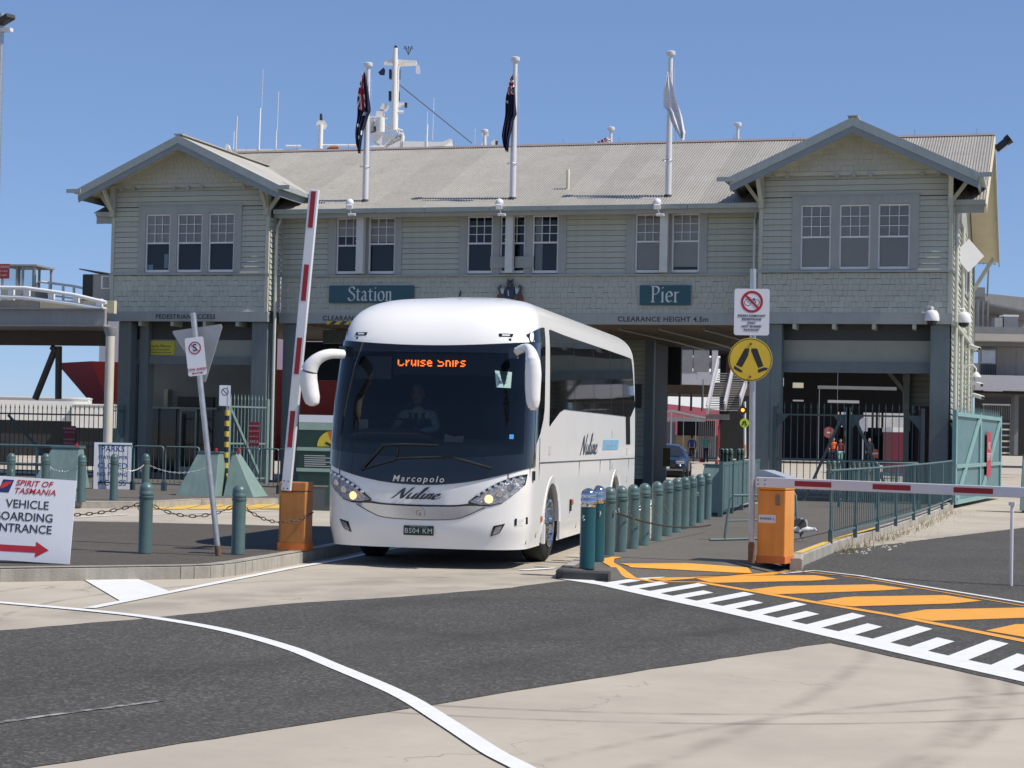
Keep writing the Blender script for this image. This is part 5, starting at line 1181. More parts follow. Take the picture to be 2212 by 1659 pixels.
# notices on the fences
def notice(label, px0, px1, py0, py1, Y, mat, lines, tm, name='notice_board', parent=None):
    a, b = at(px0, py1, Y), at(px1, py0, Y); w, h = abs(b.x-a.x), abs(b.z-a.z)
    t = MB().box(-w/2, w/2, -.008, .008, -h/2, h/2).build(name, mat, loc=((a.x+b.x)/2, Y, (a.z+b.z)/2)); tag(t, label, 'sign')
    for i, s in enumerate(lines):
        if s: text(s, min(h/(len(lines)+.6), 1.55*w/max(4, len(s)))*.95, tm, t, (0,-.0095,h/2-h*(i+.75)/(len(lines)+.5)))
    return t
m_nred = M('maroon_notice', (.16, .015, .03), .5); m_nred2 = M('red_notice', (.38, .03, .04), .5)
notice('dark maroon warning notice on the far left spear fence', 136, 164, 920, 963, .1, m_nred, ['WARNING','RESTRICTED AREA','','AUTHORISED','PERSONS ONLY'], M('notice_ink', (.5, .4, .42), .6))
notice('red warning notice on the pale teal gate under the left wing', 537, 561, 912, 963, -1.4, m_nred2, ['WARNING','NO ENTRY','RESTRICTED','AREA'], m_cw)
# crowd-control style panels
def panel(p0, p1, z, h, label, mat=None, n=None, group='low bar fence panels', parent=None, bev=.12):
    L = math.hypot(p1[0]-p0[0], p1[1]-p0[1]); t = thing('bar_fence_panel', label, 'fence', (p0[0], p0[1], z), math.atan2(p1[1]-p0[1], p1[0]-p0[0]), group); m = mat or m_tealF
    fr = MB().tube([(0,0,.0),(0,0,h-bev*.4),(.02,0,h-.01),(.05,0,h),(L-.05,0,h),(L-.02,0,h-.01),(L,0,h-bev*.4),(L,0,0)], .019, 6); fr.build('frame', m, t, smooth=60)
    MB().box(0, L, -.014, .014, .14, .17).build('bottom_rail', m, t)
    k = n or max(3, int(L/.115)); me = MB().cyl((0,0,.15),(0,0,h-.01),.007,n=6).mesh('bar', m)
    for i in range(1, k): put('bar', me, t, (L*i/k, 0, 0))
    MB().box(-.03, .03, -.03, .03, 0, .2).build('foot', m, t); MB().box(L-.03, L+.03, -.03, .03, 0, .2).build('foot', m, t)
    return t
fr = [(22.68,-20.3),(22.84,-18.3),(23.0,-16.2),(23.12,-13.9),(23.25,-11.2),(23.36,-8.2),(23.45,-4.9),(23.5,-1.6)]
for k in range(7): panel(fr[k], fr[k+1], .14, 1.06, f'{ORD[k]} teal bar fence panel along the right footpath counted from the gull', m_tealF, 12)
# second fence line seen behind, inside the footpath
rr0 = [(21.1,-4.2),(22.0,-4.7),(22.9,-4.3)]
for k in range(2): panel(rr0[k], rr0[k+1], .1, 1.05, ('teal bar fence panel across the footpath before the passage gate, left one', 'teal bar fence panel across the footpath before the passage gate, right one')[k])
# left low panels
yl = -8.2
def lp(x0, x1, Y): a, b = at(x0, 1060, Y), at(x1, 1060, Y); return (a.x, Y), (b.x, Y)
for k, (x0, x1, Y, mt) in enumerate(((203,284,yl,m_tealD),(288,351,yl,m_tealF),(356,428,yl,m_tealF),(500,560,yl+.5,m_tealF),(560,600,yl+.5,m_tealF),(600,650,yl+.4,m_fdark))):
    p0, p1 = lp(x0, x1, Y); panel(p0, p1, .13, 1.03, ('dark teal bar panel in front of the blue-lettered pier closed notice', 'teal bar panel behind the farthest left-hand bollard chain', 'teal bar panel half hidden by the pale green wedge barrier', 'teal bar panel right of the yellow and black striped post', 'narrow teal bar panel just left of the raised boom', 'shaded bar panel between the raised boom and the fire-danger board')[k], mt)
nb = notice('white notice reading STATION PIER CLOSED NO FISHING ACCESS behind the bar panel', 206, 281, 957, 1056, yl+.12, m_signw, ['PARKS','STATION PIER','CLOSED','NO FISHING','ACCESS'], M('blue_ink', (.02, .05, .28), .5)); nb.rotation_euler = (0, 0, RAD(22))
# teal tubular guard rail at far left
a, b = at(-30,985,-9.), at(338,990,-9.)
GRL = thing('guard_rail', 'teal two-rail tubular guard rail in front of the left wedge barrier', 'rail', (a.x, -9., .13), 0)
Lr = at(140,985,-9.).x-a.x
for z in (.55, .98): MB().cyl((0,0,z),(Lr*1.25,0,z),.035,n=10).build('rail', m_teal, GRL, smooth=60)
for f in (.1, .65, 1.2): MB().cyl((Lr*f,0,0),(Lr*f,0,.98),.035,n=10).build('post', m_teal, GRL, smooth=60)
# steel wedge vehicle barriers
def wedge(label, base, rz, w, d0, h, topd=.25, slope=.5):
    t = thing('wedge_barrier', label, 'barrier', base, rz, 'steel wedge barriers')
    MB().prism([(-w/2-slope,-d0/2,.04),(w/2,-d0/2,.04),(w/2,-d0/2+.35,h),(-w/2,-d0/2+.35,h)], (0,.001,0)) 
    mb = MB(); mb.add([(-w/2-slope,-d0/2,.05),(w/2,-d0/2,.05),(w/2,d0/2,.05),(-w/2-slope,d0/2,.05),(-w/2,-topd/2,h),(w/2-.06,-topd/2,h),(w/2-.06,topd/2,h),(-w/2,topd/2,h)], [(0,3,2,1),(4,5,6,7),(0,1,5,4),(1,2,6,5),(2,3,7,6),(3,0,4,7)]); mb.build('shell', m_tealL, t, bevel=.015)
    MB().box(-w/2-.02, w/2-.04, -topd/2-.02, topd/2+.02, h, h+.03).build('top_plate', m_tealF, t); MB().box(-w/2-slope+.05, w/2-.1, -d0/2+.05, d0/2-.05, 0, .05).build('skid', m_fdark, t)
    MB().lathe([(.03,0),(.035,.03),(.03,.09),(.0,.11)], 10, (w/2-.2,.05,h+.0)).build('marker_light', M('marker_red', (.5, .02, .02), .3), t)
    return t
wedge('pale green steel wedge barrier behind the far bollards at left', gnd(132,1060,.13)+Vector((0,.3,0)), .1, .72, .8, .96, slope=.38)
wedge('pale green steel wedge barrier with a sloping left end behind the leaning sign', gnd(438,1084,0)+Vector((0,.4,.02)), .05, .56, .9, 1.05, slope=.40)
wedge('slim pale green steel wedge barrier standing right of the leaning sign', gnd(486,1084,0)+Vector((.02,.4,.02)), math.pi+.05, .16, .9, 1.05, slope=.60)
wedge('pale teal wedge barrier at the far end of the bollard row', gnd(1524,1113,.1)+Vector((.1,.5,0)), .0, .42, .9, .98, slope=.1)
wedge('pale teal wedge barrier at the right edge on the sunlit concrete', gnd(2207,1108,0)+Vector((.35,.4,0)), .0, .7, .9, 1.35, slope=.05)
# solid teal sheet fence beyond the bollards
SF0, SF1 = gnd(1556,1117,.1), Vector((19.25,-4.3,.1))
sf = thing('sheet_fence', 'teal sheet-panel fence running from the wedge barrier to the passage gate', 'fence', SF0, math.atan2(SF1.y-SF0.y, SF1.x-SF0.x)); Ls = (SF1-SF0).length
for k in range(4): MB().box(Ls*k/4+.04, Ls*(k+1)/4-.04, -.015, .015, .12, 1.0).build('panel', m_tealF, sf); MB().box(Ls*k/4-.04, Ls*k/4+.04, -.04, .04, 0, 1.08).build('post', m_tealF, sf)
MB().box(0, Ls, -.025, .025, 1.0, 1.06).build('rail', m_tealF, sf)
for k in range(9): MB().box(Ls*(k+.5)/9-.012, Ls*(k+.5)/9+.012, -.022, -.0155, .14, .98).build('rib', m_tealF, sf)
# bicycle hoop rails
def hoop(label, p, q, z, w):
    t = thing('bicycle_rail', label, 'rail', (p.x, p.y, z), math.atan2(q.y-p.y, q.x-p.x)); L = math.hypot(q.x-p.x, q.y-p.y); lean_ = .18
    MB().tube([(0,0,.02),(.04,0,.3),(.10,0,.62),(.16,0,.68),(L-.1,0,.68),(L-.04,0,.62),(L,0,.02)], .02, 8).build('hoop', m_tealF, t, smooth=60)
    MB().tube([(.05,0,.3),(L-.03,0,.3)], .015, 6).tube([(-.3,0,.02),(L+.1,0,.02)], .02, 6).build('cross_bar', m_tealF, t); return t
hoop('teal hooped bicycle rail on the footpath behind the crossing sign post', gnd(1565,1168,.1), gnd(1650,1166,.1), .1, 1.2)
hp_ = hoop('teal leaning rail standing behind the bright orange cabinet', gnd(1690,1150,.1), gnd(1722,1152,.1), .1, .5)
# ---- seagull
gb = gnd(1728, 1166, .13)
GL = thing('seagull', 'white seagull with one dark wing raised pecking at the kerb beside the orange cabinet', 'gull', (gb.x, gb.y, .14), YAW)
m_gw = M('gull_white', (.72, .72, .71), .8, var=.03); m_gg = M('gull_grey', (.10, .085, .085), .8, var=.15)
skin_body('body', [((-.14,0,.13),(.012,.02)),((-.06,0,.15),(.045,.04)),((.04,0,.155),(.06,.055)),((.12,0,.15),(.045,.04)),((.18,0,.155),(.034,.032)),((.225,0,.15),(.032,.03)),((.255,0,.13),(.012,.012)),((-.24,0,.135),(.008,.03))], [(0,1),(1,2),(2,3),(3,4),(4,5),(5,6),(0,7)], m_gw, GL, 2)
MB().cyl((.25,0,.132),(.295,0,.10),.009,.003,6).build('beak', M('beak_red', (.4, .06, .03), .5), GL)
for s in (-1, 1):
    MB().tube([(.02,s*.025,.12),(.0,s*.025,.07),(.025,s*.025,.01)], .006, 6).tube([(.025,s*.025,.008),(.055,s*.03,.004)], .006, 5).build('leg', m_gg, GL)
    MB().lathe([(0,-.005),(.006,0),(0,.005)], 6, (.235,s*.027,.16)).build('eye', m_black, GL)
def wingfn(tipz, sg): return lambda u, v: (.10-.10*v-.30*u**1.6+.05*math.sin(u*3), sg*(.03+.10*u), .18+tipz*math.sin(min(1, u*1.25)*math.pi*.62)*1.0-.16*v*(1-.45*u)-.06*u*u)
MB().grid(wingfn(.17, -1), 14, 5, mat=lambda u, v: 0 if v > .16 or u > .62 else 1).build('wing', [m_gg, m_gw], GL, smooth=180)
MB().grid(wingfn(.12, 1), 14, 5, mat=lambda u, v: 0 if v > .25 else 1).build('wing', [m_gg, m_gw], GL, smooth=180)
# ---- fire danger board behind the coach's left mirror
ib = gnd(688, 1103)
IB = thing('fire_danger_board', 'green and white park board with a yellow and orange fire danger dial', 'sign', ib, YAW*.4); s_ = (at(736,1000,ib.y)-at(640,1000,ib.y)).length/96.
iz = lambda py: (1103-py)*s_; ix = lambda px: (px-688)*s_
m_dg = M('board_green', (.012, .045, .035), .5); m_lg = M('board_pale_green', (.30, .42, .34), .5); m_gp = M('board_grey', (.10, .115, .115), .6)
MB().box(ix(644), ix(760), -.03, .03, iz(1052), iz(910)).build('panel', m_dg, IB); MB().box(ix(644), ix(760), -.034, -.031, iz(926), iz(911)).build('header', m_signw, IB); MB().box(ix(644), ix(760), -.034, -.031, iz(941), iz(926.5)).build('band', m_lg, IB)
for y0, y1 in ((976,983),(1018,1025)): MB().box(ix(641), ix(760), -.04, -.031, iz(y1), iz(y0)).build('band', m_lg, IB)
for a0_, a1_, mt in ((math.pi*.62, math.pi, M('dial_yellow', (.60, .50, .04), .5)), (math.pi*.3, math.pi*.62, M('dial_orange', (.62, .13, .03), .5)), (0, math.pi*.3, M('dial_green', (.05, .3, .06), .5))):
    pts = [(ix(715),-.035,iz(974))]+[(ix(715)+32*s_*math.cos(t),-.035,iz(974)+32*s_*math.sin(t)) for t in np.linspace(a0_, a1_, 10)]
    MB().prism(pts, (0,-.003,0)).build('dial_sector', mt, IB, fix=True)
MB().bar((ix(715),-.041,iz(973)),(ix(700),-.041,iz(966)),.004,.05).build('dial_needle', m_black, IB)
for k in range(6): MB().box(ix(657), ix(700+(k*13) % 25), -.033, -.0315, iz(992+4.2*k+1.6), iz(992+4.2*k)).build('text_line', m_cw, IB)
MB().box(ix(668), ix(770), -.02, .02, .0, iz(1055)).build('base_panel', m_gp, IB); MB().cyl((ix(666),0,0),(ix(666),0,iz(1050)),.03,n=8).build('post', m_galv, IB)
pk = plate('parking_plate', 30*s_, 40*s_, .02, M('parking_green', (.01, .12, .05), .4), IB, (ix(723),-.03,iz(1062))); text('P', .38, m_signw, pk, (-2*s_,-6*s_,.006), (0,0,0), bold=.02)
# dry weeds and rubble along the foot of the right fence
wd = MB()
for k in range(420):
    t = random.random()**1.3*6.6; i = min(6, int(t)); f = t-i; x = fr[i][0]+(fr[i+1][0]-fr[i][0])*f+random.gauss(.12, .09); y = fr[i][1]+(fr[i+1][1]-fr[i][1])*f
    h = random.uniform(.04, .2)*(1.3 if k % 5 == 0 else .7); a = random.uniform(0, 6.3); l = random.uniform(.02, .12)
    wd.add([(x,y,0),(x+.012*math.cos(a+1.5),y+.012*math.sin(a+1.5),0),(x+l*math.cos(a),y+l*math.sin(a),h)], [(0,1,2)])
o = wd.build('dry_weeds', M('dry_grass', (.22, .18, .09), .9, var=.3, rnd=.2)); o['kind'] = 'stuff'; o['label'] = 'dry weeds growing along the foot of the right fence'; o['category'] = 'weeds'
rbm = MB()
for k in range(160):
    t = random.random()*6.6; i = min(6, int(t)); f = t-i; x = fr[i][0]+(fr[i+1][0]-fr[i][0])*f+random.gauss(.35, .16); y = fr[i][1]+(fr[i+1][1]-fr[i][1])*f; s = random.uniform(.008, .035)
    rbm.add([(x-s,y-s,0),(x+s,y-s*.6,0),(x+s*.7,y+s,0),(x-s*.8,y+s*.7,0),(x,y,s)], [(0,1,4),(1,2,4),(2,3,4),(3,0,4)])
o = rbm.build('rubble', M('pale_rubble', (.45, .40, .32), .9, var=.3)); o['kind'] = 'stuff'; o['label'] = 'pale rubble scattered beside the right fence'; o['category'] = 'rubble'
# ============================================================ FLAGPOLES AND FLAGS
m_pole = M('white_pole_paint', (.66, .66, .68), .4, var=.05, streak=.08); m_fb = M('dark_flashing', (.03, .03, .03), .7)
def flagpole(label, x, y, zb, zt, r=.085):
    t = thing('flagpole', label, 'flagpole', (x, y, zb), 0, 'flagpoles on the gatehouse roof'); h = zt-zb
    MB().lathe([(r,-.1),(r,.1),(r*.98,h*.35),(r*.72,h*.93),(r*.70,h)], 18).build('pole', m_pole, t, smooth=50)
    MB().lathe([(.06,h-.10),(.065,h-.05),(.115,h-.04),(.125,h-.01),(.125,h+.05),(.10,h+.07),(.02,h+.075)], 18).build('finial', m_pole, t, smooth=40)
    MB().lathe([(.16,-.08),(.15,-.02),(r+.02,.10),(r+.012,.13)], 14).build('flashing', m_fb, t, smooth=40)
    ring_ = MB().tube([(math.cos(a)*.14-.03, math.sin(a)*.14, h*.27) for a in np.linspace(0, 2*math.pi, 17)], .009, 6); ring_.build('halyard_ring', m_galv, t)
    MB().cyl((r+.03,-.04,h*.9),(r+.25,-.5,-.5),.005,n=4).build('halyard', m_galv, t)
    return t
FPX_ = [(7.29, 'white flagpole above the Station board carrying the starry navy flag'), (11.58, 'white flagpole in the middle of the roof carrying the limp dark navy flag'), (15.9, 'white flagpole nearest the right gable carrying the white flag')]
for x, lab in FPX_: flagpole(lab, x, 1.0, 7.95, 11.86)
for px, py, lab in ((1047,284,'short-looking white flagpole top behind the ridge between the ship mast and middle pole'), (1320,279,'white flagpole top behind the ridge with the union flag draped at its foot'), (1594,270,'white flagpole top behind the ridge near the right gable')):
    p = at(px, py, 12.6); flagpole(lab, p.x, 12.6, 8.2, p.z, .07)
m_navyf = M('navy_cloth', (.012, .014, .05), .9, var=.15, vs=6); m_redf = M('red_cloth', (.38, .02, .03), .9, var=.1); m_whf = M('white_cloth', (.72, .72, .76), .85, var=.04)
def jack(u, v):          # union canton, u along the fly, v down the hoist (both 0..1)
    if abs(u-.5) < .08 or abs(v-.5) < .10: return 1
    if abs(u-.5) < .16 or abs(v-.5) < .20: return 2
    d = min(abs(u-v), abs(u+v-1))
    return 1 if d < .055 else (2 if d < .15 else 0)
STARS = [(.25,.75,.075),(.75,.18,.045),(.75,.82,.045),(.63,.42,.045),(.86,.38,.045),(.8,.56,.03)]
def starry(u, v):
    if u < .5 and v < .5: return jack(u*2, v*2)
    for a, b, r in STARS:
        if math.hypot((u-a)*1.8, (v-b)) < r*1.25: return 2
    return 0
def flag(label, fn, mats, pat, loc, nu=72, nv=44):
    o = MB().grid(fn, nu, nv, mat=pat).build('flag', mats, loc=loc, smooth=180); return tag(o, label, 'flag', 'flags on the gatehouse roof')
def hang(tt, ll, rr, h, folds=3.5, dep_=.06):
    """limp flag hanging down the pole: outline given by left and right edges down its length"""
    def fn(s, t):
        l_ = float(np.interp(t, tt, ll)); r_ = float(np.interp(t, tt, rr)); w = r_-l_
        return (l_+w*s+.012*math.sin(14*t+5*s), -.12-dep_*math.sin(folds*2*math.pi*s+4*t)*min(1, .3+t)-.03*math.sin(9*t), -h*t-.05*math.sin(math.pi*s)*(1-t)+.04*math.sin(2*math.pi*s*2)*t)
    return fn
zA = at(790,157,1.).z; zB = at(1108,163,1.).z; zC = at(1446,155,1.).z
flag('navy starry flag with a union corner hanging from the pole above the Station board', hang([0,.15,.3,.48,.56,.72,.9,1.],[-.05,-.12,-.16,-.18,-.19,-.21,-.2,-.14],[.03,.09,.15,.21,.12,.0,-.02,-.06], zA-at(778,331,1.).z), [m_navyf, m_redf, m_whf], lambda s, t: jack(t*2.1, s*1.3) if t < .47 and s < .62 else (2 if any(math.hypot((t-a)*2.1, (s-b)*.34) < .05 for a, b in ((.52,.6),(.66,.35),(.82,.55),(.75,.8))) else 0), (7.25, .93, zA), 36, 90)
flag('dark navy flag hanging limp from the middle flagpole', hang([0,.15,.3,.52,.6,.8,.93,1.],[-.04,-.09,-.14,-.18,-.2,-.24,-.22,-.16],[.03,.06,.10,.14,.05,-.01,-.03,-.06], zB-at(1100,328,1.).z), [m_navyf, m_redf, m_whf], lambda s, t: jack(t*3.3+.1, s*1.2) if t < .26 else (2 if math.hypot((t-.36)*2., (s-.12)*.3) < .03 else 0), (11.55, .93, zB), 30, 90)
flag('white flag blowing right from the flagpole nearest the right gable', hang([0,.2,.4,.52,.6,.75,.9,1.],[-.03,-.08,-.12,-.13,.0,.12,.26,.35],[.02,.10,.21,.30,.34,.42,.50,.46], zC-at(1480,303,1.).z, 2.), [m_whf], lambda s, t: 0, (15.88, .95, zC), 30, 60)
pj = at(1322, 300, 12.4)
flag('union flag crumpled low against the ridge behind the roof', lambda u, v: (-.95*u, -.2-.12*math.sin(10*u+3*v), -.42*v-.28*u**1.5+.07*math.sin(7*u)*v), [m_navyf, m_redf, m_whf], lambda u, v: jack(min(1, u*1.6), v) if u < .62 else 0, (pj.x, 12.4, pj.z))
p2 = at(1590, 296, 12.4); flag('corner of a navy flag by the rear flagpole near the right gable', lambda u, v: (-.2*u, -.1, -.3*v-.25*u+.05*math.sin(5*u)), [m_navyf, m_whf], lambda u, v: 1 if v < .3 else 0, (p2.x, 12.4, p2.z), 12, 8)

# ============================================================ CAMERAS, FLOODLIGHTS
m_cam = M('camera_white', (.74, .74, .74), .35, var=.03); m_camd = M('camera_black', (.015, .015, .017), .15)
for px, lab in ((757,'white floodlight and camera on the gutter below the left flagpole'), (1080,'white floodlight and camera on the gutter below the middle flagpole'), (1421,'white floodlight and camera on the gutter below the right flagpole')):
    p = at(px, 452, .05); t = thing('gutter_camera', lab, 'camera', p, 0, 'gutter cameras')
    MB().box(-.12,.06,-.12,.10,.0,.14).build('housing', m_cam, t, bevel=.02, rot=(.2,0,.3)); MB().lathe([(.10,0),(.12,.03),(.09,.13),(.02,.17)], 14, (-.02,0,.12)).build('hood', m_cam, t, smooth=50)
    MB().cyl((.02,-.1,-.02),(.08,-.1,-.16),.015,n=6).build('bracket', m_galv, t); MB().box(-.02,.2,-.16,-.09,-.2,-.13).build('camera_body', m_cam, t, bevel=.015)
def dome(label, p, arm):
    t = thing('dome_camera', label, 'camera', p, 0, 'dome cameras'); MB().lathe([(.03,.24),(.11,.22),(.165,.14),(.185,.0),(.18,-.04)], 18).build('housing', m_cam, t, smooth=60); MB().lathe([(.13,-.04),(.12,-.10),(.07,-.15),(0,-.165)], 16).build('lens_dome', m_camd, t, smooth=60)
    MB().tube([(0,0,.22),(0,0,.30),arm], .028, 8).build('arm', m_cam, t, smooth=60)
p = at(2013, 690, -.3); dome('white dome camera under the right end of the right wing beam', p, (.02,.25,.28))
p = at(2082, 694, .6); dome('white dome camera on an arm from the sunlit side wall', p, (-.35,.1,.34))
for px, py, Y, lab in ((2109,830,6.,'upper white bullet camera on the sunlit side wall'), (2111,857,6.,'lower white bullet camera on the sunlit side wall'), (2104,752,7.,'small white bullet camera high on the sunlit side wall')):
    p = at(px, py, Y); t = thing('bullet_camera', lab, 'camera', p, 0, 'bullet cameras'); MB().bar((-.12,.15,.06),(.16,-.2,-.03),.11,.10).build('housing', m_cam, t, bevel=.02); MB().cyl((.15,-.2,-.03),(.165,-.215,-.034),.045,n=12).build('lens', m_camd, t); MB().cyl((-.1,.1,.0),(p.x and WT-p.x,.3,-.05),.02,n=6).build('bracket', m_cam, t)
p = at(2105, 800, 6.); t = thing('gooseneck_lamp', 'white gooseneck lamp on the sunlit side wall above the bullet cameras', 'lamp', p); MB().tube([(-.35,0,-.02),(-.25,0,.12),(-.05,0,.16),(.05,0,.05),(.05,0,-.06)], .02, 8).build('neck', m_cam, t, smooth=60); MB().lathe([(.03,.02),(.12,-.08),(.13,-.13)], 14, (.05,0,-.06)).build('shade', m_cam, t, smooth=60)
p = at(2163, 314, 6.5); t = thing('floodlight', 'black floodlight fixed to the right end of the roof ridge', 'lamp', p); MB().bar((-.14,0,-.12),(.18,0,.14),.24,.2).build('housing', m_camd, t, bevel=.03); MB().cyl((.12,0,.10),(.24,0,.19),.13,.15,14).build('hood', m_camd, t); MB().tube([(-.3,0,.0),(-.14,0,.02),(-.08,0,-.14)], .025, 6).build('bracket', m_camd, t)
p = at(2092, 552, 4.); t = thing('panel_antenna', 'square white panel antenna tilted on the sunlit side wall', 'antenna', p, .5); MB().box(-.32,.32,-.02,.02,-.32,.32).build('panel', m_cam, t, rot=(0,RAD(45),0)); MB().cyl((0,.02,0),(-.5,.3,-.1),.02,n=6).build('bracket', m_galv, t)
# open gate leaf by the side wall
g0, g1_ = at(2062, 990, -.2), Vector((24.35, 9.3, 0))
gl_ = thing('sheeted_gate', 'bright teal sheeted gate leaf standing open beside the sunlit side wall', 'gate', (g0.x, g0.y, 0), math.atan2(g1_.y-g0.y, g1_.x-g0.x)); Lg = math.hypot(g1_.x-g0.x, g1_.y-g0.y)
m_gl = M('gate_teal', (.19, .33, .32), .45, var=.1, rnd=.05)
for k in range(2): MB().box(Lg*k/2+.1, Lg*(k+1)/2-.1, .0, .02, .2, 2.32).build('sheet', M('gate_sheet', (.10, .19, .20), .5, var=.15, vs=3), gl_)
for x in (0, Lg/2, Lg): MB().box(x-.1, x+.1, -.05, .05, .1, 2.45).build('stile', m_gl, gl_)
for z in (.15, 1.05, 2.35): MB().box(0, Lg, -.06, .04, z-.05, z+.05).build('rail', m_gl, gl_)
for k in range(2): MB().bar((Lg*k/2+.2,-.04,.2),(Lg*(k+1)/2-.2,-.04,2.3),.05,.16).build('brace', m_gl, gl_)
spk = MB().add([(-.03,-.005,2.4),(.03,-.005,2.4),(.03,.005,2.4),(-.03,.005,2.4),(0,0,2.62)], [(0,1,4),(1,2,4),(2,3,4),(3,0,4)]).mesh('spike', m_gl)
for k in range(40): put('spike', spk, gl_, (Lg*(k+.5)/40,0,0))
nv_ = MB().box(Lg*.62, Lg*.72, -.075, -.065, .7, 1.95).build('notice', m_nred2, gl_); text('NO\nENTRY', .3, m_cw, nv_, (Lg*.67,-.078,1.4))

# ============================================================ BACKGROUND
class BG:
    def __init__(s, name, label, cat, px, depth, z=0., group=None):
        P = dep(px, 940, depth); s.d = depth; s.o = Vector((P.x, P.y, z)); s.t = thing(name, label, cat, s.o, YAW, group)
    def l(s, px, py, d=None):
        q = dep(px, py, d or s.d)-s.o; return Vector((q.dot(RV), q.dot(FW), q.z))
    def box(s, part, mat, px0, px1, py0, py1, th=.3, d=None, par=None):
        a, b = s.l(px0, py1, d), s.l(px1, py0, d); ya = min(a.y, b.y)
        return MB().box(min(a.x,b.x), max(a.x,b.x), ya, ya+th, min(a.z,b.z), max(a.z,b.z)).build(part, mat, par or s.t)
    def bar(s, part, mat, p, q, w, d=None, d2=None, n=8):
        return MB().cyl(s.l(*p, d), s.l(*q, d2 or d), w, n=n).build(part, mat, s.t, smooth=60)
m_shw = M('ship_white', (.78, .77, .72), .4, var=.03); m_shr = M('ship_red', (.27, .018, .018), .45, var=.06); m_shd = M('ship_dark', (.03, .03, .03), .6)
# ---- the ferry moored behind: hull, superstructure, mast
SH = thing('ferry_ship', 'red and white ferry moored behind the gatehouse with its mast above the roof', 'ship', (dep(200,940,99).x, dep(200,940,99).y, 0))
so_ = SH.location
def sp(px, py, d): return dep(px, py, d)-so_
b1, b2, b3 = sp(190,780,98), sp(420,0,108), sp(1498,0,281)
def hullring(z, fl):
    A_ = Vector((b1.x, b1.y, z)); ax_ = (Vector((b3.x, b3.y, 0))-Vector((b1.x, b1.y, 0))).normalized(); sd = Vector((ax_.y, -ax_.x, 0))
    out = []
    for t in (0, .02, .05, .1, .16, .5, 1.): out.append(A_+ax_*(t*170+ (5.0-z)*.9)+sd*0+sd*(max(.2, 13*min(1, (t/.16)**.6)-(0 if z > 2 else 10*max(0, 1-t/.5)))))
    back = [A_+ax_*(t*170+(5.0-z)*.9)-sd*(max(.2, 13*min(1, (t/.16)**.6)-(0 if z > 2 else 10*max(0, 1-t/.5)))) for t in (1., .5, .16, .1, .05, .02)]
    return out+back
z_r = b1.z
hl_ = MB(); r1, r2, r3 = hullring(-1.8, 0), hullring(z_r, 0), hullring(z_r+3.2, 0); n = len(r1)
hl_.add(r1+r2, [(i, (i+1) % n, n+(i+1) % n, n+i) for i in range(n)]+[tuple(range(n, 2*n))]); hl_.build('red_hull', m_shr, SH, fix=True)
ax_ = (Vector((b3.x, b3.y, 0))-Vector((b1.x, b1.y, 0))).normalized(); sd = Vector((ax_.y, -ax_.x, 0))
def shbox(part, mat, a0, a1, w, z0, z1):
    A_ = Vector((b1.x, b1.y, 0)); vs = [A_+ax_*a+sd*s+Vector((0,0,z)) for z in (z0, z1) for a, s in ((a0,-w),(a1,-w),(a1,w),(a0,w))]
    return MB().add(vs, [(0,3,2,1),(4,5,6,7),(0,1,5,4),(1,2,6,5),(2,3,7,6),(3,0,4,7)]).build(part, mat, SH, fix=True)
shbox('white_side', m_shw, 26, 172, 13.02, z_r, z_r+6); shbox('superstructure', m_shw, 34, 150, 11.5, z_r+6, 17.5)
MD = 132.
ridge_y = 322
# bridge deck edge peeping over the roof ridge
def spx(px, py, d=MD): return sp(px, py, d)
def sbar(part, mat, p, q, w, d=MD, n=8): return MB().cyl(spx(*p, d), spx(*q, d), w, n=n).build(part, mat, SH, smooth=60)
def sbox(part, mat, px0, px1, py0, py1, th=1., d=MD):
    a, b = spx(px0, py1, d), spx(px1, py0, d); 
    vs = []
    for f in (0, th):
        for (px, py) in ((px0,py1),(px1,py1),(px1,py0),(px0,py0)): vs.append(spx(px, py, d)+FW*f)
    return MB().add(vs, [(0,1,2,3),(7,6,5,4),(0,4,5,1),(1,5,6,2),(2,6,7,3),(3,7,4,0)]).build(part, mat, SH, fix=True)
sbox('bridge_roof', m_shw, 488, 1045, 322, 345, 14.)
K1 = .5425*.5486; zm = lambda x, y: ((800+x*.5425)*.5486, (100+y*.5425)*.5486)
mast = MB(); pa, pb = spx(*zm(1385,760)), spx(*zm(1395,165)); mast.cyl(pa, pb, .26, .17, 14); mast.build('mast', m_shw, SH, smooth=60)
def zpoly(part, mat, pts, th, d=MD):
    P_ = [spx(*zm(*p), d) for p in pts]; return MB().prism(P_, FW*th).build(part, mat, SH, fix=True)
zpoly('mast_base', m_shw, [(1310,890),(1425,890),(1425,775),(1470,770),(1450,790),(1450,890),(1425,895)][:3]+[(1450,770),(1440,830),(1380,800)], 2.4)
zpoly('radar_platform', m_shw, [(1205,785),(1265,770),(1395,800),(1425,835),(1330,890),(1300,880),(1215,815)], 3.)
zpoly('bridge_wing', m_shw, [(1425,840),(1740,845),(1795,820),(1805,828),(1755,872),(1425,892)], 3.)
zpoly('lookout', m_shw, [(1425,890),(1425,780),(1450,768),(1450,890)], 1.5)
zpoly('crosstree', m_shw, [(1310,268),(1375,240),(1400,246),(1548,255),(1548,272),(1400,280),(1375,272)], 1.)
zpoly('masthead', m_shd, [(1380,210),(1383,160),(1392,143),(1408,150),(1412,200)], .6)
for x, y in ((1358,335),(1358,367),(1420,330),(1420,367),(1355,493),(1355,527),(1415,493),(1415,527),(1470,575)):
    zpoly('signal_lamp', m_shd, [(x-9,y-17),(x+9,y-17),(x+9,y+17),(x-9,y+17)], .5)
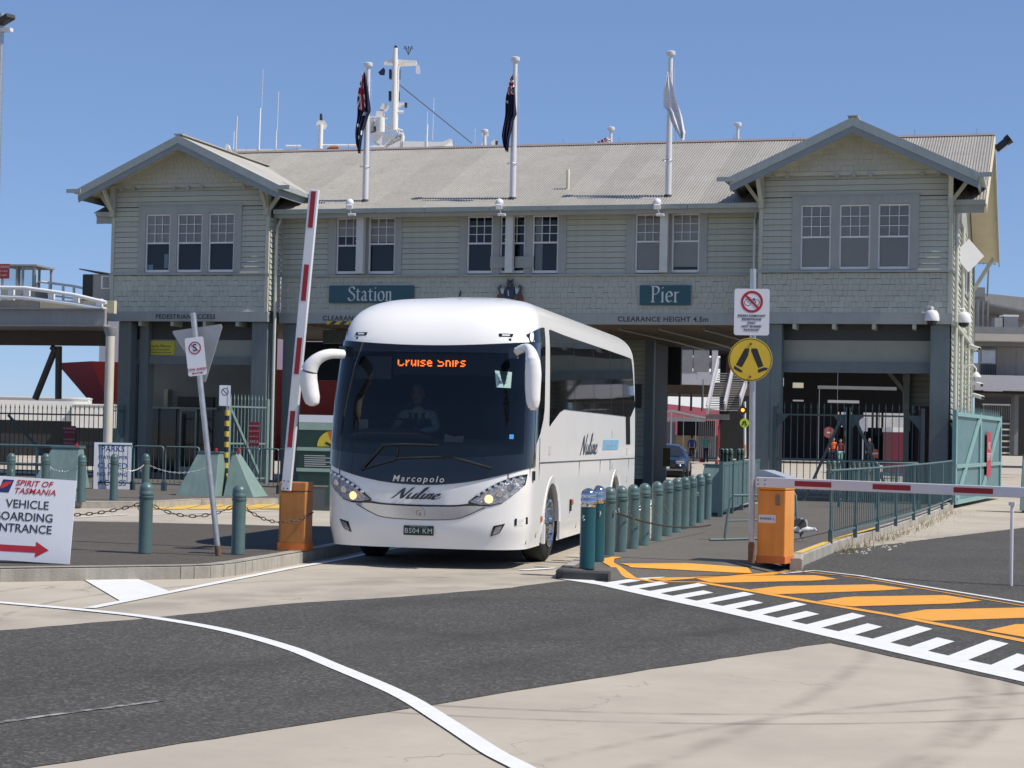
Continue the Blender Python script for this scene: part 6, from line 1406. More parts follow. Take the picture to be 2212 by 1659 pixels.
zpoly('lower_arm', m_shw, [(1395,560),(1478,558),(1478,572),(1395,574)], .4); sbar('arm_strut', m_shw, zm(1400,610), zm(1445,575), .08); sbar('arm_pipe', m_shw, zm(1412,628), zm(1455,628), .1)
zpoly('radar_pedestal', m_shw, [(1250,660),(1258,622),(1310,620),(1305,662)], 1.2); zpoly('radar_scanner', m_shw, [(1282,605),(1300,567),(1340,570),(1328,598),(1310,612)], 1.2)
zpoly('radar_bar', m_shw, [(1200,658),(1340,658),(1340,670),(1200,670)], .6); sbar('radar_post', m_shw, zm(1290,670), zm(1288,775), .3)
zpoly('platform_gear', M('ship_gear', (.45, .43, .38), .6), [(1210,690),(1240,690),(1255,760),(1210,775)], .8); zpoly('searchlight', m_shd, [(1238,735),(1262,735),(1262,762),(1238,762)], .5)
for y in (690, 715): sbar('platform_rail', m_shw, zm(1240,y), zm(1450,y+75), .06)
for x in (1260,1300,1340,1380,1420): sbar('rail_post', m_shw, zm(x,695+(x-1240)*.35), zm(x,775+(x-1240)*.12), .06)
sbar('ladder', m_shw, zm(1416,300), zm(1404,770), .09)
for x, y0, y1, w in ((237,660,900,.09),(220,770,900,.06),(425,320,600,.035),(405,600,905,.10),(538,480,760,.04),(528,760,895,.08),(1110,800,890,.06),(1625,625,720,.04),(1622,720,890,.10),(1665,530,830,.04),(1970,740,870,.035)): sbar('whip_aerial', m_shw, zm(x,y1), zm(x+(y1-y0)*.035,y0), w*.55, n=6)
sbar('wire', m_shd, zm(1425,430), zm(1950,855), .035, n=4)
zpoly('spherical_aerial', m_shw, [(162,912),(160,875),(170,858),(182,862),(188,885),(186,912)], .8)
sbar('small_mast', m_shw, zm(850,895), zm(855,720), .17, n=10); zpoly('small_mast_head', m_shw, [(820,715),(832,690),(880,690),(893,712),(880,742),(830,742)], .8); zpoly('small_mast_lamp', m_shd, [(845,682),(847,640),(860,640),(862,682)], .5)
for x0, x1, y in ((600,710,875),(865,1140,870),(1200,1310,880)): sbar('deck_rail', m_shw, zm(x0,y), zm(x1,y), .07)
zpoly('rescue_boat', M('lifeboat_orange', (.7, .18, .05), .5), [(895,892),(940,872),(975,875),(985,892)], 1.)
zpoly('funnel_vent', m_shw, [(2025,790),(2030,770),(2070,770),(2072,790),(2058,795),(2058,885),(2005,885),(2038,830)], .8); zpoly('loudhailer', m_shw, [(2090,845),(2110,830),(2140,835),(2142,868),(2110,878)], .8)
zpoly('loudhailer_mouth', m_shd, [(2120,835),(2140,838),(2140,866),(2120,870)], .82)
fl1 = MB().prism([spx(*zm(*p)) for p in ((1270,340),(1310,305),(1322,325),(1316,362),(1285,360))], FW*.05).build('flag', m_navyf, SH, fix=True)
fl2 = MB().prism([spx(*zm(*p)) for p in ((1545,285),(1570,290),(1578,345),(1560,355),(1542,345))], FW*.05).build('flag', m_whf, SH, fix=True)
ae = MB()
for k in range(8): ae.tube([spx(*zm(1490,215)), spx(*zm(1490+30*math.cos(k*.8),150)), spx(*zm(1490+34*math.cos(k*.8+.2),175))], .014, 4)
ae.build('cage_aerial', m_shd, SH)
# ---- elevated roadway at far left
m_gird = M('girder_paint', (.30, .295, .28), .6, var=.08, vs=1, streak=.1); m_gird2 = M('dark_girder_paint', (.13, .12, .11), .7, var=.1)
GY = -3.2
OV = thing('elevated_roadway', 'grey steel-girder elevated roadway joining the gatehouse at far left', 'bridge', (-8, GY, 0))
def obox(part, mat, x0, x1, y0, y1, z0, z1): return MB().box(x0+8, x1+8, y0, y1, z0, z1).build(part, mat, OV)
OZ = lambda py, Y=0., px=120: at(px, py, GY+Y).z
ox1 = at(226, 690, GY).x; zg0, zg1 = OZ(705), OZ(669)
obox('front_girder', m_gird, -30, ox1, 0, .12, zg0+.05, zg1); obox('girder_flange', m_gird, -30, ox1+.05, -.14, .26, zg0, zg0+.045); obox('girder_flange', m_gird, -30, ox1, -.1, .2, zg1+.002, zg1+.04)
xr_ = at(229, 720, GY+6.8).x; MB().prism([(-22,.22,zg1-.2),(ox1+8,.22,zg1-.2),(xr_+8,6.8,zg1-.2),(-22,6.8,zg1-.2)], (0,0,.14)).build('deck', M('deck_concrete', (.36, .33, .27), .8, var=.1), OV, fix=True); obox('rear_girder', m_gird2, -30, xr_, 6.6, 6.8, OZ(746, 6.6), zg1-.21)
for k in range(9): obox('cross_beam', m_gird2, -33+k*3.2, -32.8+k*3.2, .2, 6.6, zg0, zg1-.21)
for k in range(3): obox('strip_light', M('strip_light_white', (.7, .7, .68), .5), -6.2+1.25*k, -5.75+1.25*k, 0., .15, zg0-.12, zg0-.05)
px86 = at(86, 660, GY+.5).x; obox('parapet', M('cream_parapet', (.62, .56, .40), .7, var=.06), px86, ox1, .5, .65, zg1-.06, OZ(649, .5)); obox('parapet', m_gird, -30, px86-.02, .5, .65, zg1-.06, OZ(649, .5))
cx_ = at(236.5, 800, GY+.1).x+8; MB().cyl((cx_,.1,0),(cx_,.1,zg0-.2),.12,n=18).build('column', M('cream_column', (.62, .58, .48), .6, var=.06, streak=.1), OV, smooth=60); MB().lathe([(.12,zg0-.25),(.19,zg0-.04),(.19,zg0-.002)], 18, (cx_,.1,0)).build('column_head', m_gird, OV, smooth=40)
m_rail = M('white_rail', (.80, .80, .78), .4, var=.03)
zr_ = lambda x, y: (x*.4219*.5486, (1000+y*.4219)*.5486)
RL = thing('roadway_railing', 'white post-and-rail railing along the elevated roadway', 'railing', (-8, -2.9, 4.9))
def rp(x, y, Y=-2.9): return at(*zr_(x, y), Y)-Vector((-8, -2.9, 4.9))
for x, yt, yb in ((-90,310,430),(105,305,430),(250,310,432),(480,342,455),(710,375,488),(930,420,505)):
    a, b = rp(x, yb), rp(x, yt); MB().box(a.x-.075, a.x+.075, -.06, .06, a.z, b.z).build('post', m_rail, RL)
for row in ([(-200,312),(0,316),(250,320),(480,351),(710,386),(1005,456)], [(-200,396),(0,400),(250,410),(480,440),(710,470),(1005,520)]):
    for p, q in zip(row[:-1], row[1:]): MB().cyl(rp(*p)+Vector((0,-.08,0)), rp(*q)+Vector((0,-.08,0)), .055, n=10).build('rail', m_rail, RL, smooth=60)
RL2 = thing('roadway_handrail', 'thin white tubular handrail rising behind the roadway railing', 'railing', (-8, 1., 4.9))
def rq(x, y): return at(*zr_(x, y), 1.)-Vector((-8, 1., 4.9))
MB().tube([rq(*p) for p in ((340,330),(342,275),(360,258),(465,270),(690,300),(910,350),(1010,388))], .035, 8).build('top_rail', m_rail, RL2, smooth=60); MB().tube([rq(*p) for p in ((310,350),(465,385),(690,415),(910,455))], .03, 6).build('mid_rail', m_rail, RL2, smooth=60)
for x, y0, y1 in ((465,270,440),(590,285,450),(690,300,460),(910,350,490)): a, b = rq(x, y1), rq(x, y0); MB().cyl(a, b, .04, n=8).build('post', m_rail, RL2)
def cabin(label, pts, Y, glassy):
    (x0, y0), (x1, y1) = pts; a, b = at(*zr_(x0, y1), Y), at(*zr_(x1, y0), Y); t = thing('roadway_cabin', label, 'cabin', (a.x, Y, a.z), .12, 'cabins on the elevated roadway'); w, h = b.x-a.x, b.z-a.z
    m_cl = M('cabin_cladding', (.36, .345, .31), .7, var=.06)
    if glassy:
        MB().box(0, w, 0, 1.2, 0, h*.38).build('lower_wall', m_cl, t); MB().box(-.05, w+.05, -.05, 1.25, h-.05, h).build('roof', m_gird, t)
        for x in (.02, w*.45, w*.62, w-.03):
            for y in (0, 1.15): MB().box(x-.03, x+.03, y, y+.05, h*.38, h-.05).build('mullion', m_trim, t)
        MB().box(w*.62, w-.03, .02, .03, h*.38, h-.05).build('pane', m_pane, t); MB().box(.02, w*.6, .02, .03, h*.38, h-.05).build('pane', m_pane, t)
    else:
        MB().box(w*.1, w, 0, 1.4, 0, h*.86).build('wall', m_cl, t); MB().prism([(0,-.1,h*.97),(w*1.02,-.1,h*.85),(w*1.02,-.1,h*.88),(0,-.1,h)], (0,1.6,0)).build('roof', m_gird2, t, fix=True)
        MB().box(w*.1, w*.42, -.03, -.005, 0, h*.84).build('door', m_shd, t); wf_ = MB().box(w*.70, w, -.03, -.005, h*.48, h*.82).build('window', m_rail, t); MB().box(w*.76, w*.97, -.04, -.031, h*.51, h*.79).build('pane', m_gird, wf_)
cabin('glazed beige cabin with a red sign on the elevated roadway', ((5,95),(315,440)), 0., True); cabin('grey cabin with a dark open doorway on the elevated roadway beside the gatehouse', ((740,135),(1020,500)), 0., False)
notice('red sign panel on the glazed cabin above the elevated roadway', -20, 21, 570, 602, -.4, m_nred2, ['CARAVANS','TRAILERS OVER','HEIGHT LIMIT'], m_cw)
RP = thing('ramp_struts', 'pair of grey steel struts under the elevated roadway, one leaning', 'strut', at(124, 862, 2.)-Vector((0,0,0)))
q0 = RP.location
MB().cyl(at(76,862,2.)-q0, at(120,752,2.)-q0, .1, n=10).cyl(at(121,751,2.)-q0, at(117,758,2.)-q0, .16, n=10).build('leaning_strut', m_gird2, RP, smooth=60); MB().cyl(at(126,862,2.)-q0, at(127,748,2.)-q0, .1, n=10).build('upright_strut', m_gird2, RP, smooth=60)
for (px0, px1, py0, lab) in ((-40,141,856,'long white trailer roof standing behind the far left fence'), (143,236,873,'lower white trailer standing behind the fence beside the cream column')):
    a, b = at(px0, py0, 17.), at(px1, py0, 17.); t = thing('trailer', lab, 'trailer', ((a.x+b.x)/2, 18.0, 0), .45, 'white trailers'); w = (b.x-a.x)*1.12
    MB().box(-w/2, w/2, -.6, 1.6, a.z-.9, a.z).build('body', m_shw, t); MB().box(-w/2-.02, w/2+.02, -.64, 1.64, a.z-.02, a.z+.03).build('roof_rim', m_rail, t); MB().box(-w/2+.2, w/2-.2, -.4, 1.4, .35, a.z-.91).build('chassis', m_shd, t)
    for x in (-w/2+.8, w/2-.8): MB().cyl((x,-.5,.42),(x,-.2,.42),.42,n=18).build('wheel', m_rub, t)
# floodlight mast at the far left edge
p = at(3, 60, -3.); LM = thing('light_mast', 'grey light mast with dark floodlights at the top left edge', 'lamp', (p.x, -3., 0)); MB().cyl((0,0,0),(0,0,p.z+.4),.12,.07,12).build('mast', m_galv, LM, smooth=60)
for dx, dz in ((.25,.15),(-.35,.2)): MB().bar((dx-.25,-.1,p.z+dz-.05),(dx+.2,-.25,p.z+dz+.1),.3,.14).build('floodlight', m_shd, LM, bevel=.03); MB().cyl((0,0,p.z+dz-.05),(dx,-.1,p.z+dz),.03,n=6).build('bracket', m_galv, LM)
MB().box(-.1,.32,-.08,.08,p.z-.12,p.z-.02).build('crossarm', m_cam, LM)
# ---- terminal seen through the central opening
zt = lambda x, y: ((2450+x*.3616)*.5486, (1350+y*.3616)*.5486)
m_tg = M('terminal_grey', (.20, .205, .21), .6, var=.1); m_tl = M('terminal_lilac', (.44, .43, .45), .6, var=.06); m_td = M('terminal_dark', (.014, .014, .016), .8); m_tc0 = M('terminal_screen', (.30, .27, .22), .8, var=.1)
T = BG('terminal_gallery', 'grey elevated terminal gallery seen through the central archway', 'building', 1480, 110)
def tb(part, mat, x0, x1, y0, y1, th=.4, d=None): a, b = zt(x0, y0), zt(x1, y1); return T.box(part, mat, a[0], b[0], a[1], b[1], th, d)
tb('girder', m_tl, 180, 985, 315, 442, 1.2); tb('soffit', M('terminal_brown', (.10, .075, .055), .8), 180, 1400, 444, 545, 8., 111)
for x0, x1 in ((474,618),(624,770),(776,950)): tb('wall_panel', m_tg, x0, x1, 65, 310, .2)
tb('roof', m_td, 180, 1400, 0, 62, 8.); tb('pier', m_tl, 975, 1045, 65, 320, .4); tb('wall_panel', m_td, 1050, 1400, 65, 1260, .3, 116); tb('red_strip', m_nred2, 1042, 1066, 900, 1150, .2, 114); tb('low_wall', m_tc0, 560, 1045, 1010, 1260, .2, 128); tb('red_door', m_nred, 1140, 1200, 80, 330, .2, 114)  # tall near-black panel puts the recess's shade into its colour
for x in (490, 630, 757, 880): tb('column', m_td, x-14, x+8, 540, 740, .4)
tb('mast', m_tg, 872, 890, 320, 745, .2, 108); tb('sign_box', m_tl, 815, 950, 318, 395, .2, 108)
for x in (440, 410): tb('mullion', m_tg, x-5, x+5, 62, 310, .1)
for k in range(5): tb('rail', m_tg, 370, 475, 178+k*26, 182+k*26, .05)
ST = BG('steel_staircase', 'open steel staircase with pale stringers seen through the central archway', 'stairs', 1570, 100)
def stp(x, y, d=100): return ST.l(*zt(x, y), d)
for (a, b) in (((1045,190),(925,745)), ((1200,310),(1118,705)), ((1352,430),(1285,640))):
    MB().bar(stp(*a, 104), stp(*b, 98), .10, .42, (0,0,1)).build('stringer', m_tl, ST.t); MB().cyl(stp(a[0]-6, a[1]-40, 104), stp(b[0]-6, b[1]-60, 98), .05, n=6).build('handrail', m_tl, ST.t)
for k in range(17):
    f = k/16; xl = 1050+(-118)*f; y = 335+400*f; xr = 1370-90*f; MB().bar(stp(xl, y, 104-6*f), stp(xr, y, 104-6*f), .3, .05).build('tread', m_gird, ST.t)
ST.box('landing', m_tg, *[zt(940,780)[0], zt(1170,780)[0]], zt(0,780)[1], zt(0,830)[1], 1.5)
CN = BG('walkway_canopy', 'low pale canopy on posts behind the parked car', 'canopy', 1460, 122)
pts = [(370,730),(545,728),(940,815),(940,835),(545,755),(370,755)]
MB().prism([CN.l(*zt(*q)) for q in pts], (0,2.,0)).build('roof', m_tl, CN.t, fix=True)
for x, y0 in ((372,740),(535,740),(665,790),(800,800),(1012,810)): CN.box('post', m_tl, zt(x-7,0)[0], zt(x+7,0)[0], zt(0,y0)[1], zt(0,1250)[1], .12)
for x in range(835, 1005, 22): CN.box('bar', m_tl, zt(x-3,0)[0], zt(x+3,0)[0], zt(0,835)[1], zt(0,1250)[1], .04)
CN.box('back_wall', m_td, zt(600,0)[0], zt(1010,0)[0], zt(0,850)[1], zt(0,1010)[1], .2, 126); CN.box('white_wall', m_shw, zt(380,0)[0], zt(900,0)[0], zt(0,815)[1], zt(0,848)[1], .2, 126)
CN.box('timber_screen', M('timber_screen', (.36, .28, .18), .8, var=.2), zt(580,0)[0], zt(825,0)[0], zt(0,1012)[1], zt(0,1180)[1], .1, 124)
KS = BG('service_kiosk', 'grey metal service kiosk left of the two walkers', 'kiosk', 1425, 119)
KS.box('cabinet', M('kiosk_grey', (.27, .275, .28), .5, var=.06), zt(345,0)[0], zt(580,0)[0], zt(0,862)[1], zt(0,1180)[1], 1.2); KS.box('sign', m_signw, zt(330,0)[0], zt(352,0)[0], zt(0,950)[1], zt(0,1135)[1], .05, 118.5); KS.box('label', m_signw, zt(405,0)[0], zt(440,0)[0], zt(0,970)[1], zt(0,1055)[1], .02, 118.8); KS.box('steel_post', m_galv, zt(520,0)[0], zt(545,0)[0], zt(0,745)[1], zt(0,1200)[1], .2, 86)
SG = BG('crossing_signal', 'small crossing signal with a lit amber lamp and yellow-green disc', 'signal', 1606, 80)
zs_ = lambda x, y: zt(x, y)
MB().cyl(SG.l(*zt(1337,1250)), SG.l(*zt(1335,640)), .05, n=8).build('pole', m_signw, SG.t)
MB().prism([SG.l(*zt(*q))-Vector((0,.2,0)) for q in ((1255,735),(1305,672),(1362,735),(1310,798))], (0,.1,0)).build('backboard', m_black, SG.t, fix=True)
c = SG.l(*zt(1306,733))-Vector((0,.24,0)); MB().cyl(c, c+Vector((0,.04,0)), .07, n=16).build('lamp', M('amber_signal', (1., .22, .02), .4, var=0, emit=6.), SG.t)
c = SG.l(*zt(1325,873))-Vector((0,.2,0)); MB().cyl(c, c+Vector((0,.03,0)), .2, n=24).build('disc', M('fluoro_yellow', (.45, .55, .03), .5), SG.t)
for s in (-1, 1): MB().bar(c+Vector((s*.02,-.01,.09)), c+Vector((s*.09,-.01,-.10)), .02, .05).build('leg_symbol', m_black, SG.t)
SG.box('orange_sleeve', M('orange_sleeve', (.7, .2, .06), .6), zt(1325,0)[0], zt(1347,0)[0], zt(0,1110)[1], zt(0,1240)[1], .16, 79.8)
YB = BG('small_post_sign', 'small olive-yellow board on a post in front of the parked car', 'sign', 1440, 58); YB.box('board', M('olive_board', (.22, .16, .03), .6), zt(442,0)[0], zt(524,0)[0], zt(0,1145)[1], zt(0,1345)[1], .04); YB.box('post', m_galv, zt(470,0)[0], zt(482,0)[0], zt(0,1345)[1], zt(0,1500)[1], .05)
for k, x in enumerate((1090,1135,1182,1270,1310)):
    p = dep(*zt(x, 1150), 62.); b = bollard(Vector((p.x, p.y, p.z-.86)), ('tiny teal bollard beyond the sheet fence, first from the left','tiny teal bollard beyond the sheet fence, second from the left','tiny teal bollard beyond the sheet fence, third from the left','tiny teal bollard beyond the sheet fence, fourth from the left','tiny teal bollard beyond the sheet fence, nearest the crossing signal')[k], 'bollards beyond the sheet fence')
# ---- parked car
cp = gnd(1462, 1032); CR = thing('car', 'dark blue car parked facing the camera behind the coach', 'car', (cp.x-.8, cp.y+2., 0), RAD(8)); CR.scale = (1, 1, .84)
m_car = M('car_blue', (.008, .011, .028), .25, .2, var=.03, coat=.3)
def carf(u, v):
    # v along the length 0 nose .. 1 tail ; u round the section from left sill over the roof to the right sill
    y = -2.1+4.2*v; top = float(np.interp(v, [0,.02,.08,.28,.45,.6,.85,.95,1.], [.62,.80,.90,1.02,1.52,1.60,1.55,1.1,.7])); w = float(np.interp(v, [0,.04,.15,.85,1.], [.70,.84,.90,.90,.80])); a = math.pi*u
    c, s = math.cos(a), math.sin(a); x = -w*(abs(c)**.45)*(1 if c > 0 else -1); z = .28+(top-.28)*(s**.55 if s > 0 else 0)
    if z > .95: x *= 1-.22*(z-.95)/.6
    return (x, y, z)
MB().grid(carf, 28, 40).add([carf(i/28, 0) for i in range(29)], [tuple(range(29))]).add([carf(i/28, 1) for i in range(29)], [tuple(range(29))]).build('body', m_car, CR, smooth=60)
MB().add([(-.62,-1.02,1.03),(.62,-1.02,1.03),(.52,-.32,1.48),(-.52,-.32,1.48)], [(0,1,2,3)]).build('windscreen', M('car_glass', (.02, .025, .03), .05), CR)
for s in (-1, 1):
    MB().box(s*.62-.17, s*.62+.17, -2.06, -1.95, .66, .80).build('headlight', M('car_lamp', (.7, .72, .75), .1, .6), CR, bevel=.03)
    for y in (-1.3, 1.3): MB().cyl((s*.72,y,.33),(s*.93,y,.33),.33,n=20).build('wheel', m_rub, CR, smooth=50)
    MB().box(s*.98-.09, s*.98+.09, -.75, -.6, 1.0, 1.13).build('mirror', m_car, CR, bevel=.03)
MB().box(-.8,.8,-2.0,2.0,.08,.4).build('underbody', m_rub, CR); MB().box(-.45,.45,-2.12,-2.06,.5,.66).build('grille', m_shd, CR); MB().box(-.75,.75,-2.14,-2.05,.34,.42).build('bumper_trim', m_chr, CR); MB().box(-.22,.22,-2.15,-2.11,.42,.52).build('number_plate', m_signw, CR)
# ---- walkers
def walker(label, px, depth, top, shirt, trou, hairm, facing=1, h=1.68, skirt=False, hat=None):
    P = dep(px, 940, depth); t = thing('person', label, 'person', (P.x, P.y, 0.), YAW+(0 if facing < 0 else math.pi)); s = h/1.7
    V = lambda x, y, z: (x*s, y*s, z*s)
    skin_body('legs', [(V(0,0,.92),(.14,.11)),(V(-.09,0,.86),(.085,.09)),(V(-.10,-.08,.48),(.06,.06)),(V(-.10,-.02,.09),(.042,.045)),(V(-.10,-.14,.04),(.035,.03)),(V(.09,0,.86),(.085,.09)),(V(.10,.06,.48),(.06,.06)),(V(.10,.16,.10),(.042,.045)),(V(.10,.05,.04),(.035,.03))], [(0,1),(1,2),(2,3),(3,4),(0,5),(5,6),(6,7),(7,8)], trou, t)
    skin_body('body', [(V(0,0,.95),(.15,.11)),(V(0,0,1.15),(.14,.10)),(V(0,0,1.36),(.165,.11)),(V(0,0,1.47),(.07,.06)),(V(-.20,0,1.38),(.06,.06)),(V(-.25,.04,1.12),(.046,.046)),(V(-.24,-.10,.92),(.035,.035)),(V(.20,0,1.38),(.06,.06)),(V(.25,-.02,1.12),(.046,.046)),(V(.24,-.14,.95),(.035,.035))], [(0,1),(1,2),(2,3),(2,4),(4,5),(5,6),(2,7),(7,8),(8,9)], shirt, t)
    head(t, V(0,-.02,1.60), hairm); hand(t, V(-.24,-.10,.92), (0,-.3,-1), (1,0,0)); hand(t, V(.24,-.14,.95), (0,-.3,-1), (-1,0,0)); return t
m_blue = M('blue_shirt', (.03, .08, .34), .8); m_aqua = M('aqua_top', (.10, .38, .34), .8, var=.4, vs=12); m_orv = M('orange_vest', (.85, .14, .03), .7); m_jean = M('navy_trousers', (.02, .025, .05), .85); m_beige = M('aqua_trousers', (.22, .45, .44), .85); m_mar = M('maroon_top', (.14, .03, .04), .8)
walker('walker in a bright blue shirt beside the dark blue parked car', zt(762,0)[0], 118, 0, m_blue, m_jean, m_hair2, 1, 1.7)
walker('white-haired walker in an aqua top and navy trousers beyond the parked car', zt(915,0)[0], 117, 0, m_aqua, m_jean, m_hair, 1, 1.72)
z5 = lambda x, y: ((3000+x*.4823)*.5486, (1300+y*.4823)*.5486)
walker('worker in an orange vest beyond the passage gate', z5(585,0)[0], 118, 0, m_orv, m_jean, m_hair2, -1, 1.75)
walker('walker in a maroon top and aqua trousers beyond the passage gate', z5(642,0)[0], 117, 0, m_mar, m_beige, m_hair2, -1, 1.68)
walker('walker in dark clothes right of the white sign beyond the passage gate', z5(878,0)[0], 118, 0, m_jean, m_jean, m_hair, -1, 1.75)
wb = BG('wheeled_bag', 'red wheeled bag trailing behind the walkers beyond the car', 'bag', zt(870,0)[0], 117); wb.box('bag', M('bag_red', (.5, .04, .04), .7), zt(845,0)[0], zt(890,0)[0], zt(0,1258)[1], zt(0,1300)[1], .3); wb.box('handle', m_rub, zt(862,0)[0], zt(866,0)[0], zt(0,1200)[1], zt(0,1258)[1], .05)
# ---- sheds beyond the right passage
SD = BG('pier_shed', 'dark pier shed interior beyond the passage gate', 'shed', 1850, 132)
def sd(part, mat, x0, x1, y0, y1, th=.4, d=None): a, b = z5(x0, y0), z5(x1, y1); return SD.box(part, mat, a[0], b[0], a[1], b[1], th, d)
MB().box(-22, 40, -10, 2, 6.6, 6.9).build('roof', m_tg, SD.t); MB().box(39.6, 40, -10, 2, 0, 6.6).build('side_wall', m_tg, SD.t); sd('back_wall', m_td, 60, 620, 330, 1060, .3); sd('upper_wall', m_td, 620, 1400, 330, 668, .3); sd('back_wall', m_td, 730, 830, 668, 1060, .3); sd('back_wall', m_td, 1000, 1400, 830, 1060, .3)  # roof slab and side wall added to keep the back wall in shade
for x in (640, 715, 775, 800, 905, 940, 985): sd('post', m_td, x-9, x+9, 660, 860, .2)
sd('far_wall', M('far_pale_wall', (.55, .55, .53), .7), 600, 1200, 640, 800, .2, 150); sd('dark_band', m_td, 600, 1100, 800, 1055, .2, 134)
sd('low_wall', M('low_pale_wall', (.5, .48, .44), .7, var=.1), 250, 1200, 1058, 1200, .3, 100) if 0 else None
sd('red_container', m_nred, 1060, 1190, 838, 1165, 2., 80); sd('white_roof', m_shw, 1060, 1190, 795, 832, 2., 80)
sd('lamp_bar', m_tl, 540, 795, 575, 592, .1, 70); sd('lamp_bar', m_tl, 255, 340, 570, 580, .1, 70); sd('pale_fascia', m_tl, 85, 180, 390, 455, .2, 105); sd('fluorescent_box', m_cream, 255, 340, 430, 470, .2, 90); sd('steel_post', m_tl, 458, 472, 470, 1060, .1, 75); sd('steel_beam', m_tg, 458, 1100, 465, 478, .1, 75)
SS = BG('stop_sign', 'faded round red stop sign seen through the passage gate', 'sign', z5(548,0)[0], 112); c = SS.l(*z5(548,835)); MB().cyl(c, c+Vector((0,.04,0)), .34, n=20).build('disc', M('faded_red', (.32, .08, .07), .6), SS.t); SS.box('bar', m_cw, z5(530,0)[0], z5(566,0)[0], z5(0,830)[1], z5(0,842)[1], .01, 111.9); SS.box('post', m_galv, z5(546,0)[0], z5(550,0)[0], z5(0,860)[1], z5(0,1070)[1], .04, 112.1)
WS = BG('direction_sign', 'white square sign on a thin post beyond the passage gate', 'sign', z5(825,0)[0], 85); WS.box('plate', M('pale_plate', (.42, .42, .45), .5), z5(788,0)[0], z5(865,0)[0], z5(0,718)[1], z5(0,825)[1], .04); WS.box('post', m_tl, z5(818,0)[0], z5(831,0)[0], z5(0,825)[1], z5(0,1060)[1], .08)
HB = BG('striped_bollard_post', 'black and yellow striped post behind the passage gate centre', 'post', z5(690,0)[0], 75)
for k in range(8): HB.box('band', MATS['hazard_yellow'] if k % 2 else m_black, z5(682,0)[0], z5(698,0)[0], z5(0,780+k*45)[1], z5(0,825+k*45)[1], .15)
CO = BG('traffic_barrel', 'orange traffic barrel beyond the passage gate', 'barrel', z5(925,0)[0], 95); c = CO.l(*z5(925,1045)); MB().lathe([(.14,0),(.15,.05),(.12,.40),(.09,.45),(.02,.46)], 14, c).build('barrel', m_orv, CO.t, smooth=50); MB().lathe([(.145,.2),(.138,.28)], 14, c).build('band', m_signw, CO.t)
for k in range(11):
    p = dep(*z5(545+40*k, 1060+2*k), 66.); bollard(Vector((p.x, p.y, p.z-.87)), f'pale far bollard behind the passage gate, {ORD[k]} from the left', 'bollards behind the passage gate')
# ---- concrete terminal wing at the right edge
zR = lambda x, y: ((3400+x*.4219)*.5486, (1100+y*.4219)*.5486)
TR = BG('terminal_wing', 'grey concrete terminal wing with open storeys at the right edge', 'building', 2160, 85)
def tr_(part, mat, x0, x1, y0, y1, th=.4, d=None): a, b = zR(x0, y0), zR(x1, y1); return TR.box(part, mat, a[0], b[0], a[1], b[1], th, d)
m_tc = M('terminal_concrete', (.36, .345, .32), .7, var=.08, streak=.15); m_tb = M('terminal_beige', (.46, .42, .36), .7, var=.06)
MB().prism([TR.l(*zR(*q), 90) for q in ((1135,130),(1700,190),(1700,330),(1135,215))], (0,6,0)).build('upper_wall', m_tc, TR.t, fix=True)
MB().prism([TR.l(*zR(*q), 89) for q in ((1140,215),(1700,335),(1700,350),(1140,232))], (0,6,0)).build('awning', m_tg, TR.t, fix=True)
tr_('parapet_unit', m_tg, 1030, 1135, 75, 160, 3., 88); tr_('back_wall', m_tc, 1040, 1800, 230, 460, .3, 93); tr_('unit', m_tc, 1225, 1300, 360, 445, .6, 86); tr_('unit', m_tg, 1310, 1445, 345, 445, .6, 86); tr_('unit_top', m_cam, 1305, 1450, 332, 346, .7, 86)
for x in (1060, 1105, 1150): tr_('duct', m_tg, x, x+22, 200, 445, .3, 87)
tr_('edge_slab', m_tg, 1040, 1800, 455, 500, 1.); tr_('band', m_tb, 1040, 1800, 501, 570, .9); tr_('soffit', m_tg, 1040, 1800, 571, 618, 6., 86); tr_('wall', m_tc, 1080, 1800, 618, 905, .3, 87)
for x in (1240, 1425, 1600): tr_('panel_joint', m_tg, x-3, x+3, 620, 903, .05, 86.8)
w_ = tr_('window', m_tl, 1088, 1238, 652, 790, .1, 86.6); tr_('pane', M('pale_window', (.55, .62, .66), .2), 1105, 1228, 665, 780, .05, 86.4); tr_('louvre', M('louvre_dark', (.05, .055, .07), .5), 1085, 1238, 794, 902, .1, 86.6)
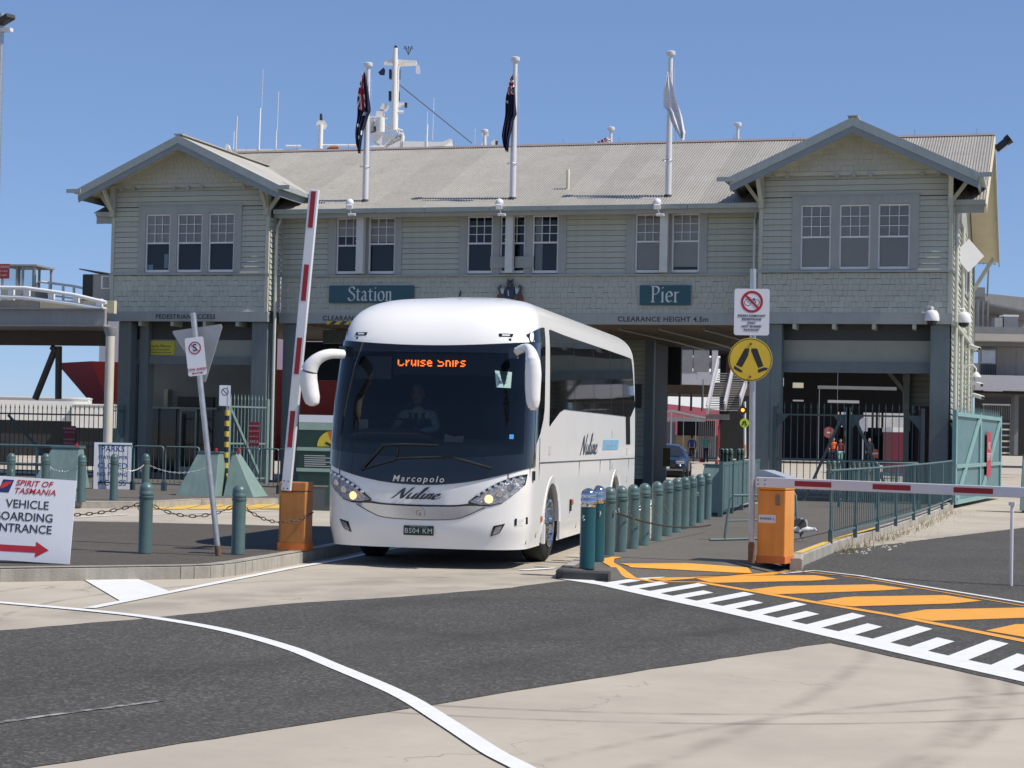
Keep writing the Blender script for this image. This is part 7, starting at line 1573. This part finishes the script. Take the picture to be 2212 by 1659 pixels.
for k in range(9): tr_('louvre_slat', m_tg, 1092+k*16, 1096+k*16, 796, 900, .05, 86.4)
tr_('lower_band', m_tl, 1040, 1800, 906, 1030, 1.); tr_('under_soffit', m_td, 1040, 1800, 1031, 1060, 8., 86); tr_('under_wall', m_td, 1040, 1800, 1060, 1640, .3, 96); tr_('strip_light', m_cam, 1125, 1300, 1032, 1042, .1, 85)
for x in (1400, 1560): tr_('column', m_tg, x, x+50, 1050, 1640, .6, 88)
SF = BG('access_stair', 'grey steel access stair and platform under the terminal wing at the right edge', 'stairs', 2170, 80)
def s2(part, mat, x0, x1, y0, y1, th=.2, d=None): a, b = zR(x0, y0), zR(x1, y1); return SF.box(part, mat, a[0], b[0], a[1], b[1], th, d)
for x in (1115, 1285, 1365): s2('post', m_tc, x, x+10, 1170, 1640, .1)
for x in range(1130, 1365, 20): s2('baluster', m_tg, x, x+4, 1175, 1310, .04)
s2('platform', m_tl, 1110, 1285, 1320, 1365, 1.); s2('guard_rail', m_tc, 1110, 1370, 1165, 1173, .05)
for k in range(6): s2('tread', m_cream if k % 2 else m_tc, 1290, 1370, 1340+k*55, 1352+k*55, .6)
BA = BG('red_barrel', 'red barrel with a white band by the access stair at right', 'barrel', zR(1190,0)[0], 122); c = BA.l(*zR(1188,1700)); MB().lathe([(.3,0),(.31,.05),(.29,.5),(.31,.55),(.27,1.05),(.2,1.12)], 14, c).build('barrel', M('barrel_red', (.5, .03, .03), .5), BA.t, smooth=50); MB().lathe([(.30,.6),(.296,.75)], 14, c).build('band', m_signw, BA.t)
AN = BG('television_aerial', 'thin television aerial standing above the terminal wing', 'antenna', 2135, 88, dep(2135,640,88).z); MB().cyl(AN.l(2133,640), AN.l(2136,568), .04, n=6).build('mast', m_tg, AN.t); MB().cyl(AN.l(2112,568), AN.l(2152,570), .03, n=5).build('boom', m_tg, AN.t)
for k in range(5): MB().cyl(AN.l(2116+k*8,565), AN.l(2116+k*8,572), .015, n=4).build('element', m_tg, AN.t)
